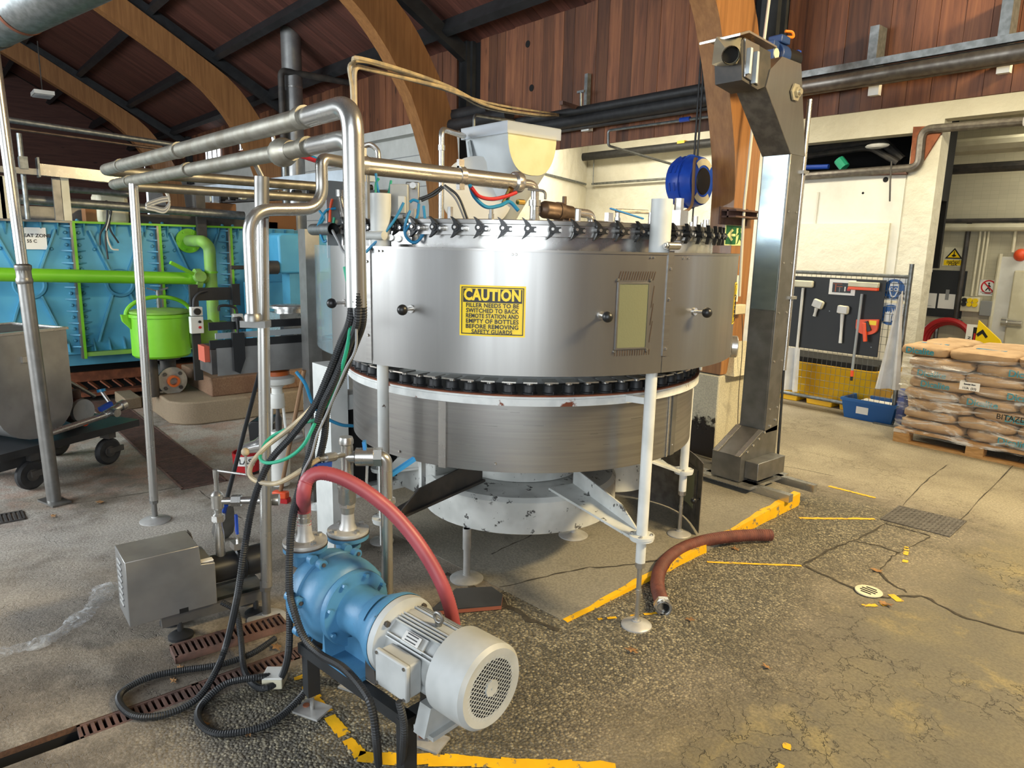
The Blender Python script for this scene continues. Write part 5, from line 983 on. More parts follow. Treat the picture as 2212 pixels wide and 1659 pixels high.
# blue gearbox on the tank end
c = atx(628, 548, -7.2); t = thing('tank_gearbox', 'sky blue gearbox housing with a shaft at the end of the tank', 'gearbox', (-7.2, c.y, 0)); s1 = atx(645, 548, -7.2).y + .35; m = MB(); m.prism([(c.y - .13, zat(-7.2, c.y, 510)), (c.y - .09, zat(-7.2, c.y, 504)), (s1, zat(-7.2, c.y, 504)), (s1, zat(-7.2, c.y, 590)), (c.y - .12, zat(-7.2, c.y, 590))], (-7.5, 0, 0), (0, 1, 0), (0, 0, 1), (.3, 0, 0)); m.build('housing', 'tank_blue', t, bevel=.02)
zz = zat(-7.2, c.y, 578); m = MB(); m.cyl((-7.25, c.y - .13, zz), (-7.25, c.y - .26, zz), .07, n=14).cyl((-7.25, c.y - .26, zz), (-7.25, c.y - .6, zz), .02, n=8); m.build('shaft', 'dark_iron', t); m = MB(); m.bx(-7.45, -7.25, c.y + .0, c.y + .12, 0, zat(-7.2, c.y, 590)); m.build('pedestal', 'tank_blue_dark', t)
m = MB(); e0, e1 = atx(575, 640, -7.4), atx(605, 690, -7.4); m.bx(-7.9, -7.7, atx(540, 600, -7.7).y, atx(660, 600, -7.7).y, .1, 1.2); m.build('end_panel', 'tank_blue', t); m = MB(); m.beam((-7.65, e0.y - .05, e0.z + .1), (-7.6, e1.y + .1, e1.z - .1), .06, .08); m.build('brace', 'tank_blue_dark', t)
# wheeled stainless tank
W1, W2, W3 = atz(70, 1056, 0), atz(240, 1003, 0), atz(8, 1008, 0)
tr = thing('tank_trolley', 'stainless U shaped tank on a black wheeled trolley with a small pump', 'trolley', (W1.x, W1.y, 0))
ex = Vector((W2.x - W1.x, W2.y - W1.y, 0)).normalized(); ey = Vector((-ex.y, ex.x, 0)); ey = ey if ey.x < 0 else -ey; TM = basis((W1.x, W1.y, 0), ex, ey, (0, 0, 1))
def TB(name, mm, fn, par=tr, **kw): m = MB(TM); fn(m); return m.build(name, mm, par, **kw)
LT = (W2 - W1).length; zp = .30
TB('deck', 'black_paint', lambda m: m.bx(-.22, LT + .22, -.06, .62, zp - .05, zp)); TB('deck_skirt', 'black_paint', lambda m: m.bx(-.2, .18, .0, .55, zp - .13, zp - .05))
for nm, x, y in (('wheel', 0, 0), ('wheel', LT, .02), ('wheel', 0, .55), ('wheel', LT, .55)):
    k = TB(nm, 'rubber', lambda m: m.lathe([(.05, -.022), (.085, -.025), (.10, -.012), (.10, .012), (.085, .025), (.05, .022)], base=(x, y, .10), axis=(0, 1, 0), n=28)); TB('hub', 'dark_iron', lambda m: m.cyl((x, y - .03, .10), (x, y + .03, .10), .04, n=14), k); TB('fork', 'dark_iron', lambda m: m.bx(x - .02, x + .10, y - .045, y - .03, .09, .13).bx(x - .02, x + .04, y - .045, y + .045, .2, zp - .05), tr)
f0_, f1_ = TM.inverted() @ atz(20, 975, zp), TM.inverted() @ atz(150, 935, zp); bx0, bx1 = -.16, -.16 + .52
zt3 = zat(W1.x, W1.y, 722); U = [(bx0, zt3), (bx0, zp + .22)] + [((bx0 + bx1) / 2 - .26 * math.cos(a), zp + .24 - .22 * math.sin(a)) for a in [math.pi * i / 12 for i in range(1, 12)]] + [(bx1, zp + .22), (bx1, zt3)]
def ubin(m):
    n = len(U); y0, y1 = .02, .56; vs = [(x, y0, z) for x, z in U] + [(x, y1, z) for x, z in U]; m.add(vs, [(i, i + 1, n + i + 1, n + i) for i in range(n - 1)] + [tuple(reversed(range(n))), tuple(range(n, 2 * n))])
tb_ = TB('tank', 'steel_box', ubin)
def trim(m):
    for y in (.02, .56): m.bx(bx0 - .01, bx1 + .01, y - .012, y + .012, zt3 - .005, zt3 + .012)
    for x in (bx0, bx1): m.bx(x - .012, x + .012, .02, .56, zt3 - .005, zt3 + .012)
TB('tank_rim', 'steel_bright', trim); TB('tank_inside', 'dark_iron', lambda m: m.bx(bx0 + .02, bx1 - .02, .04, .54, zt3 - .002, zt3 + .002)); TB('tank_lug', 'steel_bright', lambda m: m.bx(.03, .11, -.0, .02, zt3 - .19, zt3 - .15))
px0 = bx1 + .05
TB('pump_body', 'rust_iron', lambda m: m.lathe([(.04, 0), (.09, .01), (.10, .05), (.095, .10), (.085, .11), (.085, .20), (.06, .24)], base=(px0 + .10, .14, zp + .11), axis=(0, 1, 0), n=24).cyl((px0 + .10, .2, zp + .18), (px0 + .10, .2, zp + .26), .04, n=14)); TB('pump_front', 'motor_grey', lambda m: m.lathe([(.001, -.015), (.085, -.012), (.088, .0), (.088, .02)], base=(px0 + .10, .13, zp + .11), axis=(0, 1, 0), n=24, cap=False))
TB('motor', 'cream', lambda m: m.bx(px0 + .14, px0 + .24, .36, .50, zp + .08, zp + .22), bevel=.01); TB('handle_bar', 'steel_dull', lambda m: m.cyl((bx1 - .02, .3, zp + .46), (px0 + .26, .2, zp + .18), .014, n=10))
k = TB('outlet_pipe', 'steel_pipe', lambda m: m.cyl((bx1 - .24, -.06, zp + .06), (px0 + .12, -.08, zp + .10), .022, n=14).cyl((px0 + .10, -.08, zp + .10), (px0 + .26, -.05, zp + .13), .028, n=14).cyl((px0 + .16, -.14, zp + .11), (px0 + .16, -.03, zp + .11), .03, n=14).cyl((px0 + .26, -.05, zp + .13), (px0 + .30, -.045, zp + .138), .036, n=16).cyl((px0 + .22, -.02, zp + .13), (px0 + .20, .05, zp + .24), .014, n=10)); TB('blue_lever', 'royal_blue', lambda m: m.beam((px0 + .06, -.09, zp + .15), (px0 + .15, -.10, zp + .18), .03, .03), k); TB('blue_cap', 'tube_blue', lambda m: m.cyl((px0 + .20, .05, zp + .24), (px0 + .20, .055, zp + .26), .03, n=14), k); TB('red_cap', 'orange', lambda m: m.sph((bx1 + .02, -.05, zp + .07), .024, 10), k)
# pipe racks above the tank
def run(name, label, p, q, r, mm, X=-7.7, cat='pipe', ext=1.5):
    a, b = atx(*p, X), atx(*q, X); d = (b - a).normalized(); m = MB(); m.cyl(a - d * ext, b, r, n=12); return tag(m.build(name, mm), label, cat)
run('grey_pipe', 'grey pipe crossing high in front of the dark arches', (19, 259), (396, 316), .028, 'galv', -8.6); run('thin_pipe', 'thin purple grey pipe just under the high grey pipe', (19, 277), (360, 324), .014, 'bronze', -8.6)
run('hand_rail', 'long grey handrail pipe above the blue tank', (0, 427), (527, 466), .042, 'galv', -7.6, 'rail'); run('hand_rail', 'second grey rail pipe above the handrail', (0, 398), (290, 420), .03, 'galv', -7.9, 'rail')
t = thing('steel_trough', 'bright steel trough section running over the blue tank', 'trough', atx(80, 380, -7.4)); a_, b_ = atx(80, 366, -7.4), atx(330, 393, -7.4); m = MB(); m.beam(a_, b_, .10, .095); m.build('trough_beam', 'steel_bright', t); a2, b2 = atx(-40, 362, -7.4), atx(80, 372, -7.4); m = MB(); m.beam(a2, b2, .07, .05); m.build('trough_beam', 'steel_dull', t); m = MB(); p = atx(82, 362, -7.4); m.box(p, (.12, .015, .16)); p = atx(50, 352, -7.4); m.box(p, (.1, .06, .1)); m.build('end_plate', 'galv', t)
for px, pt, pb_, mm in ((128, 385, 470, 'steel_dull'), (146, 383, 466, 'cream'), (60, 288, 470, 'galv'), (15, 380, 470, 'cream'), (5, 380, 470, 'cream')):
    p = atx(px, pb_, -7.45); m = MB(); m.bx(-7.47, -7.43, p.y - .03, p.y + .03, zt_, zat(-7.45, p.y, pt)) if mm != 'galv' else m.cyl((-7.45, p.y, zt_), (-7.45, p.y, zat(-7.45, p.y, pt)), .02, n=10); m.build('upright', mm, t)
m = MB(); a_, b_ = atx(-30, 470, -8.3), atx(205, 480, -8.3); m.bx(-8.35, -8.28, a_.y - 1, b_.y, zt_, zt_ + .14); m.build('kerb_sheet', 'steel_dull', t)
t = thing('tank_motor', 'cream motor box with rusty drum behind the handrail', 'motor', atx(235, 470, -8.1)); m = MB(); p = atx(238, 452, -8.1); m.box(p, (.3, .28, .30)); m.build('housing', 'cream', t, bevel=.04); m = MB(); p = atx(195, 452, -8.1); m.box(p - Vector((0, 0, .06)), (.2, .12, .14)); m.build('orange_block', 'cardboard_brown', t); m = MB(); p = atx(300, 465, -8.2); m.bx(-8.5, -8.0, p.y - .25, p.y + 1.2, zt_, zt_ + .10); m.build('dark_tray', 'dark_iron', t)
w = thing('cable_coil', 'loop of white cables hanging between the polished pipes', 'cable', atx(350, 430, -6.5))
for k in range(4): m = MB(); m.tube(catmull([atx(x, y + k * 3, -6.5) for x, y in ((352, 398), (362, 415), (366, 435), (355, 450), (335, 446), (316, 440), (345, 428), (362, 425))]), .008, 6); m.build('cable', 'cable_white' if k % 2 else 'cable_grey', w)
m = MB(); p = atx(436, 520, -7.9); m.bx(-7.92, -7.86, p.y - .045, p.y + .045, zat(-7.9, p.y, 520), zat(-7.9, p.y, 405)); tag(m.build('slotted_upright', 'dark_iron'), 'dark slotted upright standing on the blue tank rim', 'upright')
for k in range(3):
    p = atx((470, 560, 600)[k], 470, -8.6); m = MB(); m.bx(-8.7, -8.4, p.y - .2, p.y + .15, zt_, zat(-8.6, p.y, (440, 478, 440)[k])); tag(m.build('storage_crate', ('cardboard_brown', 'cardboard_brown', 'cardboard_brown')[k], bevel=.01), ('brown carton behind the rail over the tank, nearest the slotted upright', 'brown carton behind the polished S bend', 'brown carton seen left of the square steel column')[k], 'carton')
# air conveyor beam
t = thing('air_conveyor', 'pale grey overhead conveyor beam with black rollers behind the pipes', 'conveyor', aty(573, 400, 2.75)); a_, b_ = aty(440, 413, 2.75), aty(800, 377, 2.75); m = MB(); m.beam(a_, b_, .10, .10); m.build('beam', 'beam_grey', t); m = MB(); m.beam(a_ + Vector((0, .12, -.12)), b_ + Vector((0, .12, -.12)), .10, .03); m.build('lower_rail', 'dark_iron', t)
for k in range(12): p = a_.lerp(b_, (k + .5) / 12); m = MB(); m.cyl(p + Vector((0, .02, -.09)), p + Vector((0, .1, -.09)), .03, n=10); m.build('roller', 'cream' if k % 3 == 0 else 'black_plastic', t)
for f in (.1, .9): p = a_.lerp(b_, f); m = MB(); m.bx(p.x - .03, p.x + .03, p.y - .03, p.y + .03, 0, p.z - .05); m.build('leg', 'beam_grey', t)
# flue and black pipe
Y = 4.0
while aty(632, 66, Y).z < zroof(Y) and Y < 5: Y += .02
p = aty(632, 200, Y); t = thing('steel_flue', 'tall round stainless flue rising through the timber ceiling', 'flue', (p.x, Y, 0)); m = MB(); m.cyl((p.x, Y, .0), (p.x, Y, zroof(Y) + .06), .135, n=28); m.build('flue_pipe', 'steel_box', t); m = MB(); 
for py in (190, 330): z = zat(p.x, Y, py); m.cyl((p.x, Y, z - .01), (p.x, Y, z + .01), .138, n=28)
m.build('flue_joint', 'steel_pipe', t); m = MB(); m.cyl((p.x + .02, Y - .16, 1.8), (p.x + .02, Y - .16, zat(p.x, Y, 200)), .05, n=14); m.build('side_pipe', 'galv', t)
q0 = Vector((p.x + .1, Y - .2, zat(p.x + .1, Y - .2, 152))); q1 = atx(846, 193, p.x + .1); m = MB(); m.tube(bend([q0 - Vector((0, 0, .9)), q0, Vector((q0.x, min(q1.y, YW - .1), q0.z))], .08), .045, 12); m.build('black_pipe', 'dark_iron', t)
# ventilation duct in the corner above
t = thing('ventilation_duct', 'taped galvanised ventilation duct crossing overhead at the ceiling', 'duct', atd(60, 30, 4.3)); a_, b_ = atd(-120, 92, 4.7), atd(260, -95, 3.9); m = MB(); m.cyl(a_, b_, .165, n=32); m.build('duct', 'galv', t); d_ = (b_ - a_).normalized()
for f, mm in ((.30, 'dark_iron'), (.47, 'rust')): p = a_.lerp(b_, f); m = MB(); m.cyl(p - d_ * .012, p + d_ * .012, .168, n=32); m.build('tape_band', mm, t)
p = atd(92, 203, 11.5); t = thing('hanging_lamp', 'unlit grey louvred lamp hanging under the dark ceiling', 'lamp', p); m = MB(); m.box(p, (.42, .28, .06)); m.build('housing', 'white_plain', t); m = MB()
for k in range(5): m.box(p + Vector((-.16 + k * .08, 0, -.035)), (.012, .25, .02))
m.build('louvre', 'print_grey', t); m = MB(); m.cyl(p, p + Vector((0, 0, .8)), .008, n=6); m.build('hanger', 'dark_iron', t)
# bright barred windows glimpsed under the planks
for i, (px0, px1, py0, py1) in enumerate(((447, 480, 300, 338), (520, 535, 300, 322))):
    a_, b_ = aty(px0, py0, YW + .035), aty(px1, py1, YW + .035); m = MB(); m.bx(a_.x, b_.x, YW - .012, YW - .006, b_.z, a_.z); wd = struct(m.build('window_%d' % (i + 1), NT('window_glow%d' % i).set(c=(.9, .95, 1), em=(.92, .97, 1), es=3.0).m)); m = MB()
    for k in range(3): x = a_.x + (b_.x - a_.x) * (k + .5) / 3; m.bx(x - .012, x + .012, YW - .03, YW - .012, b_.z, a_.z)
    m.build('window_bar', 'dark_iron', wd)
# ------------------------------------------------------------------ hopper, reel and fittings round the filler top
M_ = atd(1097, 280, 4.25); hw, hd = .43, .40; zt4 = M_.z
hp = thing('cap_hopper', 'grey plastic cap hopper with a clear lid rising behind the filler', 'hopper', (M_.x - hw / 2, M_.y + hd / 2, 0))
ns_, np_ = 12, 20; vs = []
def ups(dep, nar): return [((hd / 2) * (1 - nar * min(1, math.sin(a) * 1.2)) * math.copysign(abs(math.cos(a)) ** .75, math.cos(a)), -dep * math.sin(a) ** .9) for a in [math.pi * i / np_ for i in range(np_ + 1)]]
for k_ in range(ns_ + 1):
    s_ = k_ / ns_; dep = .25 + .42 * min(1, s_ * 1.3) ** .9; nar = .55 * min(1, s_ * 1.4)
    for y_, z_ in ups(dep, nar): vs.append((M_.x - s_ * (hw - .17 * max(0, -z_ - .1)), M_.y + hd / 2 + y_ - .05 * s_ * min(1, -z_), zt4 + z_))
q_ = np_ + 1; m = MB(); m.add(vs, [(i * q_ + j, i * q_ + j + 1, (i + 1) * q_ + j + 1, (i + 1) * q_ + j) for i in range(ns_) for j in range(np_)] + [tuple(ns_ * q_ + j for j in range(q_))]); m.build('hopper_body', 'grey_plastic', hp)
m = MB(); m.prism(ups(.25, 0), (M_.x - .002, M_.y + hd / 2, zt4), (0, 1, 0), (0, 0, 1), (.006, 0, 0)); m.build('end_plate', 'pale_yellow', hp)
m = MB(); m.bx(M_.x - hw + .12, M_.x - hw + .26, M_.y + .1, M_.y + .26, zt4 - .9, zt4 - .6); m.build('hopper_throat', 'pale_yellow', hp)
m = MB(); g_ = .02
for a in ((M_.x - hw - g_, M_.x + g_, M_.y - g_, M_.y - g_ + .004), (M_.x - hw - g_, M_.x + g_, M_.y + hd + g_, M_.y + hd + g_ + .004), (M_.x - hw - g_, M_.x - hw - g_ + .004, M_.y - g_, M_.y + hd + g_), (M_.x + g_ - .004, M_.x + g_, M_.y - g_, M_.y + hd + g_)): m.bx(*a, zt4 - .02, zt4 + .045)
m.bx(M_.x - hw - g_, M_.x + g_, M_.y - g_, M_.y + hd + g_, zt4 + .045, zt4 + .05); m.build('clear_lid', 'acrylic', hp)
m = MB(); m.beam((M_.x - hw + .05, M_.y - .006, zt4 - .03), (M_.x - hw + .13, M_.y - .006, zt4 - .28), .03, .006, (0, 1, 0)); m.build('slot_plate', 'galv', hp)
q = atd(1030, 420, 4.55); m = MB(); m.lathe([(.17, -.05), (.20, -.05), (.23, .0), (.23, .05), (.20, .06), (.12, .04), (.001, .04)], base=q, axis=(.75, -.55, .1), n=36, cap=False); m.build('sorter_disc', 'white_plain', hp)
m = MB(); m.bx(M_.x - .30, M_.x - .12, M_.y + .05, M_.y + .2, 0, zt4 - .76); m.build('stand', 'grey_plastic', hp)
a_, b_ = atd(953, 470, 4.2), atd(953, 284, 4.2); c_ = atd(1002, 294, 4.5); t = thing('steel_pipe_frame', 'slim polished pipe rising beside the timber arch and turning to the hopper', 'pipe', (a_.x, a_.y, 0)); m = MB(); m.tube(bend([(a_.x, a_.y, 0), (a_.x, a_.y, b_.z), c_], .05), .017, 12); m.build('pipe', 'steel_pipe', t); m = MB(); m.cyl((a_.x, a_.y, b_.z - .12), (a_.x, a_.y, b_.z - .09), .021, n=12); m.build('collar', 'steel_bright', t)
m = MB(); m.tube(bend(pth((1024, 300, 5.0), (1024, 248, 5.0), (1110, 262, 5.6)), .04), .011, 8); tag(m.build('thin_pipe', 'galv'), 'thin grey pipe above the hopper lid', 'pipe')
# valve bracket with blue tubes on the left of the bowl
t = thing('valve_bracket', 'steel bracket with pneumatic valves and looping blue tubes beside the white post', 'valve block', atd(880, 540, 2.95)); dp = 2.93
def pbox(px0, px1, py0, py1, d0, d1, name, mm, **kw):
    a, b = atd(px0, py0, d0), atd(px1, py1, d0); R = Matrix((CR, CF, CU)).transposed(); c = atd((px0 + px1) / 2, (py0 + py1) / 2, (d0 + d1) / 2); w = (px1 - px0) * d0 / FPX; h = (py1 - py0) * d0 / FPX; m = MB(); Rz = Matrix.Rotation(HEAD, 3, 'Z'); m.box(c, (w, d1 - d0, h), Rz); return m.build(name, mm, t, **kw)
pbox(838, 890, 500, 527, 2.90, 2.91, 'mount_plate', 'steel_pipe'); pbox(878, 906, 395, 490, 2.96, 3.0, 'valve_block', 'steel_dull', bevel=.004); pbox(845, 884, 400, 470, 2.93, 3.0, 'solenoid', 'motor_grey', bevel=.004); pbox(862, 876, 425, 460, 2.90, 2.95, 'valve_body', 'white_paint'); pbox(850, 872, 465, 500, 2.92, 2.97, 'valve_body', 'steel_dull'); pbox(892, 914, 480, 545, 2.98, 3.02, 'support', 'steel_dull'); pbox(775 + 8, 797, 370, 540, 3.08, 3.14, 'side_post', 'steel_dull')
for px, py in ((845, 515), (862, 517), (893, 403)): p = atd(px, py, 2.895); m = MB(); m.cyl(p, p - CF * .02, .013, n=12); m.build('bolt', 'steel_bright', t)
for pts in (((905, 440), (900, 470), (882, 490), (875, 505), (885, 520), (900, 522), (915, 505), (918, 480), (915, 445)), ((886, 455), (878, 475), (874, 500), (882, 518), (898, 524), (910, 510), (912, 490)), ((872, 438), (855, 470), (830, 505), (805, 530), (790, 545)), ((905, 436), (893, 432), (885, 437))): m = MB(); m.tube(catmull([atd(x, y, 2.87) for x, y in pts]), .0058, 8); m.build('blue_tube', 'tube_blue', t)
for pts, mm in ((((845, 390), (838, 420), (815, 440), (812, 400), (818, 385)), 'tube_green'), (((880, 420), (870, 455), (850, 480), (835, 495)), 'cable_grey'), (((905, 430), (930, 420), (955, 402)), 'conduit'), (((910, 434), (940, 420), (958, 404)), 'conduit'), (((958, 402), (985, 430), (1005, 475)), 'cable_grey'), (((960, 400), (990, 425), (1012, 478)), 'conduit'), (((812, 375), (815, 400), (822, 430)), 'tube_blue')): m = MB(); m.tube(catmull([atd(x, y, 2.95) for x, y in pts]), .0055, 7); m.build('wire', mm, t)
m = MB(); P = [atd(795, 345, 3.2), atd(782, 330, 3.2), atd(785, 318, 3.2), atd(800, 313, 3.2), atd(815, 325, 3.2), atd(818, 345, 3.2)]; m.tube(catmull(P), .012, 10); m.build('steel_loop', 'steel_bright', t)
# left cylinder unit
t = thing('lift_cylinder', 'small pneumatic cylinder with coloured tubes behind the hanging pipes', 'cylinder', atd(735, 560, 3.2)); a_, b_ = atd(742, 470, 3.2), atd(733, 425, 3.2); m = MB(); m.cyl(a_, b_, .017, n=14).cyl(b_, b_ + Vector((0, 0, .03)), .026, n=14); m.cyl(atd(742, 535, 3.2), a_, .008, n=8); m.build('barrel', 'steel_bright', t); p = atd(738, 500, 3.2); m = MB(); m.box(p, (.10, .06, .02)); m.build('cross_plate', 'steel_pipe', t); m = MB(); m.bx(p.x - .03, p.x - .02, p.y - .06, p.y + .06, p.z - .12, p.z + .22); m.build('back_plate', 'peg_grey', t)
for pts, mm in ((((690, 455), (700, 470), (690, 490), (698, 520), (706, 520)), 'tube_blue'), (((726, 450), (705, 455), (690, 480), (686, 492)), 'tube_blue'), (((718, 430), (714, 450), (712, 480)), 'orange'), (((722, 470), (720, 490)), 'tube_green')): m = MB(); m.tube(catmull([atd(x, y, 3.15) for x, y in pts]), .006, 7); m.build('tube', mm, t)
# red and blue air lines over the pipes
t = thing('air_lines', 'red and blue air hoses lying over the dusty pipes', 'hose', atd(660, 335, 3.3)); m = MB(); m.tube(catmull([atd(x, y, 3.3) for x, y in ((632, 332), (660, 340), (685, 348), (720, 356))]), .010, 8); m.build('red_hose', 'red', t); m = MB(); m.tube(catmull([atd(x, y, 3.35) for x, y in ((640, 325), (665, 335), (690, 346), (722, 352))]), .009, 8); m.build('blue_hose', 'tube_blue', t)
# blue hose reel
rc = atd(1493, 393, 5.35); ax = Vector((.99, .1, 0)).normalized(); rl_ = thing('hose_reel', 'round blue hose reel with black disc hanging beside the timber arch', 'hose reel', rc); rr = .185
m = MB(); m.lathe([(.10, -.12), (rr * .9, -.12), (rr, -.09), (rr + .004, 0), (rr, .05), (rr * .93, .09), (rr * .55, .10)], base=rc, axis=ax, n=40); m.build('drum_case', 'reel_blue', rl_)
m = MB(); m.lathe([(.0, .113), (.02, .113), (rr * .5, .108), (rr * .56, .095)], base=rc, axis=ax, n=36, cap=False); m.build('side_disc', 'black_plastic', rl_)
u_, w_ = frame(ax)
for a0_ in (math.pi * .5, math.pi * 1.5):
    m = MB(); vs = []; n = 14
    for i in range(n + 1):
        a = a0_ - .75 + 1.5 * i / n; d = u_ * math.cos(a) + w_ * math.sin(a); vs += [rc + d * rr * .62 + ax * .1035, rc + d * rr * .88 + ax * .1015, rc + d * rr * .88 + ax * .099, rc + d * rr * .62 + ax * .101]
    m.add(vs, [(i * 4 + q, i * 4 + (q + 1) % 4, i * 4 + 4 + (q + 1) % 4, i * 4 + 4 + q) for i in range(n) for q in range(4)]); m.build('label_band', 'cream', rl_)
for k in range(9):
    a = 2 * math.pi * k / 18 + 1.0; 
    for h in (-.07, -.03, .01): d = u_ * math.cos(a * 2) + w_ * math.sin(a * 2); m = MB(); tn = ax.cross(d); m.beam(rc + ax * (h - .004) + d * (rr + .002) - tn * .03, rc + ax * (h - .004) + d * (rr + .002) + tn * .03, .012, .006, d); m.build('case_rib', 'royal_blue', rl_)
m = MB(); m.lathe([(rr + .002, -.004), (rr + .014, -.003), (rr + .014, .003), (rr + .002, .004)], base=rc, axis=ax, n=40, cap=False); m.build('case_seam', 'reel_blue', rl_)
h0 = rc - Vector((0, 0, .02)) - CF * .19 - CR * .03; m = MB(); m.tube(catmull([rc - CF * .12 + Vector((-.0, 0, .13)), h0 + Vector((0, 0, .12)), h0, h0 - Vector((0, 0, .2)), atd(1466, 462, 5.0)]), .011, 8); m.build('hose', 'broom_wood', rl_)
m = MB(); m.cyl(rc + Vector((.02, .03, .16)), rc + Vector((.02, .03, zroof(rc.y) - rc.z - .2)), .008, n=6).cyl(rc + Vector((-.01, .03, .16)), rc + Vector((-.01, .03, zroof(rc.y) - rc.z - .2)), .008, n=6); m.build('hanging_cord', 'conduit', rl_)
m = MB(); m.cyl(rc + Vector((.0, .05, -.17)), rc + Vector((.0, .05, -.6)), .006, n=6); m.build('lower_cord', 'conduit', rl_)
# stop valve and pull post by the right white post
a_ = norm(cylhit(1466, 520, .93)[0], FA); p = fp(a_, .92, zt1); t = thing('air_inlet_fitting', 'hexagonal steel hose fitting on the bowl under the blue reel', 'fitting', p); m = MB(); m.box(p + Vector((0, 0, .035)), (.06, .06, .07), Matrix.Rotation(a_, 3, 'Z')); m.hexn(p + Vector((0, 0, .07)), p + Vector((0, 0, .12)), .02); m.build('body', 'steel_pipe', t)
# exit sign, rusty bracket, switch box and conduits on the nearest arch
Xa = AX[0] + .092; sg = thing('exit_sign', 'green glowing exit sign with arrow and running figure on the timber arch', 'sign', atx(1585, 507, Xa)); a_, b_ = atx(1567, 484, Xa), atx(1604, 531, Xa); y0, y1, z0, z1 = a_.y, b_.y, b_.z, a_.z; W_, H_ = y1 - y0, z1 - z0
m = MB(); m.bx(Xa, Xa + .004, y0, y1, z0, z1); m.build('plate', 'glow', sg); m = MB(); m.bx(Xa + .004, Xa + .005, y0 + .04 * W_, y0 + .58 * W_, z0 + .05 * H_, z1 - .05 * H_).bx(Xa + .004, Xa + .005, y0 + .58 * W_, y1 - .04 * W_, z1 - .16 * H_, z1 - .05 * H_); m.build('green_field', 'sign_green', sg)
def fig(poly, name, mm, x=Xa + .005): m = MB(); m.prism([(y0 + a * W_, z0 + b * H_) for a, b in poly], (x, 0, 0), (0, 1, 0), (0, 0, 1), (.001, 0, 0)); return m.build(name, mm, sg)
fig([(.10, .5), (.34, .8), (.42, .72), (.30, .56), (.54, .56), (.54, .44), (.30, .44), (.42, .28), (.34, .2)], 'arrow', 'glow'); fig([(.66, .62), (.80, .66), (.88, .52), (.96, .5), (.96, .45), (.86, .44), (.82, .36), (.92, .24), (.90, .1), (.86, .1), (.86, .22), (.76, .32), (.70, .12), (.64, .06), (.62, .1), (.66, .14), (.70, .36), (.72, .52), (.66, .52), (.62, .44), (.59, .46)], 'running_figure', 'sign_green'); m = MB(); m.cyl((Xa + .005, y0 + .74 * W_, z0 + .74 * H_), (Xa + .006, y0 + .74 * W_, z0 + .74 * H_), .05 * W_ + .006, n=14); m.build('figure_head', 'sign_green', sg)
t = thing('steel_bracket', 'rusty steel bracket bolted to the timber arch over the exit sign', 'bracket', atx(1600, 465, Xa)); a_, b_ = atx(1572, 452, Xa + .06), atx(1632, 474, Xa + .06); m = MB(); m.bx(Xa, Xa + .13, a_.y, b_.y + .02, a_.z - .012, a_.z).bx(Xa, Xa + .13, a_.y, b_.y + .02, b_.z, b_.z + .012).bx(Xa + .055, Xa + .07, a_.y, b_.y, b_.z, a_.z).bx(Xa, Xa + .01, a_.y - .02, b_.y - .03, b_.z - .05, a_.z + .02); m.build('stub_beam', 'rust_iron', t)
m = MB(); m.tube([atx(1664, -20, -3.0), atx(1650, 90, -3.0), atx(1626, 270, -3.0), atx(1608, 440, -3.0), atx(1597, 640, -3.0)], .011, 8); tag(m.build('wall_conduit', 'cable_white'), 'thin white conduit running down in front of the nearest timber arch', 'conduit')
t = thing('switch_box', 'cream switch box fixed low on the nearest timber arch', 'switch', atx(1592, 668, Xa)); p = atx(1592, 668, Xa + .03); m = MB(); m.box(p, (.06, .15, .075)); m.build('box', 'cream', t, bevel=.006); m = MB(); m.tube(catmull([p + Vector((.03, .03, -.04)), p + Vector((.05, .04, -.3)), p + Vector((.06, .03, -.7)), p + Vector((.1, .0, -1.0))]), .003, 5); m.build('pull_cord', 'dark_iron', t); m = MB(); m.box(p + Vector((.1, 0, -1.02)), (.025, .02, .035)); m.build('cord_tag', 'slate', t); p2 = p + Vector((0, -.07, .16)); m = MB(); m.box(p2, (.03, .09, .2)); m.build('paper_tag', 'paper', t)
# digital scale on the pedestal
p = Vector((-3.42, 4.88, .70)); t = thing('digital_scale', 'white digital scale with black display on the concrete pedestal', 'scale', p); m = MB(); m.prism([(-.12, 0), (.12, 0), (.12, .07), (-.09, .07), (-.12, .05)], p - Vector((.14, 0, 0)) + Vector((0, 0, .008)), (0, 1, 0), (0, 0, 1), (.28, 0, 0)); m.build('scale_body', 'white_plain', t, bevel=.006); m = MB(); m.bx(p.x - .15, p.x + .15, p.y - .10, p.y + .13, p.z + .08, p.z + .092); m.build('pan', 'steel_pipe', t); m = MB(); m.bx(p.x - .12, p.x + .12, p.y - .126, p.y - .12, p.z + .012, p.z + .05); m.build('display', 'sign_black', t); m = MB(); vs, fs = text_mb('OCHOICE', .034); m.add([(p.x - .0 + v.x, p.y - .1265 - v.z, p.z + .031 + v.y) for v in vs], fs); m.build('lettering', 'paper', t)
m = MB(); m.box(p + Vector((.0, .02, .12)), (.09, .06, .055)); c = tag(m.build('small_clock', 'white_plain', bevel=.01), 'small white cube clock standing on the digital scale', 'clock'); m = MB(); m.box(p + Vector((0, -.011, .12)), (.06, .004, .035)); m.build('clock_face', 'slate', c); m = MB(); m.box(p + Vector((-.16, .08, .11)), (.10, .03, .10)); tag(m.build('red_box', 'red'), 'small red box behind the digital scale', 'box')
m = MB(); p = Vector((-3.2, 5.35, 0)); m.tube([(p.x, p.y + .3, .3), (p.x, p.y + .3, 2.5)], .06, 10); 
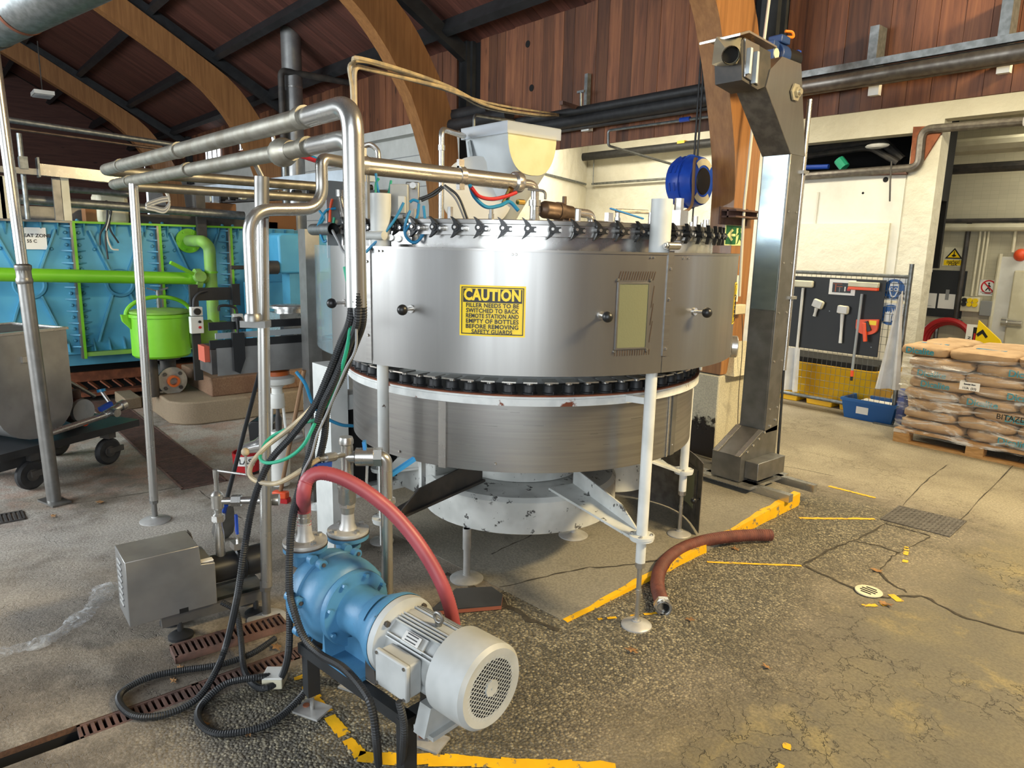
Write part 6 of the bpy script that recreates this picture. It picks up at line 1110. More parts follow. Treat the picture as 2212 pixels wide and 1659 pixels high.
# pipes along the timber wall
def wpipe(label, p, q, Y, r, mm, name='wall_pipe', ext=(0, 0), cat='pipe'):
    a, b = aty(*p, Y), aty(*q, Y); m = MB(); z = (a.z + b.z) / 2; m.cyl((a.x - ext[0], Y, z), (b.x + ext[1], Y, z), r, n=16); return tag(m.build(name, mm), label, cat)
wpipe('thick dark pipe along the timber wall right of the elevator', (1737, 190), (2212, 107), 5.08, .052, 'steel_dark', ext=(.3, .8)); wpipe('thin pipe under the thick wall pipe right of the elevator', (1737, 203), (2212, 126), 5.14, .022, 'steel_dark', ext=(.3, .8))
a, b = aty(1737, 161, 5.05), aty(2212, 79, 5.05); m = MB(); m.bx(a.x - .3, b.x + .8, 5.03, 5.07, (a.z + b.z) / 2 - .022, (a.z + b.z) / 2 + .022); tag(m.build('strut_rail', 'galv'), 'slotted strut rail on the planks above the thick wall pipe', 'rail')
for i, px in enumerate((1882, 2165)):
    p = aty(px, 170 - (px - 1882) * .19, 5.15); m = MB(); m.bx(p.x - .03, p.x + .03, 5.12, 5.24, p.z + .02, p.z + .33); o = tag(m.build('pipe_clamp', 'galv'), ('grey clamp bracket on the wall pipe nearer the elevator', 'grey clamp bracket on the wall pipe above the doorway')[i], 'bracket'); m = MB(); m.bx(p.x - .035, p.x + .035, 5.20, 5.245, p.z - .10, p.z - .03); m.build('clamp_pad', 'white_plain', o)
wpipe('upper black lagged pipe under the planks between the arches', (1130, 253), (1540, 199), 5.06, .042, 'rubber', ext=(.2, .3)); wpipe('lower thick black lagged pipe under the planks between the arches', (1160, 272), (1540, 215), 5.10, .060, 'rubber', ext=(.4, .3)); wpipe('thin dark pipe below the lagged pipes', (1200, 280), (1540, 235), 5.16, .025, 'dark_iron', ext=(.3, .3)); wpipe('fat black pipe stub beside the arch above the hopper', (960, 250), (1058, 240), 5.0, .07, 'rubber'); wpipe('second fat black pipe stub just above the hopper lid', (970, 268), (1100, 252), 4.95, .07, 'rubber')
a, b, c, d = aty(1540, 251, 5.15), aty(1314, 282, 5.15), aty(1314, 315, 5.15), aty(1470, 360, 6.0); m = MB(); m.tube(bend([a, b, c, d], .03), .012, 8); o = tag(m.build('air_pipe', 'galv'), 'thin grey air pipe dropping from the timber wall to the hose reel', 'pipe'); m = MB(); p = aty(1480, 258, 5.15); m.cyl(p - Vector((.05, 0, 0)), p + Vector((.05, 0, 0)), .02, n=8); m.build('valve', 'royal_blue', o)
t = thing('strut_bracket', 'rusty strut bracket sticking out above the black pipes', 'bracket', aty(1250, 235, 5.0)); p = aty(1271, 160, 5.22); q = aty(1267, 235, 5.22); m = MB(); m.bx(p.x - .02, p.x + .02, 5.19, 5.24, q.z, p.z); m.build('upright', 'galv', t); a, b = aty(1212, 222, 4.75), aty(1262, 238, 5.22); m = MB(); m.beam(a, b, .035, .035); m.build('arm', 'rust_iron', t); p = aty(1255, 198, 5.1); q = aty(1255, 234, 5.1); m = MB(); m.cyl(p, q, .012, n=8).box(p, (.09, .02, .02)); m.build('threaded_rod', 'galv', t)
wpipe('black pipe along the bright annex wall behind the reel', (1262, 338), (1545, 309), 8.3, .06, 'rubber', ext=(.1, .8)); o = wpipe('thin conduit on the annex plaster wall', (1279, 400), (1460, 382), 8.42, .018, 'galv', ext=(0, .3)); 
m = MB(); a = aty(1265, 398, 8.4); m.tube([a, a + dirn * 2.2 + Vector((0, -.1, 0))], .018, 8); m.build('return_run', 'galv', o); m = MB(); a = aty(1283, 345, 8.4); m.cyl(a, (a.x, a.y, aty(1283, 400, 8.4).z), .008, n=6); m.build('drop', 'galv', o)
p = aty(1475, 311, 8.3); m = MB(); m.box(p, (.12, .1, .08)); tag(m.build('junction_box', 'yellow_plastic'), 'small yellow junction box on the black annex pipe', 'box'); m = MB(); a = aty(1270, 270, 5.2); m.bx(a.x - .05, a.x + .05, 5.16, 5.22, a.z - .06, a.z + .04); tag(m.build('pipe_saddle', 'white_plain'), 'white pipe saddle under the black lagged pipes', 'bracket')
# ------------------------------------------------------------------ elevator conveyor
e0, e1 = atz(1597, 1041, .13), atz(1657, 1012, .13); ex1 = e0.x; ey0, ey1 = e0.y, e1.y; ew = .20
el = thing('elevator_conveyor', 'tall stainless steel bucket elevator with a blue gearmotor at its head', 'elevator', (ex1 - ew / 2, (ey0 + ey1) / 2, .07))
zfl = .08; zk = zat(ex1, ey1 - .14, 930); cy0 = ey1 - .16; cy1 = ey1
m = MB(); m.prism([(ey0, .13), (ey1 + .0, .13), (ey1, zk + .02), (cy0, zk), (ey0, .30)], (ex1 - ew - .02, 0, 0), (0, 1, 0), (0, 0, 1), (ew + .02, 0, 0)); m.build('boot', 'steel_dull', el)
m = MB(); d = Vector((0, cy0 - ey0, zk - .30)); m.add([(ex1 - ew - .02, ey0 - .004, .30), (ex1, ey0 - .004, .30), (ex1, cy0 - .004, zk), (ex1 - ew - .02, cy0 - .004, zk), (ex1 - ew - .02, ey0 - .010, .304), (ex1, ey0 - .010, .304), (ex1, cy0 - .010, zk + .004), (ex1 - ew - .02, cy0 - .010, zk + .004)], [(4, 5, 6, 7), (0, 4, 7, 3), (1, 2, 6, 5), (0, 1, 5, 4), (3, 7, 6, 2)]); m.build('boot_hood', 'steel_dull', el)
for xx in (ex1 - .025, ex1 - ew + .005): m = MB(); m.beam((xx, ey0 - .012, .305), (xx, cy0 - .012, zk + .002), .035, .006, (0, -1, 1)); m.build('hood_strip', 'steel_bright', el)
m = MB(); m.bx(ex1 - ew - .02, ex1, ey0 - .006, ey0, .13, .30); m.build('boot_front', 'steel_dull', el); m = MB(); m.bx(ex1, ex1 + .10, ey0 + .05, ey1 - .04, .15, .27); m.build('side_box', 'steel_dull', el, bevel=.004)
m = MB(); m.bx(ex1 - ew - .09, ex1 + .10, ey0 - .03, ey1 + .03, .105, .125); m.build('base_plate', 'steel_pipe', el)
for yy in (ey0 + .06, ey1 - .05): m = MB(); m.bx(ex1 - ew - .25, ex1 + .34, yy - .025, yy + .025, zfl - .005, zfl + .045); m.build('foot_tube', 'steel_pipe', el)
for i in range(6): yy = ey0 + .06 + i * (ey1 - ey0 - .1) / 5; m = MB(); m.cyl((ex1, yy, .33 + i * .035), (ex1 + .008, yy, .33 + i * .035), .009, n=8); m.build('bolt', 'steel_bright', el)
Xf = ex1; zc_t = atx(1687, 328, Xf).z; 
m = MB(); m.bx(Xf - ew, Xf, cy0, cy1, zk - .02, zc_t); m.build('trunk', 'steel_dull', el, bevel=.004)
m = MB(); m.bx(Xf - ew + .012, Xf - .012, cy0 - .005, cy0, zc_t - 1.0, zc_t - .003); m.build('trunk_panel', 'elevator_face', el); m = MB(); m.bx(Xf - ew + .012, Xf - .012, cy0 - .005, cy0, zk + .02, zc_t - 1.01); m.build('trunk_panel', 'steel_dull', el)
def hy(px, py): p = atx(px, py, Xf); return (p.y, p.z)
sp = [(cy0, zc_t), (cy1, zc_t)] + [hy(*q) for q in ((1733, 140), (1718, 108), (1690, 95), (1648, 120), (1646, 190))]
lean = cy0 - hy(1655, 186)[0]
yl, zl2 = hy(1655, 186); yr, zr = hy(1733, 135)
sp = [(cy0, zc_t), (cy1 + .02, zc_t), hy(1731, 138), hy(1690, 122), hy(1664, 150), (yl, zl2)]
m = MB(); m.prism(sp, (Xf - ew, 0, 0), (0, 1, 0), (0, 0, 1), (ew, 0, 0)); m.build('head_casing', 'steel_sheet', el)
m = MB(); d = Vector((0, yl - cy0, zl2 - zc_t)); nrm = Vector((0, -d.z, d.y)).normalized() * .006; nrm = nrm if nrm.y < 0 else -nrm; A = [Vector((Xf - ew, cy0, zc_t)), Vector((Xf, cy0, zc_t)), Vector((Xf, yl, zl2)), Vector((Xf - ew, yl, zl2))]; m.add([a + nrm * .2 for a in A] + [a + nrm for a in A], [(0, 1, 2, 3), (4, 5, 6, 7), (0, 1, 5, 4), (1, 2, 6, 5), (2, 3, 7, 6), (3, 0, 4, 7)]); m.build('head_cover', 'steel_dark', el)
def hpoly(*q): return [hy(*a) for a in q]
m = MB(); m.prism(hpoly((1657, 186), (1640, 193), (1606, 172), (1604, 88), (1612, 80), (1668, 112), (1668, 180)), (Xf - ew + .01, 0, 0), (0, 1, 0), (0, 0, 1), (ew - .02, 0, 0)); m.build('discharge_box', 'dark_iron', el)
m = MB(); m.prism(hpoly((1592, 78), (1612, 72), (1672, 105), (1672, 101), (1612, 67), (1592, 73)), (Xf - ew - .05, 0, 0), (0, 1, 0), (0, 0, 1), (ew + .07, 0, 0)); m.build('head_lid', 'steel_pipe', el)
m = MB(); m.prism(hpoly((1610, 84), (1640, 98), (1638, 184), (1609, 165)), (Xf - .01, 0, 0), (0, 1, 0), (0, 0, 1), (.012, 0, 0)); m.build('side_plate', 'steel_sheet', el)
for q in ((1620, 104, 1615, 160), (1634, 112, 1629, 180)): a, b = atx(q[0], q[1], Xf + .012), atx(q[2], q[3], Xf + .012); m = MB(); m.beam(a, b, .022, .03, (1, 0, 0)); m.build('take_up_bar', 'beam_grey', el)
tcy, tcz = hy(1604, 104)
tc = Vector((Xf - ew / 2, tcy, tcz)); oc = atd(1577, 118, (tc - CO).dot(CF) - .11); adir = (oc - tc).normalized(); k = NT('chute_steel'); k.set(c=H('#cfc8b0'), m=.65, r=.3)
n = 24; ring = []; sq = []; u2, w2 = frame(adir)
for i in range(n):
    a = 2 * math.pi * i / n + .2; c, s = math.cos(a), math.sin(a); mx = max(abs(c), abs(s)); ring.append(oc + (u2 * c + w2 * s) * .05); sq.append(tc + (u2 * c / mx + w2 * s / mx) * .078)
m = MB(); m.add(sq + ring, [(i, (i + 1) % n, n + (i + 1) % n, n + i) for i in range(n)]); m.cyl(oc, oc + adir * .03, .05, n=24, cap=False).cyl(oc, oc + adir * .03, .045, n=24, cap=False); m.build('round_spout', 'chute_steel', el); m = MB(); m.cyl(oc - adir * .02, oc, .044, n=20); m.build('spout_throat', 'black_void', el)
gc = atd(1662, 117, 4.60); m = MB(); m.box(gc, (.11, .12, .14), Matrix.Rotation(.1, 3, 'Z')); m.cyl(gc + Vector((.02, .02, 0)), gc + Vector((.02, .12, 0)), .07, n=20); m.build('gearbox', 'gear_blue', el, bevel=.006); m = MB(); m.cyl(gc + Vector((.056, -.02, -.01)), gc + Vector((.064, -.02, -.01)), .032, n=16); m.build('output_flange', 'cream', el); m = MB(); m.cyl(gc + Vector((.0, -.062, .03)), gc + Vector((.0, -.058, .03)), .025, n=14).cyl(gc + Vector((.02, .12, .0)), gc + Vector((.03, .26, 0)), .062, n=20); m.build('motor', 'black_plastic', el); m = MB(); m.box(gc + Vector((.02, .07, .09)), (.10, .11, .05)); m.build('motor_terminal_box', 'gear_blue', el, bevel=.008)
m = MB(); m.tube(catmull([gc + Vector((.05, .02, .10)), gc + Vector((.06, .10, .11)), gc + Vector((.07, .15, .12)), gc + Vector((.06, .15, .15)), gc + Vector((.04, .10, .15))]), .009, 8); p = atd(1722, 125, 4.75); m.tube([p, atd(1724, 170, 4.75), atd(1722, 208, 4.75)], .007, 8); m.build('orange_cable', 'orange_wire', el); m = MB(); m.box(p + Vector((0, 0, .03)), (.03, .04, .03)); m.build('blue_gland', 'royal_blue', el)
p = Vector((Xf + .006, hy(1715, 200)[0], hy(1715, 200)[1])); m = MB(); m.lathe([(.055, 0), (.055, .012), (.032, .014), (.032, .03), (.02, .03)], base=p, axis=(1, 0, 0), n=6).cyl(p + Vector((.03, 0, 0)), p + Vector((.045, 0, 0)), .018, n=12); m.build('bearing', 'chute_steel', el)
yc = cy1 + .03; m = MB(); m.cyl((Xf - .01, yc, zat(Xf, yc, 800)), (Xf - .01, yc, hy(1722, 205)[1]), .016, n=12); m.build('conduit_tube', 'steel_bright', el); m = MB(); m.tube([(Xf - .01, yc, zat(Xf, yc, 800)), (Xf + .0, yc, .5), (Xf + .0, yc + .02, .12)], .009, 8); m.build('cable', 'rubber', el)
for z in (1.35, zc_t - .1): m = MB(); m.box((Xf - .01, yc - .01, z), (.06, .07, .02)); m.build('conduit_clip', 'steel_bright', el)
for i in range(5):
    for yy in (cy0 + .03, cy1 - .03): m = MB(); m.cyl((Xf, yy, zk + .15 + i * .33), (Xf + .006, yy, zk + .15 + i * .33), .007, n=8); m.build('bolt', 'steel_bright', el)
# ------------------------------------------------------------------ loose curved guard panel leaning behind the filler legs
ga, gb_ = atz(1508, 1152, .06), atz(1318, 1065, .06); t = thing('loose_guard', 'loose curved steel guard panel with a window standing on the floor', 'guard panel', (ga.x, ga.y, .05)); zg = zat(ga.x, ga.y, 1002); L = (gb_ - ga); n = 20; u = L.normalized(); w = Vector((-u.y, u.x, 0)); w = w if w.y < 0 else -w
def gpt(s, z, off=0): b = ga + L * s + w * (.16 * math.sin(math.pi * s)) * -1; return Vector((b.x, b.y, z)) + w * off
def gsheet(s0, s1, z0, z1, o0, o1, name, mm):
    m = MB(); vs = []; k = 12
    for i in range(k + 1): s = s0 + (s1 - s0) * i / k; vs += [gpt(s, z0, o0), gpt(s, z1, o0), gpt(s, z1, o1), gpt(s, z0, o1)]
    m.add(vs, [(i * 4 + q, i * 4 + (q + 1) % 4, i * 4 + 4 + (q + 1) % 4, i * 4 + 4 + q) for i in range(k) for q in range(4)] + [(0, 1, 2, 3), (k * 4, k * 4 + 1, k * 4 + 2, k * 4 + 3)]); return m.build(name, mm, t)
gsheet(0, 1, .06, zg, 0, -.005, 'sheet', 'steel_dark'); gsheet(.10, .42, .13, zg - .07, .006, .001, 'window_frame', 'steel_dark'); gsheet(.15, .37, .16, zg - .10, .008, .003, 'window_pane', 'window_pane'); p = gpt(.02, .26, .0); m = MB(); m.cyl(p, p - w * -.04, .006, n=8).sph(p + w * .05, .018, 12); m.build('knob', 'black_plastic', t)
# ------------------------------------------------------------------ brown hose
P = [atz(1432, 1308, .035), atz(1420, 1262, .035), atz(1430, 1222, .035), atz(1465, 1190, .04), atz(1515, 1170, .05), atz(1570, 1160, .05), atz(1625, 1156, .045), atz(1666, 1156, .04)]; bh = thing('brown_hose', 'rusty brown suction hose with a steel end lying over the yellow edge', 'hose', (P[0].x, P[0].y, 0)); m = corr(P, .035, .014, 8, .93, 16); m.build('hose_body', 'brown_hose', bh); d = (P[0] - P[1]).normalized(); m = MB(); m.cyl(P[0] - d * .01, P[0] + d * .03, .037, n=20, cap=False).cyl(P[0] - d * .01, P[0] + d * .03, .027, n=20, cap=False).hexn(P[0] - d * .015, P[0] + d * .012, .043); m.build('end_coupling', 'steel_bright', bh); m = MB(); m.cyl(P[0] + d * .004, P[0] + d * .012, .028, n=18); m.build('bore', 'black_void', bh)
# ------------------------------------------------------------------ wash-down corner: yellow bin, mesh fence, tool board
YB = 7.5; bx0 = aty(1676, 850, YB).x - .5; bx1 = aty(1897, 800, YB).x; zbt = aty(1790, 790, YB).z; yb = thing('yellow_bin', 'big yellow plastic spill bin standing behind the mesh fence', 'bin', ((bx0 + bx1) / 2, YB + .4, 0)); cx_ = (bx0 + bx1) / 2; hw_ = (bx1 - bx0) / 2
m = MB(); secs = [(.90, .10), (.93, .16), (.98, zbt - .06), (1.0, zbt - .05), (1.0, zbt), (.95, zbt), (.90, .3)]; vs = []
for s, z in secs: vs += [(cx_ + hw_ * s * a, YB + .32 + .32 * s * b, z) for a, b in ((-1, -.9), (-.92, -1), (.92, -1), (1, -.9), (1, .9), (.92, 1), (-.92, 1), (-1, .9))]
k = 8; m.add(vs, [(i * k + q, i * k + (q + 1) % k, i * k + k + (q + 1) % k, i * k + k + q) for i in range(len(secs) - 1) for q in range(k)] + [tuple(range(k)), tuple(range(48, 56))]); m.build('tub', 'yellow_plastic', yb)
for fx in (-.75, -.25, .25, .72): m = MB(); m.prism([(-.14, 0), (.14, 0), (.17, .18), (-.17, .18)], (cx_ + hw_ * fx, YB + .03, 0), (1, 0, 0), (0, 0, 1), (0, .55, 0)); m.build('foot', 'yellow_plastic', yb, bevel=.01)
m = MB(); m.bx(bx0 + .06, bx1 - .06, YB + .06, YB + .58, zbt - .03, zbt + .05); m.build('dark_contents', 'black_void', yb)  # black block stands in for the shaded inside of the tub
YF = 7.28; fx0 = aty(1676, 860, YF).x - .3; fx1 = aty(1928, 900, YF).x; zft = aty(1830, 592, YF).z; zfb = zat(fx1, YF, 890); fn = thing('mesh_fence', 'grey tube framed wire mesh fence panel holding the tool board', 'fence', (fx1, YF, 0)); m = MB(); m.cyl((fx0, YF, zft), (fx1 + .0, YF, zft), .019, n=10).cyl((fx0, YF, zfb), (fx1, YF, zfb), .019, n=10).cyl((fx1, YF, .01), (fx1, YF, zft + .12), .021, n=10).cyl((fx0, YF, .01), (fx0, YF, zft + .1), .021, n=10); m.build('frame', 'galv', fn); m = MB(); m.box((fx1 - .03, YF - .02, .006), (.22, .16, .012)); m.build('foot', 'galv', fn)
m = MB(); x = fx0 + .05
while x < fx1: m.cyl((x, YF, zfb), (x, YF, zft), .0022, n=4, cap=False); x += .052
z = zfb + .05
while z < zft: m.cyl((fx0, YF, z), (fx1, YF, z), .0022, n=4, cap=False); z += .075
m.build('wire_mesh', 'galv', fn, kind='stuff')
YT = YF - .03
def wrect(pxl, pyt, pxr, pyb, Y): a, b = aty(pxl, pyt, Y), aty(pxr, pyb, Y); return a.x, b.x, b.z, a.z
x0, x1, z0, z1 = aty(1698, 700, YT).x, aty(1903, 700, YT).x, aty(1800, 760, YT).z, aty(1800, 600, YT).z; m = MB(); m.bx(x0, x1, YT, YT + .015, z0, z1); tb2 = tag(m.build('tool_board', 'board_black', bevel=.004), 'black cleaning tool board hung on the mesh fence', 'board')
def screw(px, py): p = aty(px, py, YT); m = MB(); m.cyl((p.x, p.y - .004, p.z), (p.x, p.y, p.z), .006, n=6); m.build('hook', 'galv', tb2)
for q in ((1712, 614), (1897, 623), (1792, 672), (1698, 732), (1882, 750)): screw(*q)
def wp(px, py, off=.03): return aty(px, py, YT - off)
t = thing('long_squeegee', 'white floor squeegee hanging at the end of the board nearest the elevator', 'squeegee', wp(1735, 614)); p = wp(1735, 614); m = MB(); m.bx(p.x - .11, p.x + .11, YT - .05, YT - .01, p.z - .03, p.z + .04); m.build('head', 'cream', t, bevel=.012); m = MB(); m.cyl(wp(1735, 622), wp(1713, 842), .0145, n=12); m.build('handle', 'white_plain', t)
t = thing('orange_broom', 'orange and white broom with a worn handle hanging by the dustpan', 'broom', wp(1866, 620)); p = wp(1866, 617); m = MB(); m.bx(p.x - .145, p.x + .145, YT - .06, YT - .01, p.z - .015, p.z + .035); m.build('bristle', 'cream', t, bevel=.006); m = MB(); m.bx(p.x - .145, p.x + .145, YT - .06, YT - .01, p.z - .045, p.z - .016); m.build('head', 'orange', t, bevel=.006); m = MB(); m.cyl(wp(1862, 635, .04), wp(1841, 800, .04), .013, n=10); m.build('handle', 'peg_grey', t); m = MB(); m.cyl(wp(1841, 800, .04), wp(1840, 813, .04), .015, n=10); m.build('grip', 'orange', t); m = MB(); m.cyl(wp(1840, 813, .04), wp(1839, 822, .04), .013, n=10); m.build('tip', 'black_plastic', t)
def brush(label, top, neck, end, w, name='scrub_brush'):
    t = thing(name, label, 'brush', wp(*top), 'white hand brushes on the board'); a, b, c = wp(*top), wp(*neck), wp(*end); d = (b - a); m = MB(); m.beam(a, b, w, .045, (0, -1, 0)); m.build('head', 'cream', t, bevel=.02); m = MB(); m.beam(a + Vector((0, -.026, 0)) + d * .1, b + Vector((0, -.026, 0)) - d * .1, w * .8, .012, (0, -1, 0)); m.build('bristle', 'fabric', t); m = MB(); m.tube([b, b.lerp(c, .5), c], [.02, .014, .017], 8); m.build('handle', 'white_plain', t)
brush('short white hand brush tilted on the black board', (1771, 648), (1764, 665), (1759, 683), .12); brush('white scrub brush with a long handle on the black board', (1823, 660), (1820, 678), (1815, 741), .12)
t = thing('dustpan', 'orange plastic dustpan hanging on the black board', 'dustpan', wp(1873, 705)); x0, x1, z0, z1 = wrect(1851, 688, 1894, 724, YT - .03); m = MB(); n = 12; m.prism([(x0, z1 - .01), (x1, z1 + .01)] + [((x0 + x1) / 2 + (x1 - x0) / 2 * math.cos(a), (z0 + z1) / 2 - .01 - (z1 - z0) * .48 * math.sin(a)) for a in [math.pi * i / n for i in range(n + 1)]], (0, YT - .04, 0), (1, 0, 0), (0, 0, 1), (0, .03, 0)); m.build('pan', 'orange', t); m = MB(); m.beam(wp(1867, 697, .06), wp(1869, 738, .06), .034, .03, (0, -1, 0)); m.build('handle', 'orange', t, bevel=.006); m = MB(); m.beam(wp(1870, 695, .05), wp(1878, 715, .05), .04, .02, (0, -1, 0)); m.build('grip_slot', 'sign_black', t); x0, x1, z0, z1 = wrect(1878, 692, 1892, 703, YT - .045); m = MB(); m.bx(x0, x1, YT - .044, YT - .042, z0, z1); m.build('sticker', 'sign_yellow', t)
x0, x1, z0, z1 = wrect(1793, 603, 1846, 639, YT - .005); t = thing('tool_chart', 'laminated picture chart of brushes pinned on the black board', 'chart', ((x0 + x1) / 2, YT, z0)); m = MB(); m.bx(x0, x1, YT - .006, YT - .001, z0, z1); m.build('sheet', 'paper', t); m = MB(); w = x1 - x0; h = z1 - z0; m.bx(x0 + .13 * w, x1 - .16 * w, YT - .008, YT - .006, z0 + .15 * h, z1 - .2 * h); m.build('picture', 'sign_black', t)
for a, b, c, d, mm in ((.15, .5, .70, .74, 'brick_red'), (.24, .28, .2, .72, 'brick_red'), (.30, .52, .52, .57, 'brick_red'), (.40, .43, .2, .5, 'print_grey'), (.60, .64, .25, .55, 'paper'), (.70, .82, .3, .46, 'red'), (.74, .78, .6, .74, 'paper')): m = MB(); m.bx(x0 + a * w, x0 + b * w, YT - .010, YT - .008, z0 + c * h, z0 + d * h); m.build('pictogram', mm, t)
# safety signs
def psign(name, label, cat, pxl, pyt, pxr, pyb, Y, base='sign_white'):
    x0, x1, z0, z1 = wrect(pxl, pyt, pxr, pyb, Y); t = thing(name, label, cat, ((x0 + x1) / 2, Y, z0)); m = MB(); m.bx(x0, x1, Y - .006, Y, z0, z1); m.build('plate', base, t); return t, x0, x1, z0, z1
def disc(t, cx, cz, r, Y, mm, name, r2=None, lift=.008):
    m = MB(); m.lathe([(r2 or .0005, 0), (r, 0), (r, .0015), (r2 or .0005, .0015)], base=(cx, Y - lift, cz), axis=(0, 1, 0), n=32, cap=False); return m.build(name, mm, t)
def wtext(t, s, cx, cz, size, Y, mm='sign_black', lift=.0085, maxw=None, name='lettering'):
    vs, fs = text_mb(s, size, .0006); w = max(v.x for v in vs) - min(v.x for v in vs); k = min(1, maxw / w) if maxw else 1; m = MB(); m.add([(cx + v.x * k, Y - lift - v.z, cz + v.y) for v in vs], fs); return m.build(name, mm, t, kind='stuff')
def shape(t, pts, Y, mm, name, lift=.010): m = MB(); m.prism(pts, (0, Y - lift, 0), (1, 0, 0), (0, 0, 1), (0, .001, 0)); return m.build(name, mm, t)
YG = YF + .03
t, x0, x1, z0, z1 = psign('eye_sign', 'white and blue eye protection sign beside the black board', 'sign', 1908, 598, 1956, 651, YG); w = x1 - x0; cx = (x0 + x1) / 2; cz = z1 - w * .50; R = w * .43; disc(t, cx, cz, R, YG, 'sign_blue', 'blue_disc')
shape(t, [(cx + R * a, cz + R * b) for a, b in ((-.42, .25), (-.38, .6), (-.1, .76), (.25, .74), (.42, .5), (.42, .1), (.5, 0), (.4, -.2), (.2, -.68), (0, -.78), (-.2, -.68), (-.4, -.2), (-.5, 0))], YG, 'sign_white', 'face_mark'); shape(t, [(cx + R * a, cz + R * b) for a, b in ((-.36, .3), (.36, .35), (.34, .15), (.28, -.2), (.12, -.6), (-.12, -.6), (-.28, -.2), (-.36, .15))], YG, 'sign_blue', 'face_inner', .0112)
for s in (-.19, .19): disc(t, cx + R * s, cz + R * .03, R * .17, YG, 'sign_white', 'goggle_ring', R * .11, .0135)
wtext(t, 'eye protection', cx, z0 + .075, .042, YG, maxw=w * .9); wtext(t, 'must be worn', cx, z0 + .03, .042, YG, maxw=w * .9)
t, x0, x1, z0, z1 = psign('hand_sign', 'white and blue hand protection sign partly behind the white apron', 'sign', 1900, 653, 1948, 703, YG); w = x1 - x0; cx = (x0 + x1) / 2; cz = z1 - w * .49; R = w * .43; disc(t, cx, cz, R, YG, 'sign_blue', 'blue_disc')
shape(t, [(cx + R * a, cz + R * b) for a, b in ((-.5, -.7), (.12, -.7), (.15, -.1), (.2, .25), (.1, .3), (.02, .2), (-.05, .38), (-.15, .25), (-.25, .36), (-.34, .22), (-.45, .28), (-.5, 0))], YG, 'sign_white', 'glove_mark'); shape(t, [(cx + R * a, cz + R * b) for a, b in ((.2, -.55), (.6, -.5), (.62, .0), (.55, .55), (.45, .2), (.36, .72), (.28, .3), (.1, .7), (.12, .35), (.25, .1))], YG, 'sign_white', 'glove_mark')
wtext(t, 'hand protection', cx, z0 + .07, .040, YG, maxw=w * .9); wtext(t, 'must be worn', cx, z0 + .03, .040, YG, maxw=w * .9)
# aprons
def sheet(name, label, pts, Y, cat, mm='fabric'):
    q = [aty(x, y, Y) for x, y in pts]; m = MB(); n = 7; vs = []
    for i in range(n + 1):
        a, b = q[0].lerp(q[3], i / n), q[1].lerp(q[2], i / n)
        for j in range(9): f = j / 8; p = a.lerp(b, f); yy = Y - .03 * math.sin(f * 9.4) * (.4 + i / n) - .02; vs.append((p.x, yy, p.z))
    nb = len(vs); vs += [(a, b + .006, c) for a, b, c in vs]; fs = [(i * 9 + j, i * 9 + j + 1, i * 9 + j + 10, i * 9 + j + 9) for i in range(n) for j in range(8)]; fs += [tuple(nb + v for v in reversed(f)) for f in fs[:]]
    rim = [j for j in range(9)] + [i * 9 + 8 for i in range(1, n + 1)] + [n * 9 + j for j in range(7, -1, -1)] + [i * 9 for i in range(n - 1, 0, -1)]; fs += [(rim[i], rim[(i + 1) % len(rim)], nb + rim[(i + 1) % len(rim)], nb + rim[i]) for i in range(len(rim))]; m.add(vs, fs); return tag(m.build(name, mm), label, cat)
sheet('white_apron', 'white apron hanging in a long triangle at the end of the fence', ((1944, 640), (1952, 628), (1946, 842), (1892, 838)), YF - .06, 'apron'); sheet('white_cloth', 'narrow white cloth hanging under the board behind the squeegee handle', ((1702, 750), (1730, 752), (1724, 846), (1693, 840)), YF - .04, 'cloth')
# blue crate
a, b = atz(1856, 905, 0), atz(1932, 900, 0); t = thing('blue_crate', 'blue plastic crate with a blue bag on the floor under the fence', 'crate', (a.x, a.y, 0)); zc = zat(a.x, a.y, 862); m = MB(); secs = [(.88, .0), (1.0, zc - .03), (1.05, zc - .03), (1.05, zc), (.96, zc), (.85, .03)]; vs = []; cx, cy, hw_, hh_ = -2.98, 7.16, .26, .17; cx = (a.x + b.x) / 2; cy = a.y + .12
for s, z in secs: vs += [(cx + hw_ * s * p, cy + hh_ * s * q, z) for p, q in ((-1, -1), (1, -1), (1, 1), (-1, 1))]
m.add(vs, [(i * 4 + q, i * 4 + (q + 1) % 4, i * 4 + 4 + (q + 1) % 4, i * 4 + 4 + q) for i in range(5) for q in range(4)] + [(0, 1, 2, 3), (20, 21, 22, 23)]); m.build('tray', 'sign_blue', t); m = MB(); m.box((cx + .02, cy, zc - .04), (.3, .18, .03)); m.build('paper', 'paper', t); m = MB(); m.box((cx - .05, cy - hh_ * .96, zc * .5), (.12, .004, .08)); m.build('label', 'paper', t); m = MB(); m.lathe([(.02, 0), (.05, .06), (.07, .2), (.04, .32), (.06, .36)], base=(cx + .27, cy - .05, 0), n=7); tag(m.build('blue_bag', 'royal_blue'), 'crumpled blue plastic bag beside the blue crate', 'bag')
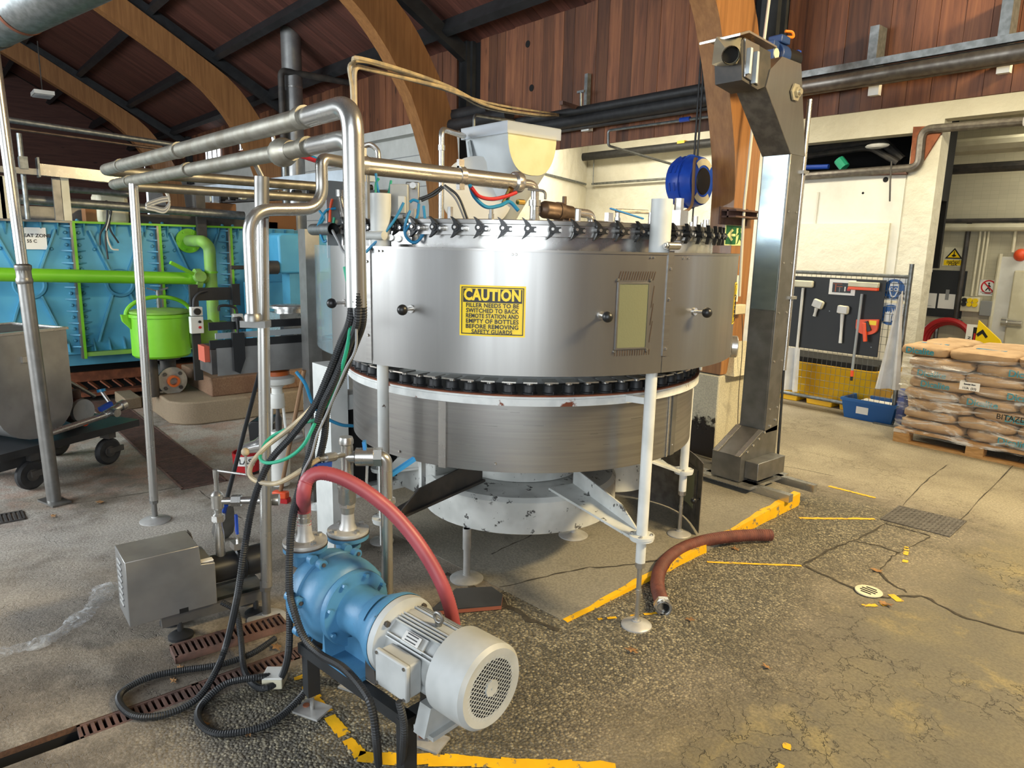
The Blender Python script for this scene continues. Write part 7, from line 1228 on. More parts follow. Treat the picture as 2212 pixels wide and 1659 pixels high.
# ------------------------------------------------------------------ pallet of paper bags
c0 = atz(1928, 952, 0); PXL, PYF = c0.x, c0.y; nl = 8; ztop = zat(PXL, PYF, 745); zp0 = .13; lh = (ztop - zp0) / nl
pt = thing('wooden_pallet', 'wooden pallet under the stack of paper bags', 'pallet', (PXL + .6, PYF + .5, 0))
for i in range(5): m = MB(); m.bx(PXL, PXL + 1.3, PYF + i * .235, PYF + i * .235 + .12, .105, .125); m.build('top_board', 'pallet_wood', pt)
for i in range(3): m = MB(); m.bx(PXL, PXL + 1.3, PYF + i * .46, PYF + i * .46 + .10, .0, .02); m.build('bottom_board', 'pallet_wood', pt)
for i in range(3):
    for j in range(3): m = MB(); m.bx(PXL + i * .58, PXL + i * .58 + .13, PYF + j * .46, PYF + j * .46 + .1, .02, .105); m.build('block', 'pallet_wood', pt)
def bag_mesh(w, d, h, seed):
    r_ = random.Random(seed); vs = []; nu, nv = 16, 9
    for j in range(nv):
        v = -1 + 2 * j / (nv - 1); sv = math.copysign(abs(math.sin(v * math.pi / 2)) ** .6, v); cv_ = max(.02, math.cos(v * math.pi / 2)) ** .30
        for i in range(nu):
            a = 2 * math.pi * i / nu; c, s = math.cos(a), math.sin(a); x = math.copysign(abs(c) ** .32, c) * w / 2 * cv_; y = math.copysign(abs(s) ** .32, s) * d / 2 * cv_; vs.append((x + r_.uniform(-.008, .008), y + r_.uniform(-.008, .008), h / 2 + sv * h / 2 * .98 + r_.uniform(-.005, .005)))
    m = MB(); m.add(vs, [(j * nu + i, j * nu + (i + 1) % nu, (j + 1) * nu + (i + 1) % nu, (j + 1) * nu + i) for j in range(nv - 1) for i in range(nu)] + [tuple(reversed(range(nu))), tuple((nv - 1) * nu + i for i in range(nu))]); me = m.mesh('paper_bag', ang=60); me.materials.append(MAT['bag_paper']); return me
ords = ['lowest', 'second lowest', 'third', 'fourth', 'fifth', 'sixth', 'seventh', 'topmost']
for L_ in range(nl):
    splits = [(0, .43), (.43, .87), (.87, 1.30)] if L_ % 2 == 1 else [(0, .52), (.52, 1.30)]
    if L_ == nl - 1: splits = [(-.09, .30), (.30, .80), (.80, 1.30)]
    for j, (s0, s1) in enumerate(splits):
        me = bag_mesh((s1 - s0) * 1.01, .50, lh * 1.06, L_ * 10 + j); o = bpy.data.objects.new('paper_bag', me); COL.objects.link(o); o.location = (PXL + .03 + (s0 + s1) / 2 + .012 * ((L_ * 7) % 3 - 1), PYF + .27 + .01 * ((L_ * 5 + j) % 3), zp0 + L_ * lh); o.rotation_euler = (0, 0, rnd.uniform(-.02, .02)); ORG[o.name] = Vector(o.location)
        tag(o, 'brown paper bag, %s layer of the stack, %s from the fence' % (ords[L_], ('first', 'second', 'third')[j]), 'paper bag', 'brown paper bags on the pallet')
        if (L_, j) in ((7, 0), (6, 1), (5, 0), (4, 1), (2, 1), (0, 1), (3, 1), (6, 2), (4, 0)):
            vs, fs = text_mb('Dicalite', .075, .0018); mm = MB(); yy = o.location.y - .262; mm.add([(o.location.x - .02 + v.x, yy - v.z, o.location.z + lh * .52 + v.y) for v in vs], fs); mm.build('bag_print', 'teal_print', o, kind='stuff')
        if L_ == nl - 1: mm = MB(); mm.box((o.location.x, o.location.y + .02, o.location.z + lh * 1.05), (.22, .05, .004)); mm.build('bag_stripe', 'tube_blue', o)
    if L_ == nl - 1:
        for j, (s0, s1) in enumerate(splits): me = bag_mesh((s1 - s0) * 1.0, .5, lh * 1.06, 200 + j); o = bpy.data.objects.new('paper_bag', me); COL.objects.link(o); o.location = (PXL + .03 + (s0 + s1) / 2, PYF + .79, zp0 + L_ * lh); tag(o, 'brown paper bag behind the topmost layer, %s from the fence' % ('first', 'second', 'third')[j], 'paper bag', 'brown paper bags on the pallet')
m = MB(); m.bx(PXL + .02, PXL + 1.32, PYF + .53, PYF + 1.04, zp0, zp0 + 7 * lh); tag(m.build('bag_stack_core', 'bag_paper', bevel=.03), 'rear bags of the wrapped pallet stack', 'bag stack')['kind'] = 'stuff'
m = MB(); vs = []; nz, nx = 22, 40
for i in range(nz + 1):
    z = .09 + (ztop - lh - .10) * i / nz
    for j in range(nx + 1): f = j / nx; vs.append((PXL - .0 + 1.36 * f, PYF - .012 + .022 * math.sin(i * 2.6 + j * .3) * (.4 + .6 * rnd.random()), z + (.10 * f if i == nz else 0)))
m.add(vs, [(i * (nx + 1) + j, i * (nx + 1) + j + 1, (i + 1) * (nx + 1) + j + 1, (i + 1) * (nx + 1) + j) for i in range(nz) for j in range(nx)]); wr = tag(m.build('stretch_wrap', 'stretch_wrap'), 'shiny clear stretch wrap round the pallet of paper bags', 'stretch wrap')
p0_, p1_ = aty(2074, 823, PYF - .05), aty(2115, 847, PYF - .05); m = MB(); m.bx(p0_.x, p1_.x, PYF - .052, PYF - .050, p1_.z, p0_.z); ps = tag(m.build('paper_label', 'paper'), 'white handwritten paper label stuck on the wrapped bags', 'label'); cx = (p0_.x + p1_.x) / 2; h = p0_.z - p1_.z; wtext(ps, 'Special 5km', cx, p1_.z + h * .74, h * .26, PYF - .05, lift=.003, maxw=(p1_.x - p0_.x) * .85); wtext(ps, '11/A  (21)', cx, p1_.z + h * .26, h * .36, PYF - .05, lift=.003, maxw=(p1_.x - p0_.x) * .85)
q = aty(2185, 905, PYF - .05); wtext(wr, 'BITAZDN', q.x + .02, q.z, .06, PYF - .045, lift=.0)
# ------------------------------------------------------------------ store room wall
Y = YS
t, x0, x1, z0, z1 = psign('overhead_risk_sign', 'yellow triangle overhead risk sign on the store room wall', 'sign', 2041, 534, 2081, 576, Y, 'cream'); w = x1 - x0; h = z1 - z0; cx = (x0 + x1) / 2; shape(t, [(cx - .42 * w, z0 + .40 * h), (cx + .42 * w, z0 + .40 * h), (cx, z0 + .97 * h)], Y, 'sign_black', 'triangle', .009); shape(t, [(cx - .30 * w, z0 + .46 * h), (cx + .30 * w, z0 + .46 * h), (cx, z0 + .86 * h)], Y, 'sign_yellow', 'triangle_inner', .0105); shape(t, [(cx - .02 * w, z0 + .8 * h), (cx + .02 * w, z0 + .8 * h), (cx + .02 * w, z0 + .64 * h), (cx + .12 * w, z0 + .55 * h), (cx, z0 + .49 * h), (cx - .12 * w, z0 + .55 * h), (cx - .02 * w, z0 + .64 * h)], Y, 'sign_black', 'hook_mark', .012); m = MB(); m.bx(cx - .44 * w, cx + .44 * w, Y - .009, Y - .006, z0 + .05 * h, z0 + .33 * h); m.build('yellow_band', 'sign_yellow', t); wtext(t, 'overhead', cx, z0 + .24 * h, .075, Y, lift=.0105, maxw=.6 * w); wtext(t, 'risk', cx, z0 + .12 * h, .075, Y, lift=.0105)
x0, x1, z0, z1 = wrect(1960, 581, 2076, 688, Y); t = thing('notice_board', 'black notice board with two papers in the store room', 'notice board', ((x0 + x1) / 2, Y, z0)); m = MB(); m.bx(x0, x1, Y - .03, Y - .001, z0, z1); m.build('board', 'board_black', t)
for a in ((1991, 632, 2020, 666), (2029, 634, 2060, 668), (1985, 580, 2014, 588)): x0, x1, z0, z1 = wrect(*a, Y - .03); m = MB(); m.bx(x0, x1, Y - .034, Y - .03, z0, z1); k = m.build('notice', 'paper', t); m = MB(); (m.bx(x0 + .08, x1 - .08, Y - .036, Y - .034, z0 + .12, z0 + .26) if a[0] == 2029 else m.bx(x0 + .05, x1 - .05, Y - .036, Y - .034, z0 + .03, z0 + .035)); m.build('print', 'print_grey', k)
t, x0, x1, z0, z1 = psign('no_entry_sign', 'round red prohibition sign with walking figure in the store room', 'sign', 2118, 604, 2153, 640, Y); w = x1 - x0; cx = (x0 + x1) / 2; cz = z1 - w * .42; R = w * .42; disc(t, cx, cz, R, Y, 'sign_red', 'red_ring', R * .80); shape(t, [(cx + R * a, cz + R * b) for a, b in ((0, .4), (.2, .2), (.35, -.05), (.15, .0), (.12, -.2), (.3, -.6), (.15, -.6), (0, -.25), (-.25, -.6), (-.4, -.55), (-.1, -.1), (-.15, .1))], Y, 'sign_black', 'walking_figure', .008); disc(t, cx + R * .02, cz + R * .5, R * .13, Y, 'sign_black', 'figure_head'); m = MB(); m.beam((cx - R * .62, Y - .0105, cz + R * .62), (cx + R * .62, Y - .0105, cz - R * .62), R * .18, .002, (0, -1, 0)); m.build('red_bar', 'sign_red', t)
m = MB(); m.bx(cx - w * .4, cx + w * .4, Y - .008, Y - .006, z0 + .04, z0 + .05).bx(cx - w * .3, cx + w * .3, Y - .008, Y - .006, z0 + .02, z0 + .03); m.build('small_print', 'print_grey', t)
x0, x1, z0, z1 = wrect(2084, 640, 2119, 674, Y); t = thing('control_cabinet', 'grey control panel with yellow ringed switches in the store room', 'control panel', ((x0 + x1) / 2, Y, z0)); m = MB(); m.bx(x0, x1, Y - .12, Y, z0, z1); m.build('box', 'cream', t, bevel=.01)
for i in range(3):
    for j in range(2): p = Vector((x0 + (x1 - x0) * (.2 + .3 * i), Y - .12, z0 + (z1 - z0) * (.5 + .28 * j))); m = MB(); m.cyl(p, p - Vector((0, .03, 0)), .03, n=12); m.build('switch', 'sign_yellow' if i else 'black_plastic', t)
m = MB(); p = aty(2133, 666, Y); m.box((p.x, Y - .04, p.z), (.14, .08, .2)); tag(m.build('small_switch', 'print_grey', bevel=.01), 'small grey switch under the prohibition sign', 'switch')
for i, (px, py0, py1, px1, r, mm) in enumerate(((2095, 475, 690, 2067, .032, 'dark_iron'), (2120, 490, 640, 2101, .016, 'cream'), (2130, 490, 640, 2112, .016, 'cream'), (2138, 490, 604, 2122, .016, 'cream'), (2162, 548, 735, 2138, .026, 'cream'), (2197, 480, 545, 2192, .02, 'cream'))):
    a, b = aty(px, py0, Y - .05), aty(px1, py1, Y - .05); m = MB(); m.cyl((a.x, Y - .05, a.z), (a.x, Y - .05, b.z), r, n=8); tag(m.build('store_conduit', mm), ('dark upright pipe beside the store room notice board', 'pale upright conduit nearest the dark pipe above the panel', 'middle pale conduit above the switch panel', 'pale conduit above the prohibition sign', 'white pipe running up beside the cold room door', 'short pale conduit above the cold room door')[i], 'pipe', 'store room conduits')
for i, (py, py2, r, mm, lab) in enumerate(((478, 480, .03, 'dark_iron', 'dark level pipe across the store room wall above the signs'), (492, 490, .05, 'cream', 'pale level trunking across the store room wall'), (325, 312, .10, 'cream', 'fat cream pipe crossing the top of the store room'), (370, 350, .06, 'dark_iron', 'dark pipe crossing under the fat cream pipe'))):
    a, b = aty(2000, py, Y - (.08 if i < 2 else .9)), aty(2212, py2, Y - (.08 if i < 2 else .9)); m = MB(); m.cyl((a.x - .4, a.y, a.z), (b.x + 1, a.y, a.z), r, n=10); tag(m.build('store_pipe', mm), lab, 'pipe', 'level store room pipes')
x0, x1, z0, z1 = wrect(2186, 575, 2212, 760, Y); m = MB(); m.bx(x0 - .12, x0 + 1.3, Y - .06, Y - .01, 0, z1 + .12); dr = struct(m.build('door_1', 'white_plain', bevel=.01), 'white cold room door with a chrome handle'); m = MB(); m.bx(x0 + .06, x0 + 1.15, Y - .11, Y - .06, .05, z1 - .05); m.build('door_leaf', 'cream', dr, bevel=.02); a, b = aty(2176, 696, Y - .14), aty(2208, 699, Y - .14); m = MB(); m.cyl(a, b, .04, n=12).cyl(a - Vector((.06, 0, 0)), a, .06, n=12); m.build('door_handle', 'chrome', dr)
m = MB(); p = aty(2205, 551, Y - .05); m.sph(p, .08, 12); tag(m.build('red_button', 'orange'), 'round red button above the cold room door', 'button')
p = aty(2048, 735, Y - .15); t = thing('red_hose', 'coiled red hose on a pipe hook in the store room', 'hose', p); m = MB()
for k in range(3): m.tor((p.x, Y - .12 - k * .05, p.z - .03), (0, 1, 0), .27 + .02 * k, .035, 36, 8)
m.build('coil', 'red', t); m = MB(); a, b = aty(2025, 698, Y - .1), aty(2078, 696, Y - .1); m.tube(bend([(a.x, a.y, a.z - .35), a, b], .05), .028, 8); m.build('hook_pipe', 'galv', t)
x0, x1, z0, z1 = wrect(2090, 700, 2111, 735, 9.6); t = thing('no_entry_board', 'white NO ENTRY board standing on edge behind the bags', 'sign', ((x0 + x1) / 2, 9.6, 0)); m = MB(); m.bx(x0, x1, 9.59, 9.6, 0, z1); m.build('panel', 'sign_white', t); m = MB(); w = x1 - x0; m.bx(x0 + .58 * w, x1 - .06 * w, 9.586, 9.59, z1 - .38, z1 - .03); m.build('black_block', 'sign_black', t); m = MB(); m.bx(x0 + .68 * w, x1 - .16 * w, 9.583, 9.586, z1 - .30, z1 - .1); m.build('red_oval', 'red', t); vs, fs = text_mb('NO ENTRY', w * .34, .001); m = MB(); m.add([(x0 + .32 * w + v.y, 9.588 - v.z, z1 - .25 - v.x) for v in vs], fs); m.build('lettering', 'sign_black', t, kind='stuff')
a = [aty(x, y, 9.5) for x, y in ((2114, 692), (2160, 735), (2168, 745), (2112, 745))]; t = thing('caution_banner', 'yellow folding caution cone standing behind the bags', 'caution cone', (a[3].x, 9.5, 0)); m = MB(); m.prism([(p.x, p.z) for p in a[:2]] + [(a[1].x + .3, .05), (a[3].x - .05, .05)], (0, 9.5, 0), (1, 0, 0), (0, 0, 1), (0, .03, 0)); m.build('panel', 'sign_yellow', t); m = MB(); q = aty(2120, 715, 9.49); m.prism([(q.x - .05, q.z - .04), (q.x + .01, q.z + .02), (q.x + .07, q.z - .06), (q.x + .05, q.z - .08), (q.x + .01, q.z - .03), (q.x - .03, q.z - .07)], (0, 9.495, 0), (1, 0, 0), (0, 0, 1), (0, .004, 0)); m.build('print', 'sign_black', t)
# ------------------------------------------------------------------ pipes inside and in front of the high opening
for i, (pts, r, mm, Y, lab) in enumerate(((((1690, 335), (1905, 303), (1950, 345)), .05, 'dark_iron', YA + .5, 'bent dark pipe inside the high wall opening'), (((1690, 345), (1880, 318), (1940, 352)), .035, 'dark_iron', YA + .4, 'second dark pipe inside the high wall opening'), (((1690, 363), (1790, 360)), .03, 'royal_blue', YA + .3, 'blue pipe stub inside the high wall opening'), (((1690, 384), (1985, 362), (1993, 280), (2212, 262)), .045, 'steel_dark', YA - .06, 'dark pipe running under the opening and up the pier'), (((1700, 378), (1960, 372)), .03, 'rust_iron', YA - .05, 'rusty pipe along the sill of the high opening'))):
    m = MB(); m.tube(bend([aty(x, y, Y) for x, y in pts], .1), r, 10); tag(m.build('opening_pipe', mm), lab, 'pipe', 'pipes round the high opening')
m = MB(); m.tube([aty(1812, 345, YA + .2), aty(1825, 362, YA + .2)], .06, 10); tag(m.build('green_nozzle', 'tube_green'), 'teal plastic nozzle inside the high wall opening', 'nozzle'); m = MB(); p = aty(1895, 315, YA + .2); m.sph(p, .07, 10, (2, 1, .5)); tag(m.build('white_rag', 'fabric'), 'white rag draped on the dark pipe in the opening', 'rag')
a, b = aty(1996, 272, YA - .03), aty(1993, 350, YA - .03); m = MB(); m.prism([(a.x - .10, a.z), (a.x + .22, a.z - .02), (a.x + .04, b.z), (b.x - .12, b.z - .02)], (0, YA - .05, 0), (1, 0, 0), (0, 0, 1), (0, .04, 0)); tag(m.build('timber_packer', 'rust'), 'split brown timber packer at the top of the white pier', 'timber'); m = MB(); m.tube([aty(1926, 348, YA - .1), aty(1923, 395, YA - .1), aty(1922, 435, YA - .1)], .009, 6); tag(m.build('pull_string', 'dark_iron'), 'thin cord hanging in front of the white annex wall', 'cord')
# ------------------------------------------------------------------ drains and things on the floor
def grate(label, x0, x1, y0, y1, z0, h, n, mm='rust_iron', along='y', gap=.5):
    t = thing('drain_grate', label, 'drain grate', ((x0 + x1) / 2, (y0 + y1) / 2, z0), 'cast iron drain grates'); e = .010
    m = MB(); m.bx(x0, x0 + e, y0, y1, z0, z0 + h).bx(x1 - e, x1, y0, y1, z0, z0 + h).bx(x0, x1, y0, y0 + e, z0, z0 + h).bx(x0, x1, y1 - e, y1, z0, z0 + h); m.k = [(0, len(m.v), 0, len(m.f))]; m.build('rim', mm, t)
    p = (y1 - y0) / n; b = MB(); b.bx(0, x1 - x0 - 2 * e, 0, p * gap, 0, h * .96); me = b.mesh('bar', smooth=False); me.materials.append(MAT[mm])
    for i in range(1, n): inst('bar', me, t, Matrix.Translation((x0 + e, y0 + i * p - p * gap / 2, z0)))
    return t
grate('rusty slotted grate set in the floor channel, nearest the open trench', TX0 + .002, TX1 - .002, .275, .66, -.025, .024, 17); grate('rusty slotted grate set in the floor channel under the looped conduits', TX0 + .002, TX1 - .002, .665, 1.03, -.025, .024, 16); grate('rusty slotted grate set in the floor channel beside the blue pump', TX0 + .002, TX1 - .002, 1.035, 1.40, -.025, .024, 16)
t = grate('loose rusty slotted grate lying beside the floor channel', -.055, .055, -.225, .225, 0, .028, 19)
t.location = ((-2.875 - 2.746) / 2, (.65 + 1.09) / 2, .002); t.rotation_euler = (0, 0, -.06)
for ch in t.children: ch.location = ch.location + Vector((0, 0, 0))
grate('small black grate in the floor at the picture edge beside the thick pole', -5.03, -4.86, .10, .375, .001, .006, 12, 'dark_iron')
def mesh_grate(label, x0, x1, y0, y1, n):
    t = thing('mesh_grate', label, 'drain grate', ((x0 + x1) / 2, (y0 + y1) / 2, 0), 'long welded bar drain gratings'); m = MB(); m.bx(x0, x1, y0, y0 + .012, 0.0, .006).bx(x0, x1, y1 - .012, y1, 0.0, .006).bx(x0, x0 + .012, y0, y1, 0, .006).bx(x1 - .012, x1, y0, y1, 0, .006); m.k = [(0, len(m.v), 0, len(m.f))]; m.build('rim', 'rust_iron', t); m = MB(); m.bx(x0, x1, y0, y1, .0, .0015); m.build('pit', 'black_void', t); m = MB()
    for i in range(n): x = x0 + (x1 - x0) * (i + .5) / n; m.bx(x - .004, x + .004, y0, y1, .0015, .005)
    m.build('bars', 'rust_iron', t, kind='stuff')
mesh_grate('welded bar drain grating nearest the slim pole', -5.62, -4.86, 1.245, 1.545, 30); mesh_grate('welded bar drain grating between the trolley and the low plinth', -6.75, -5.64, 1.235, 1.535, 42); mesh_grate('welded bar drain grating running under the blue tank', -8.1, -6.77, 1.225, 1.525, 48)
# checker plate
a = [atz(1941, 1093), atz(2088, 1127), atz(2052, 1161), atz(1900, 1122)]; m = MB(); m.prism([(p.x, p.y) for p in a], (0, 0, 0), (1, 0, 0), (0, 1, 0), (0, 0, .006)); hp_ = tag(m.build('floor_hatch', 'steel_dark', smooth=False), 'steel chequer plate hatch set in the concrete floor', 'hatch'); m = MB()
for i in range(16):
    for j in range(14):
        p = a[3].lerp(a[2], (i + .5) / 16).lerp(a[0].lerp(a[1], (i + .5) / 16), (j + .5) / 14); d = .008; s = 1 if (i + j) % 2 else -1; m.add([p + Vector((-d, -d * s, .0062)), p + Vector((d, d * s, .0062)), p + Vector((0, 0, .0085)) + Vector((-.003 * s, .003, 0)), p + Vector((0, 0, .0085)) + Vector((.003 * s, -.003, 0))], [(0, 2, 1), (0, 1, 3), (2, 3, 1), (0, 3, 2)])
m.build('tread_pattern', 'steel_dark', hp_, kind='stuff')
# round loose drain cover
c = atz(1876, 1280, 0); t = thing('drain_cover', 'pale round slotted drain cover lying loose at the joint', 'drain cover', (c.x, c.y, 0)); m = MB(); m.lathe([(.002, 0), (.062, 0), (.064, .004), (.062, .007), (.002, .007)], base=(c.x, c.y, .004), n=28, cap=False); m.build('disc', 'cream', t)
for i in range(4): m = MB(); m.box((c.x, c.y - .032 + i * .021, .0115), (.075 if i in (1, 2) else .05, .009, .002), Matrix.Rotation(.0, 3, 'Z')); m.build('slot', 'black_void', t)
# broken tile on the floor
a = [atz(x, y, .03) for x, y in ((930, 1318), (1083, 1305), (1086, 1283), (1062, 1266), (985, 1270))]; t = thing('paving_tile', 'cracked dark slate faced tile with red underside lying under the filler', 'tile', (a[0].x, a[0].y, 0)); m = MB(); m.prism([(p.x, p.y) for p in a], (0, 0, .004), (1, 0, 0), (0, 1, 0), (0, 0, .018)); m.build('red_body', 'brick_red', t, smooth=False); m = MB(); m.prism([(p.x, p.y) for p in a], (0, 0, .022), (1, 0, 0), (0, 1, 0), (0, 0, .006)); m.build('dark_face', 'slate', t, smooth=False)
# junction box on the floor, clear film strip
c = atz(594, 1478, .0); t = thing('junction_box', 'white plastic junction box lying open on the floor by the drain', 'junction box', (c.x, c.y, 0)); m = MB(); m.box((c.x, c.y, .022), (.075, .075, .04), Matrix.Rotation(.9, 3, 'Z')); m.build('box', 'cream', t, bevel=.004); m = MB(); m.box((c.x, c.y, .046), (.079, .079, .008), Matrix.Rotation(.9, 3, 'Z')); m.build('lid', 'white_plain', t, bevel=.003); m = MB(); m.cyl((c.x - .03, c.y - .03, .02), (c.x - .10, c.y - .06, .006), .004, n=6); m.build('cable_tie', 'cable_white', t)
P = catmull([atz(x, y, .01) for x, y in ((-40, 1418), (30, 1402), (90, 1385), (150, 1352), (190, 1318), (218, 1290), (232, 1262))], 8); m = MB(); vs = []; n = len(P)
for i, p in enumerate(P):
    d = (P[min(i + 1, n - 1)] - P[max(i - 1, 0)]).normalized(); u = Vector((-d.y, d.x, 0)); w = .042 + .010 * math.sin(i * .5) + (.02 if i > n - 6 else 0)
    for j in range(7): f = j / 6 - .5; vs.append(p + u * w * 2 * f + Vector((rnd.uniform(-.006, .006), rnd.uniform(-.006, .006), -.006 + .007 * rnd.random() + .010 * math.cos(f * 3))))
m.add(vs, [(i * 7 + j, i * 7 + j + 1, i * 7 + j + 8, i * 7 + j + 7) for i in range(n - 1) for j in range(6)]); tag(m.build('plastic_film', 'film'), 'crumpled strip of clear plastic film on the floor', 'plastic film')
# dry leaves
LP = [(445, 1402, 'dry brown leaf by the loose grate under the boxed pump'), (390, 1442, 'dry leaf at the near end of the loose grate'), (375, 1470, 'curled dry leaf between the grate and the conduit loop'), (597, 1398, 'dry brown leaf caught beside the conduits near the blue pump'), (535, 1585, 'dry leaf under the nearest conduit loop'), (440, 1568, 'small dry leaf inside the conduit loop'), (1490, 1338, 'oak leaf lying on the pebbles near the brown hose'), (1588, 1185, 'brown leaf under the brown hose'), (1893, 1232, 'pale round leaf by the floor joint'), (1914, 1305, 'dry oak leaf beside the round drain cover'), (215, 1085, 'dry leaf on the pale floor beside the thick pole'), (1655, 1440, 'single reddish leaf on the worn concrete'), (115, 1115, 'small dry leaf near the small black grate'), (1365, 1405, 'leaf scrap under the filler front foot')]
for i, (px, py, lab) in enumerate(LP):
    c = atz(px, py, .006); k = rnd.uniform(.016, .028); a0 = rnd.uniform(0, 6); n = 14; pts = [(c.x + k * (1 + .45 * math.cos(5 * 2 * math.pi * q / n)) * math.cos(a0 + 2 * math.pi * q / n), c.y + k * .6 * (1 + .45 * math.cos(5 * 2 * math.pi * q / n)) * math.sin(a0 + 2 * math.pi * q / n), .004 + .010 * rnd.random()) for q in range(n)]; m = MB(); m.add([(c.x, c.y, .010)] + pts + [(c.x, c.y, .008)] + [(x, y, z - .002) for x, y, z in pts], [(0, 1 + q, 1 + (q + 1) % n) for q in range(n)] + [(n + 1, n + 2 + (q + 1) % n, n + 2 + q) for q in range(n)] + [(1 + q, n + 2 + q, n + 2 + (q + 1) % n, 1 + (q + 1) % n) for q in range(n)]); tag(m.build('dry_leaf', 'leaf'), lab, 'leaf', 'dry leaves on the floor')
# ------------------------------------------------------------------ boxed stainless pump
zb5 = .12; c0 = atz(281, 1356, zb5); c1 = atz(470, 1303, zb5); zt5 = zat(c0.x, c0.y, 1216); bk = atz(247, 1178, zt5); fr5 = atz(270, 1216, zt5); ex_ = (c1 - c0).normalized(); L5 = (c1 - c0).length; ey_ = Vector((-ex_.y, ex_.x, 0)); ey_ = ey_ if ey_.x < 0 else -ey_; W5 = abs((bk - fr5).dot(ey_)); BM = basis((c0.x, c0.y, 0), ex_, ey_, (0, 0, 1))
bp = thing('boxed_pump', 'pump with a louvred stainless steel box cover and black body on a low frame', 'pump', (c0.x, c0.y, 0))
def BB(name, mm, fn, par=bp, **kw): m = MB(BM); fn(m); return m.build(name, mm, par, **kw)
cv5 = BB('cover', 'steel_box', lambda m: m.prism([(0, zb5), (L5, zb5), (L5, zt5 - .09), (L5 - .055, zt5 - .085), (L5 - .06, zt5 - .0), (0, zt5)], (0, 0, 0), (1, 0, 0), (0, 0, 1), (0, W5, 0)), bevel=.003)
BB('cover_notch', 'black_void', lambda m: m.bx(L5 * .55, L5 * .55 + .035, -.001, .01, zb5 - .0, zb5 + .02), cv5); BB('cover_flap', 'steel_dark', lambda m: m.prism([(W5 * .35, zt5 - .11), (W5, zt5 - .11), (W5, zt5 + .0), (W5 * .75, zt5 + .0), (W5 * .5, zt5 - .03)], (L5 - .055, 0, 0), (0, 1, 0), (0, 0, 1), (.004, 0, 0)), cv5)
for i in range(8): BB('louvre', 'steel_box', lambda m: m.box((-.001, W5 * .55, zb5 + .06 + i * .026), (.007, W5 * .35, .008), Matrix.Rotation(.5, 3, 'Y')), cv5)
BB('paper_tag', 'paper', lambda m: m.bx(L5 - .05, L5 - .0, .02, .05, zt5 - .088, zt5 - .084), cv5)
BB('base_frame', 'steel_dull', lambda m: m.bx(.12, L5 + .22, .02, .05, zb5 - .055, zb5).bx(.12, L5 + .22, W5 - .05, W5 - .02, zb5 - .055, zb5).bx(L5 + .0, L5 + .22, .02, W5 - .02, zb5 - .012, zb5))
for x, y in ((.19, .03), (.19, W5 - .03), (L5 + .17, .03), (L5 + .17, W5 - .03)): k = BB('foot', 'rubber', lambda m: m.lathe([(.05, .0), (.05, .012), (.02, .03), (.012, .03), (.012, zb5 - .05)], base=(x, y, 0), n=20))
ym = W5 * .55; zm = zb5 + .105
BB('black_body', 'black_plastic', lambda m: m.lathe([(.062, L5 - .02), (.062, L5 + .115), (.070, L5 + .12), (.070, L5 + .15), (.062, L5 + .155), (.066, L5 + .2), (.066, L5 + .25), (.02, L5 + .26)], base=(0, ym, zm), axis=(1, 0, 0), n=32))
rs = thing('riser_valve', 'upright stainless pipe with tee and crank handled valve on the boxed pump', 'valve', tuple(BM @ Vector((L5 + .06, ym, zm + .06)))); bt = BM @ Vector((L5 + .055, ym, zm + .05)); tz = zat(bt.x, bt.y, 1000)
def zz_(py): return zat(bt.x, bt.y, py)
m = MB(); m.lathe([(.020, bt.z), (.020, zz_(1150)), (.015, zz_(1138)), (.015, zz_(1128)), (.024, zz_(1126)), (.024, zz_(1112)), (.016, zz_(1108)), (.018, zz_(1100)), (.026, zz_(1096)), (.026, zz_(1068)), (.020, zz_(1064)), (.010, zz_(1060)), (.010, zz_(1035)), (.012, zz_(1030)), (.012, zz_(1014))], base=(bt.x, bt.y, 0), n=24); m.build('column', 'steel_pipe', rs); m = MB(); m.hexn((bt.x, bt.y, zz_(1124)), (bt.x, bt.y, zz_(1112)), .029); m.build('hex_nut', 'steel_bright', rs)
s0 = Vector((bt.x, bt.y, zz_(1082))); s1 = atd(560, 1082, 3.1); s1.z = s0.z; m = MB(); dd = (s1 - s0).normalized(); m.cyl(s0, s0 + dd * .16, .016, n=14).lathe([(.016, .15), (.022, .19), (.026, .26)], base=s0, axis=dd, n=16); m.build('side_branch', 'steel_pipe', rs); m = MB(); m.hexn(s0 + dd * .06, s0 + dd * .10, .026); m.build('union_nut', 'steel_bright', rs)
h0 = Vector((bt.x, bt.y, zz_(1016))); h1 = atd(532, 1013, 3.0); h1.z = h0.z; m = MB(); m.tube([h0, h1, h1 + Vector((0, 0, .085))], .0055, 8); m.build('crank', 'steel_pipe', rs); m = MB(); m.sph(h1 + Vector((0, 0, .10)), .018, 12); m.build('crank_knob', 'cable_cream', rs)
b0 = BM @ Vector((L5 + .13, ym, zm + .07)); m = MB(); m.cyl(b0, b0 + Vector((0, 0, .08)), .006, n=8); m.box(b0 + Vector((0, 0, .02)), (.06, .05, .03)); k = m.build('clamp', 'steel_bright', rs); m = MB(); m.beam(b0 + Vector((0, 0, .07)), b0 + Vector((0, 0, .16)), .016, .010); m.build('lever_handle', 'royal_blue', rs)
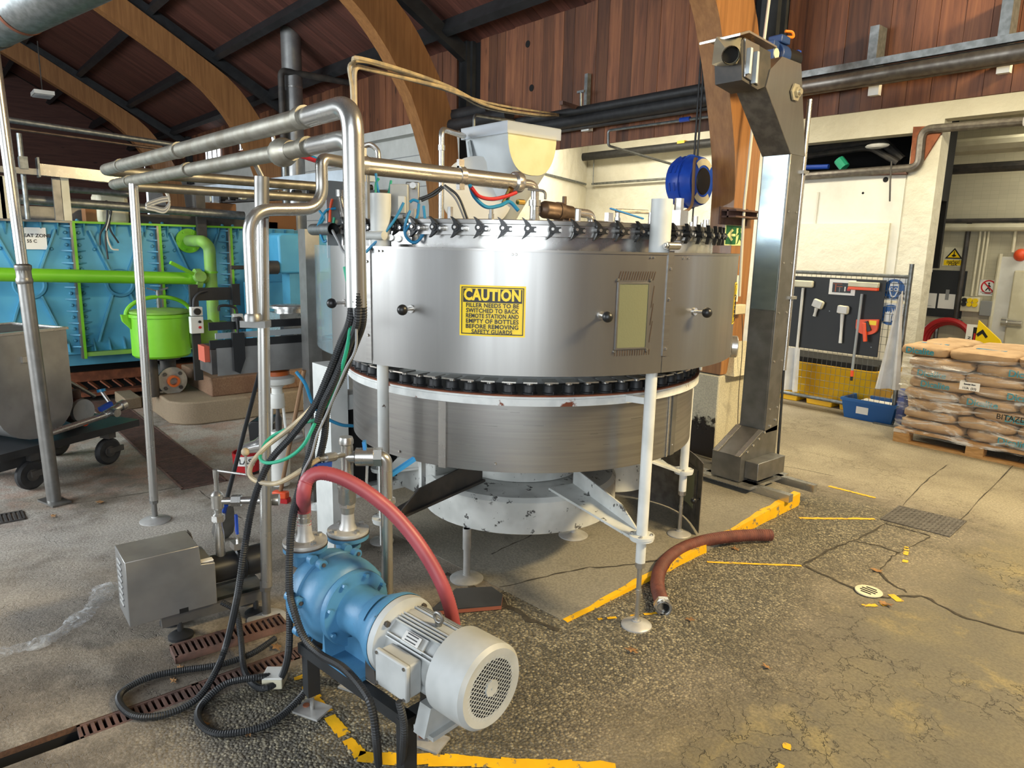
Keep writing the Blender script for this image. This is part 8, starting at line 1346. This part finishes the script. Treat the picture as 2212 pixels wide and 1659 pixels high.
# ------------------------------------------------------------------ shovel, broom, valve actuator, buckets
a, b, c = atd(560, 806, 4.1), atd(487, 1090, 3.75), atz(462, 1165, .01); t = thing('shovel', 'shovel with a long black handle and grey blade leaning by the drain', 'shovel', c); m = MB(); m.cyl(a, b, .012, n=10); m.build('handle', 'black_plastic', t); q0, q1 = atd(483, 1095, 3.74), atz(470, 1168, .0); dv_ = (q1 - q0); sd = CR * .055; m = MB(); vs = []
for i in range(6):
    f = i / 5; w = (.55 + .55 * math.sin(min(1, f * 1.6) * 1.57)) * (1 if f < .8 else 1 - (f - .8) * 2.2)
    for j in range(5): g = j / 4 - .5; vs.append(q0 + dv_ * f + sd * 2 * g * w + CF * (.05 * (4 * g * g)))
nb = len(vs); vs += [v - CF * .004 for v in vs]; fs = [(i * 5 + j, i * 5 + j + 1, i * 5 + j + 6, i * 5 + j + 5) for i in range(5) for j in range(4)]; m.add(vs, fs + [tuple(nb + v for v in reversed(f)) for f in fs]); m.build('blade', 'steel_dull', t); m = MB(); m.cyl(b, q0 + dv_ * .3, .016, n=8); m.build('socket', 'royal_blue', t)
a, b = atd(657, 800, 4.3), atz(606, 1062, .07); t = thing('yard_broom', 'broom with wooden handle and orange head behind the poles', 'broom', (b.x, b.y, 0)); m = MB(); m.cyl(a, b, .013, n=10); m.build('handle', 'broom_wood', t); m = MB(); m.box(b - Vector((0, 0, .02)), (.10, .05, .05), Matrix.Rotation(.7, 3, 'Z')); m.build('head', 'orange', t, bevel=.01); m = MB(); m.box(b - Vector((0, 0, .055)), (.11, .05, .03), Matrix.Rotation(.7, 3, 'Z')); m.build('bristle', 'red', t)
bs = atz(607, 1052, 0); x, y = bs.x, bs.y; t = thing('control_valve', 'white diaphragm control valve on chrome pipe behind the pole', 'valve', (x, y, 0)); f_ = lambda py: zat(x, y, py)
m = MB(); m.lathe([(.035, f_(875)), (.035, f_(838)), (.05, f_(832)), (.115, f_(826)), (.12, f_(818)), (.115, f_(814)), (.06, f_(806)), (.001, f_(806))], base=(x, y, 0), n=32, cap=False).lathe([(.045, f_(880)), (.05, f_(876)), (.045, f_(850))], base=(x, y, 0), n=20); m.build('actuator', 'white_plain', t); m = MB(); m.lathe([(.06, f_(815)), (.085, f_(808)), (.085, f_(800)), (.05, f_(796))], base=(x, y, 0), n=20); m.build('copper_coil', 'copper_wire', t); m = MB()
for s in (-1, 1): m.cyl((x + CR.x * .05 * s, y + CR.y * .05 * s, f_(930)), (x + CR.x * .035 * s, y + CR.y * .035 * s, f_(870)), .010, n=8)
m.build('yoke', 'white_plain', t); m = MB(); m.lathe([(.02, 0), (.02, f_(905)), (.012, f_(890)), (.012, f_(860))], base=(x, y, 0), n=12); m.build('stem', 'dark_iron', t); m = MB(); m.lathe([(.06, .02), (.07, f_(985)), (.085, f_(960)), (.06, f_(940)), (.05, f_(930))], base=(x, y, 0), n=24); m.build('valve_body', 'white_plain', t)
l0, l1 = atd(518, 972, (Vector((x, y, .3)) - CO).dot(CF) - .05), atd(655, 940, (Vector((x, y, .3)) - CO).dot(CF) + .05); m = MB(); m.tube([l0, l0.lerp(l1, .25), l0.lerp(l1, .32), l0.lerp(l1, .75), l1], [.030, .045, .06, .05, .035], 16); m.build('chrome_reducer', 'chrome', t)
p = atz(566, 1012, 0); t = thing('black_crate', 'black plastic bin standing behind the steel pole', 'bin', (p.x, p.y, 0)); zc = zat(p.x, p.y, 908); m = MB(); m.prism([(-.07, 0), (.08, 0), (.10, zc - .02), (.07, zc), (-.07, zc - .01), (-.09, zc - .04)], (p.x, p.y, 0), (CR.x, CR.y, 0), (0, 0, 1), Vector((_h.x, _h.y, 0)) * .2); m.build('shell', 'black_plastic', t, bevel=.008)
p = atz(535, 1020, 0); t = thing('red_bucket', 'red and black bucket with a white label behind the crank valve', 'bucket', (p.x, p.y, 0)); zc = zat(p.x, p.y, 975); m = MB(); m.lathe([(.085, 0), (.095, zc * .5), (.10, zc), (.09, zc), (.08, .03)], base=(p.x, p.y, 0), n=24); m.build('pail', 'red', t); m = MB(); m.lathe([(.0865, .002), (.0885, zc * .22)], base=(p.x, p.y, 0), n=24, cap=False); m.build('black_foot', 'rubber', t); fa = math.atan2(-p.y, -p.x); m = MB(); m.arc((p.x, p.y), .1015, zc * .48, zc * .92, fa - .7, fa + .5, .002, 10); m.build('label', 'paper', t); vs, fs = text_mb('LASS', zc * .34, .001); m = MB(); m.add([(p.x + (.1025 + v.z) * math.cos(fa + v.x / .1), p.y + (.1025 + v.z) * math.sin(fa + v.x / .1), zc * .68 + v.y) for v in vs], fs); m.build('lettering', 'sign_black', t)
for i, (px, py) in enumerate(((683, 1095), (745, 1075))): pass
p = atz(690, 1095, 0); m = MB(); pad(m, (p.x, p.y), 0, .07); m.cyl((p.x, p.y, .02), (p.x, p.y, .5), .013, n=10); tag(m.build('machine_foot', 'white_paint'), 'round white machine foot on the floor behind the red hose', 'foot')
